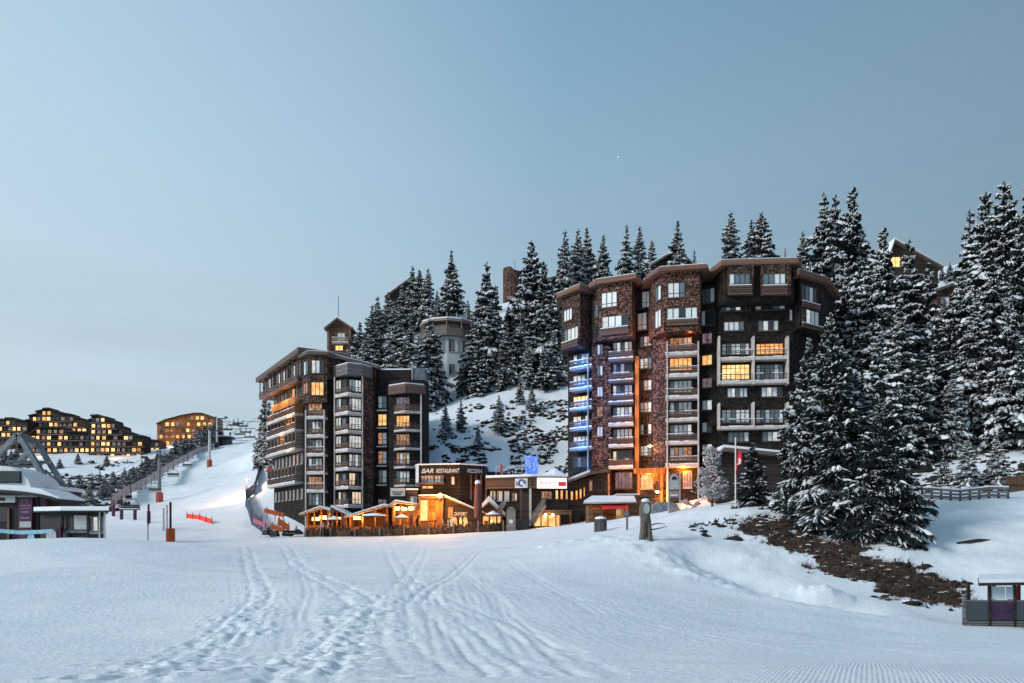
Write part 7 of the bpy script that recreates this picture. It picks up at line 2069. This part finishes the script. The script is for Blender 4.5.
for px, yt, yb, Y, kd, lab, wd in ((499, 395, 425, 128, 'a', 'small spruce alone at the top of the snow slope between the blocks', 1.1), (478, 425, 443, 124, 'a', 'lone tiny spruce in the middle of the snow slope between the blocks', 1.1), (520, 378, 412, 136, 'e', 'small spruce at the wood edge above the snow slope, left of the pair', 1.2), (532, 385, 418, 134, 'a', 'small spruce at the wood edge above the snow slope, right of the pair', 1.2), (461, 398, 425, 128, 'e', 'small spruce at the left top of the snow slope', 1.2), (446, 405, 435, 126, 'a', 'small spruce nearest the left block at the top of the snow slope', 1.0)):
    spruce(px, yt, Y, kd, lab, 'small spruces on the snow slope', wd)
# behind the left end of the left block
for px, yt, Y, kd, lab, wd in ((264, 384, 176, 'd', 'snowy spruce peeping out behind the far end of the left block', 1.1), (268, 402, 172, 'd', 'lower snowy spruce overlapping the far end of the left block', 1.2), (260, 425, 180, 'e', 'short dark spruce at the right edge of the piste', 1.1)):
    spruce(px, yt, Y, kd, lab, None, wd)
# right-hand wood
for px, yt, Y, kd, lab, wd in ((826, 192, 128, 'b', 'tall slim spruce, leftmost of the trio over the right end of the block', 1.15), (836, 196, 132, 'b', 'middle spruce of the trio towering over the right end of the block', 1.1), (851, 187, 122, 'a', 'broadest rightmost spruce of the trio over the right end of the block', 1.2),
                               (884, 227, 112, 'a', 'tall spruce left of the lit chalet gable', 1.1), (912, 240, 106, 'b', 'snow laden spruce in front of the lit chalet', 1.35), (929, 262, 104, 'b', 'shorter snow laden spruce between the lit chalet and the red brown one', 1.3), (868, 262, 100, 'a', 'full spruce between the trio and the lit chalet', 1.1),
                               (970, 210, 112, 'b', 'slim spruce at the left of the tall wall of trees on the right', 1.2), (986, 194, 108, 'a', 'tall spruce second in the wall of trees on the right', 1.15), (1006, 183, 104, 'a', 'tallest spruce of the wall of trees on the right', 1.25), (1030, 188, 106, 'a', 'tall spruce cut by the right picture edge', 1.3), (1018, 215, 98, 'c', 'spruce in front of the tallest one on the right', .9), (992, 250, 94, 'b', 'snow laden spruce before the tall wall of trees on the right', 1.35), (962, 270, 102, 'a', 'lower left spruce of the wall of trees on the right', .95),
                               (976, 300, 92, 'b', 'snowy spruce in the lower front of the wall of trees on the right', 1.3), (1012, 290, 88, 'a', 'front spruce near the right edge, under the tallest one', 1.1), (845, 262, 104, 'c', 'spruce filling behind the big front spruce', .9), (900, 300, 96, 'b', 'mid slope spruce under the lit chalet', 1.3), (938, 318, 95, 'e', 'mid slope spruce under the red brown chalet', 1.2), (880, 330, 88, 'a', 'mid slope spruce right behind the big front spruce', 1.0), (1036, 280, 90, 'b', 'spruce half outside the right picture edge', 1.3), (944, 300, 128, 'a', 'spruce in the gap between the lit chalet and the wall of trees', 1.2), (957, 285, 132, 'b', 'slim spruce behind the red brown chalet', 1.3), (952, 372, 88, 'b', 'small mid slope spruce below the red brown chalet', 1.3), (918, 350, 88, 'e', 'mid slope dark spruce right of the big front spruces', 1.2)):
    spruce(px, yt, Y, kd, lab, 'spruces of the right hand wood', wd)
for px, yt, Y, kd, lab, wd in ((950, 262, 190, 'c', 'distant tree in the middle between the two right hand chalets', 1.3), (942, 266, 195, 'c', 'second distant tree between the two right hand chalets', 1.2), (955, 268, 188, 'c', 'third distant tree nearest the wall of trees on the right', 1.3), (936, 274, 185, 'a', 'fourth distant tree right beside the lit chalet roof', 1.4)):
    spruce(px, yt, Y, kd, lab, 'distant trees between the chalets', wd)
for px, yt, Y, kd, lab, wd in ((968, 438, 76, 'a', 'small young spruce by the slope fence', 1.3), (998, 437, 76, 'a', 'small young spruce at the right end of the slope fence', 1.2), (945, 452, 78, 'e', 'small bushy spruce behind the slope fence', 1.4)):
    spruce(px, yt, Y, kd, lab, 'young spruces behind the slope fence', wd)
# big front group and the dark little spruce by the flagpole
spruce(832, 312, 60, 'big', 'biggest front spruce with heavy snow pads, left of the brown bank', None, .86, base_y=530)
spruce(884, 398, 55.5, 'bush', 'broad bushy front spruce standing on the brown bank', None, .80, base_y=548)
spruce(806, 338, 63, 'big', 'front spruce partly hidden behind the left side of the biggest one', None, .68, base_y=520)
spruce(858, 372, 62, 'big', 'front spruce between the biggest one and the bushy one', None, .8, base_y=528)
spruce(753, 442, 66, 'dark', 'small dark spruce standing right of the flagpole', None, 1.15)
# tree belt left of the piste
bx = random.Random(8)
for i in range(62):
    t = i / 61
    px = 84 + 132 * t + bx.uniform(-5, 5); Y = 150 + 160 * t ** 1.3 + bx.uniform(0, 14)
    yb = 505 - 78 * t ** .9 + bx.uniform(-2, 12) - (10 if i % 3 == 0 else 0)
    hpx = bx.uniform(18, 34) * (1 if t < .8 else .9)
    x = WX(px, Y)
    spruce(px, float(np.interp(px, (80, 110, 160, 215), (490, 474, 446, 417))) + bx.uniform(-2, 13), Y, bx.choice('abcee'), 'snowy spruce in the belt of trees climbing left of the piste', 'tree belt left of the piste', 1.75)
for px, yt, Y in ((70, 478, 200), (80, 474, 205), (60, 482, 190), (92, 478, 195), (76, 486, 180), (100, 470, 210), (36, 484, 210), (5, 447, 268), (11, 449, 268), (17, 446, 270), (78, 452, 270), (107, 454, 268), (60, 458, 262)):
    spruce(px, yt, Y, bx.choice('ace'), 'small dark spruce on the slope under the far apartment blocks', 'scattered trees under the far blocks', 1.5)

# frosted leafless little tree left of the flagpole
FT = thing('frosted_tree', 'pale frosted leafless little tree left of the flagpole', 'tree', (WX(712, 70), 70, hz(WX(712, 70), 70)))
o = Vector((WX(712, 70), 70, hz(WX(712, 70), 70))); r = random.Random(4)
tk = MB(); tk.tube([o + Vector((0, 0, -.4)), o + Vector((.05, 0, 2)), o + Vector((0, 0, 5.0))], [.1, .07, .02]); tk.build('trunk', M['bark'], FT)
cr = MB()
for k in range(90):
    h = .5 + 4.4 * r.random() ** 1.1; a = r.random() * 6.28; L = (1.75 - .30 * h) * r.uniform(.5, 1.1) + .15
    p = o + Vector((0, 0, h)); e = p + Vector((math.cos(a) * L, math.sin(a) * L, L * r.uniform(.0, .5)))
    cr.tube([p, p.lerp(e, .5) + Vector((0, 0, .1)), e], [.035, .03, .012], 4)
    for j in range(9):
        b_ = p.lerp(e, r.uniform(.3, 1)); q_ = b_ + Vector((r.uniform(-.35, .35), r.uniform(-.35, .35), r.uniform(-.1, .4)))
        cr.tube([b_, q_], [.028, .012], 4); 
        if r.random() < .8: cr.lump(q_, .12, .12, .08, seed=r.random(), flat=False, seg=5)
cr.build('crown', M['frost'], FT)

# ------------------------------------------------------------------ scrub, rocks and dead grass (uncountable)
def scatter(name, pts, mat, lab, smin, smax, seed, flat=.55, twigs=0.0, caps=0.0):
    r = random.Random(seed); mb = MB()
    for (x, y) in pts:
        s_ = r.uniform(smin, smax) * (1 if r.random() < .8 else 1.6); g = hz(x, y)
        mb.lump((x, y, g + s_ * .05), s_ * r.uniform(.8, 1.7), s_ * .9, s_ * flat, seed=r.random(), rough=.4, seg=6, rot=r.uniform(-.5, .5))
        if r.random() < caps: mb.lump((x + r.uniform(-.1, .1), y + .1, g + s_ * flat * .75), s_ * r.uniform(.6, 1.5), s_ * .8, s_ * flat * .55, 1, seed=r.random(), rough=.35, seg=6)
        for _ in range(int(twigs * 3 * r.random())): mb.beam((x, y, g), (x + r.uniform(-.5, .5) * s_ * 2, y + r.uniform(-.4, .4), g + s_ * r.uniform(.6, 1.6)), .05, .05)
    o = mb.build(name, [mat, M['tree_snow']] if caps else mat); o['kind'] = 'stuff'; o['label'] = lab
    return o


def region(n, x0, x1, Y0, Y1, test, seed):
    r = random.Random(seed); out = []
    for _ in range(n * 30):
        px, Y = r.uniform(x0, x1), r.uniform(Y0, Y1)
        x = WX(px, Y)
        if test(px, Y, x): out.append((x, Y))
        if len(out) >= n: break
    return out


def fb(x, y, s, sd): return float(fbm(np.array([x / s]), np.array([y / s]), sd, 3)[0])
pts = []
for n_, xa, xb, ya, yb_, th_, sd_ in ((330, 430, 505, 115.5, 124, .45, 1), (480, 510, 584, 116.5, 127, .41, 2), (330, 490, 584, 127, 137, .44, 3), (160, 434, 584, 115, 138, .55, 4)):
    pts += region(n_, xa, xb, ya, yb_, lambda px, Y, x: fb(x, Y, 2.6, 81) > th_, sd_)
scatter('hillside_scrub', pts, M['scrub'], 'dark rocks and scrub showing through the snow slope between the blocks', .10, .32, 2, .9, .7, .7)
pts = region(420, 860, 1040, 74, 112, lambda px, Y, x: fb(x, Y, 6, 83) > .47, 3)
scatter('hillside_scrub', pts, M['scrub'], 'dark scrub under the right hand wood', .15, .42, 4, .8, .8, .6)
pts = region(420, 700, 1000, 43, 68, lambda px, Y, x: .3 < float(bare_mask(np.array([x]), np.array([Y]))[0]) < 2 and fb(x, Y, .8, 85) > .40, 5)
scatter('bank_stones', pts, M['scrub'], 'dark stones and clods on the brown bank', .07, .22, 6, .6, .5, .18)
pts = region(34, 690, 800, 57, 66, lambda px, Y, x: fb(x, Y, 2, 87) > .58, 7)
scatter('bank_scrub', pts, M['scrub'], 'dark twiggy scrub poking through the knoll', .10, .22, 8, .5, 1.5)
pts = region(170, 0, 150, 232, 275, lambda px, Y, x: fb(x, Y, 9, 89) > .56, 9)
scatter('hillside_scrub', pts, M['scrub'], 'dark scrub on the slope under the far apartment blocks', .25, .7, 10, 1.0, .5, .5)
pts = region(420, 60, 130, 150, 235, lambda px, Y, x: fb(x, Y, 8, 91) > .45, 11)
scatter('hillside_scrub', pts, M['scrub'], 'dark scrub at the foot of the tree belt', .25, .8, 12, 1.1, .8, .6)
# dead grass on the bare bank
r = random.Random(9); mb = MB()
gp = region(2600, 730, 980, 43, 66, lambda px, Y, x: float(bare_mask(np.array([x]), np.array([Y]))[0]) > .6, 13)
for (x, y) in gp:
    g = hz(x, y)
    for _ in range(3):
        a = r.random() * 6.28; L = r.uniform(.15, .42); b0 = Vector((x + r.uniform(-.15, .15), y + r.uniform(-.15, .15), g - .03))
        t_ = b0 + Vector((math.cos(a) * L * .6 + .08, math.sin(a) * L * .4 - .12, L)); w2 = Vector((.014, 0, 0))
        mb.add([b0 - w2, b0 + w2, t_], [(0, 1, 2)])
o = mb.build('dead_grass', mat_noise('dead_grass', (.05, .03, .022), (.20, .14, .10), 3, .9)); o['kind'] = 'stuff'; o['label'] = 'brown dead grass on the bare bank'
print('trees', TREE_N[0])
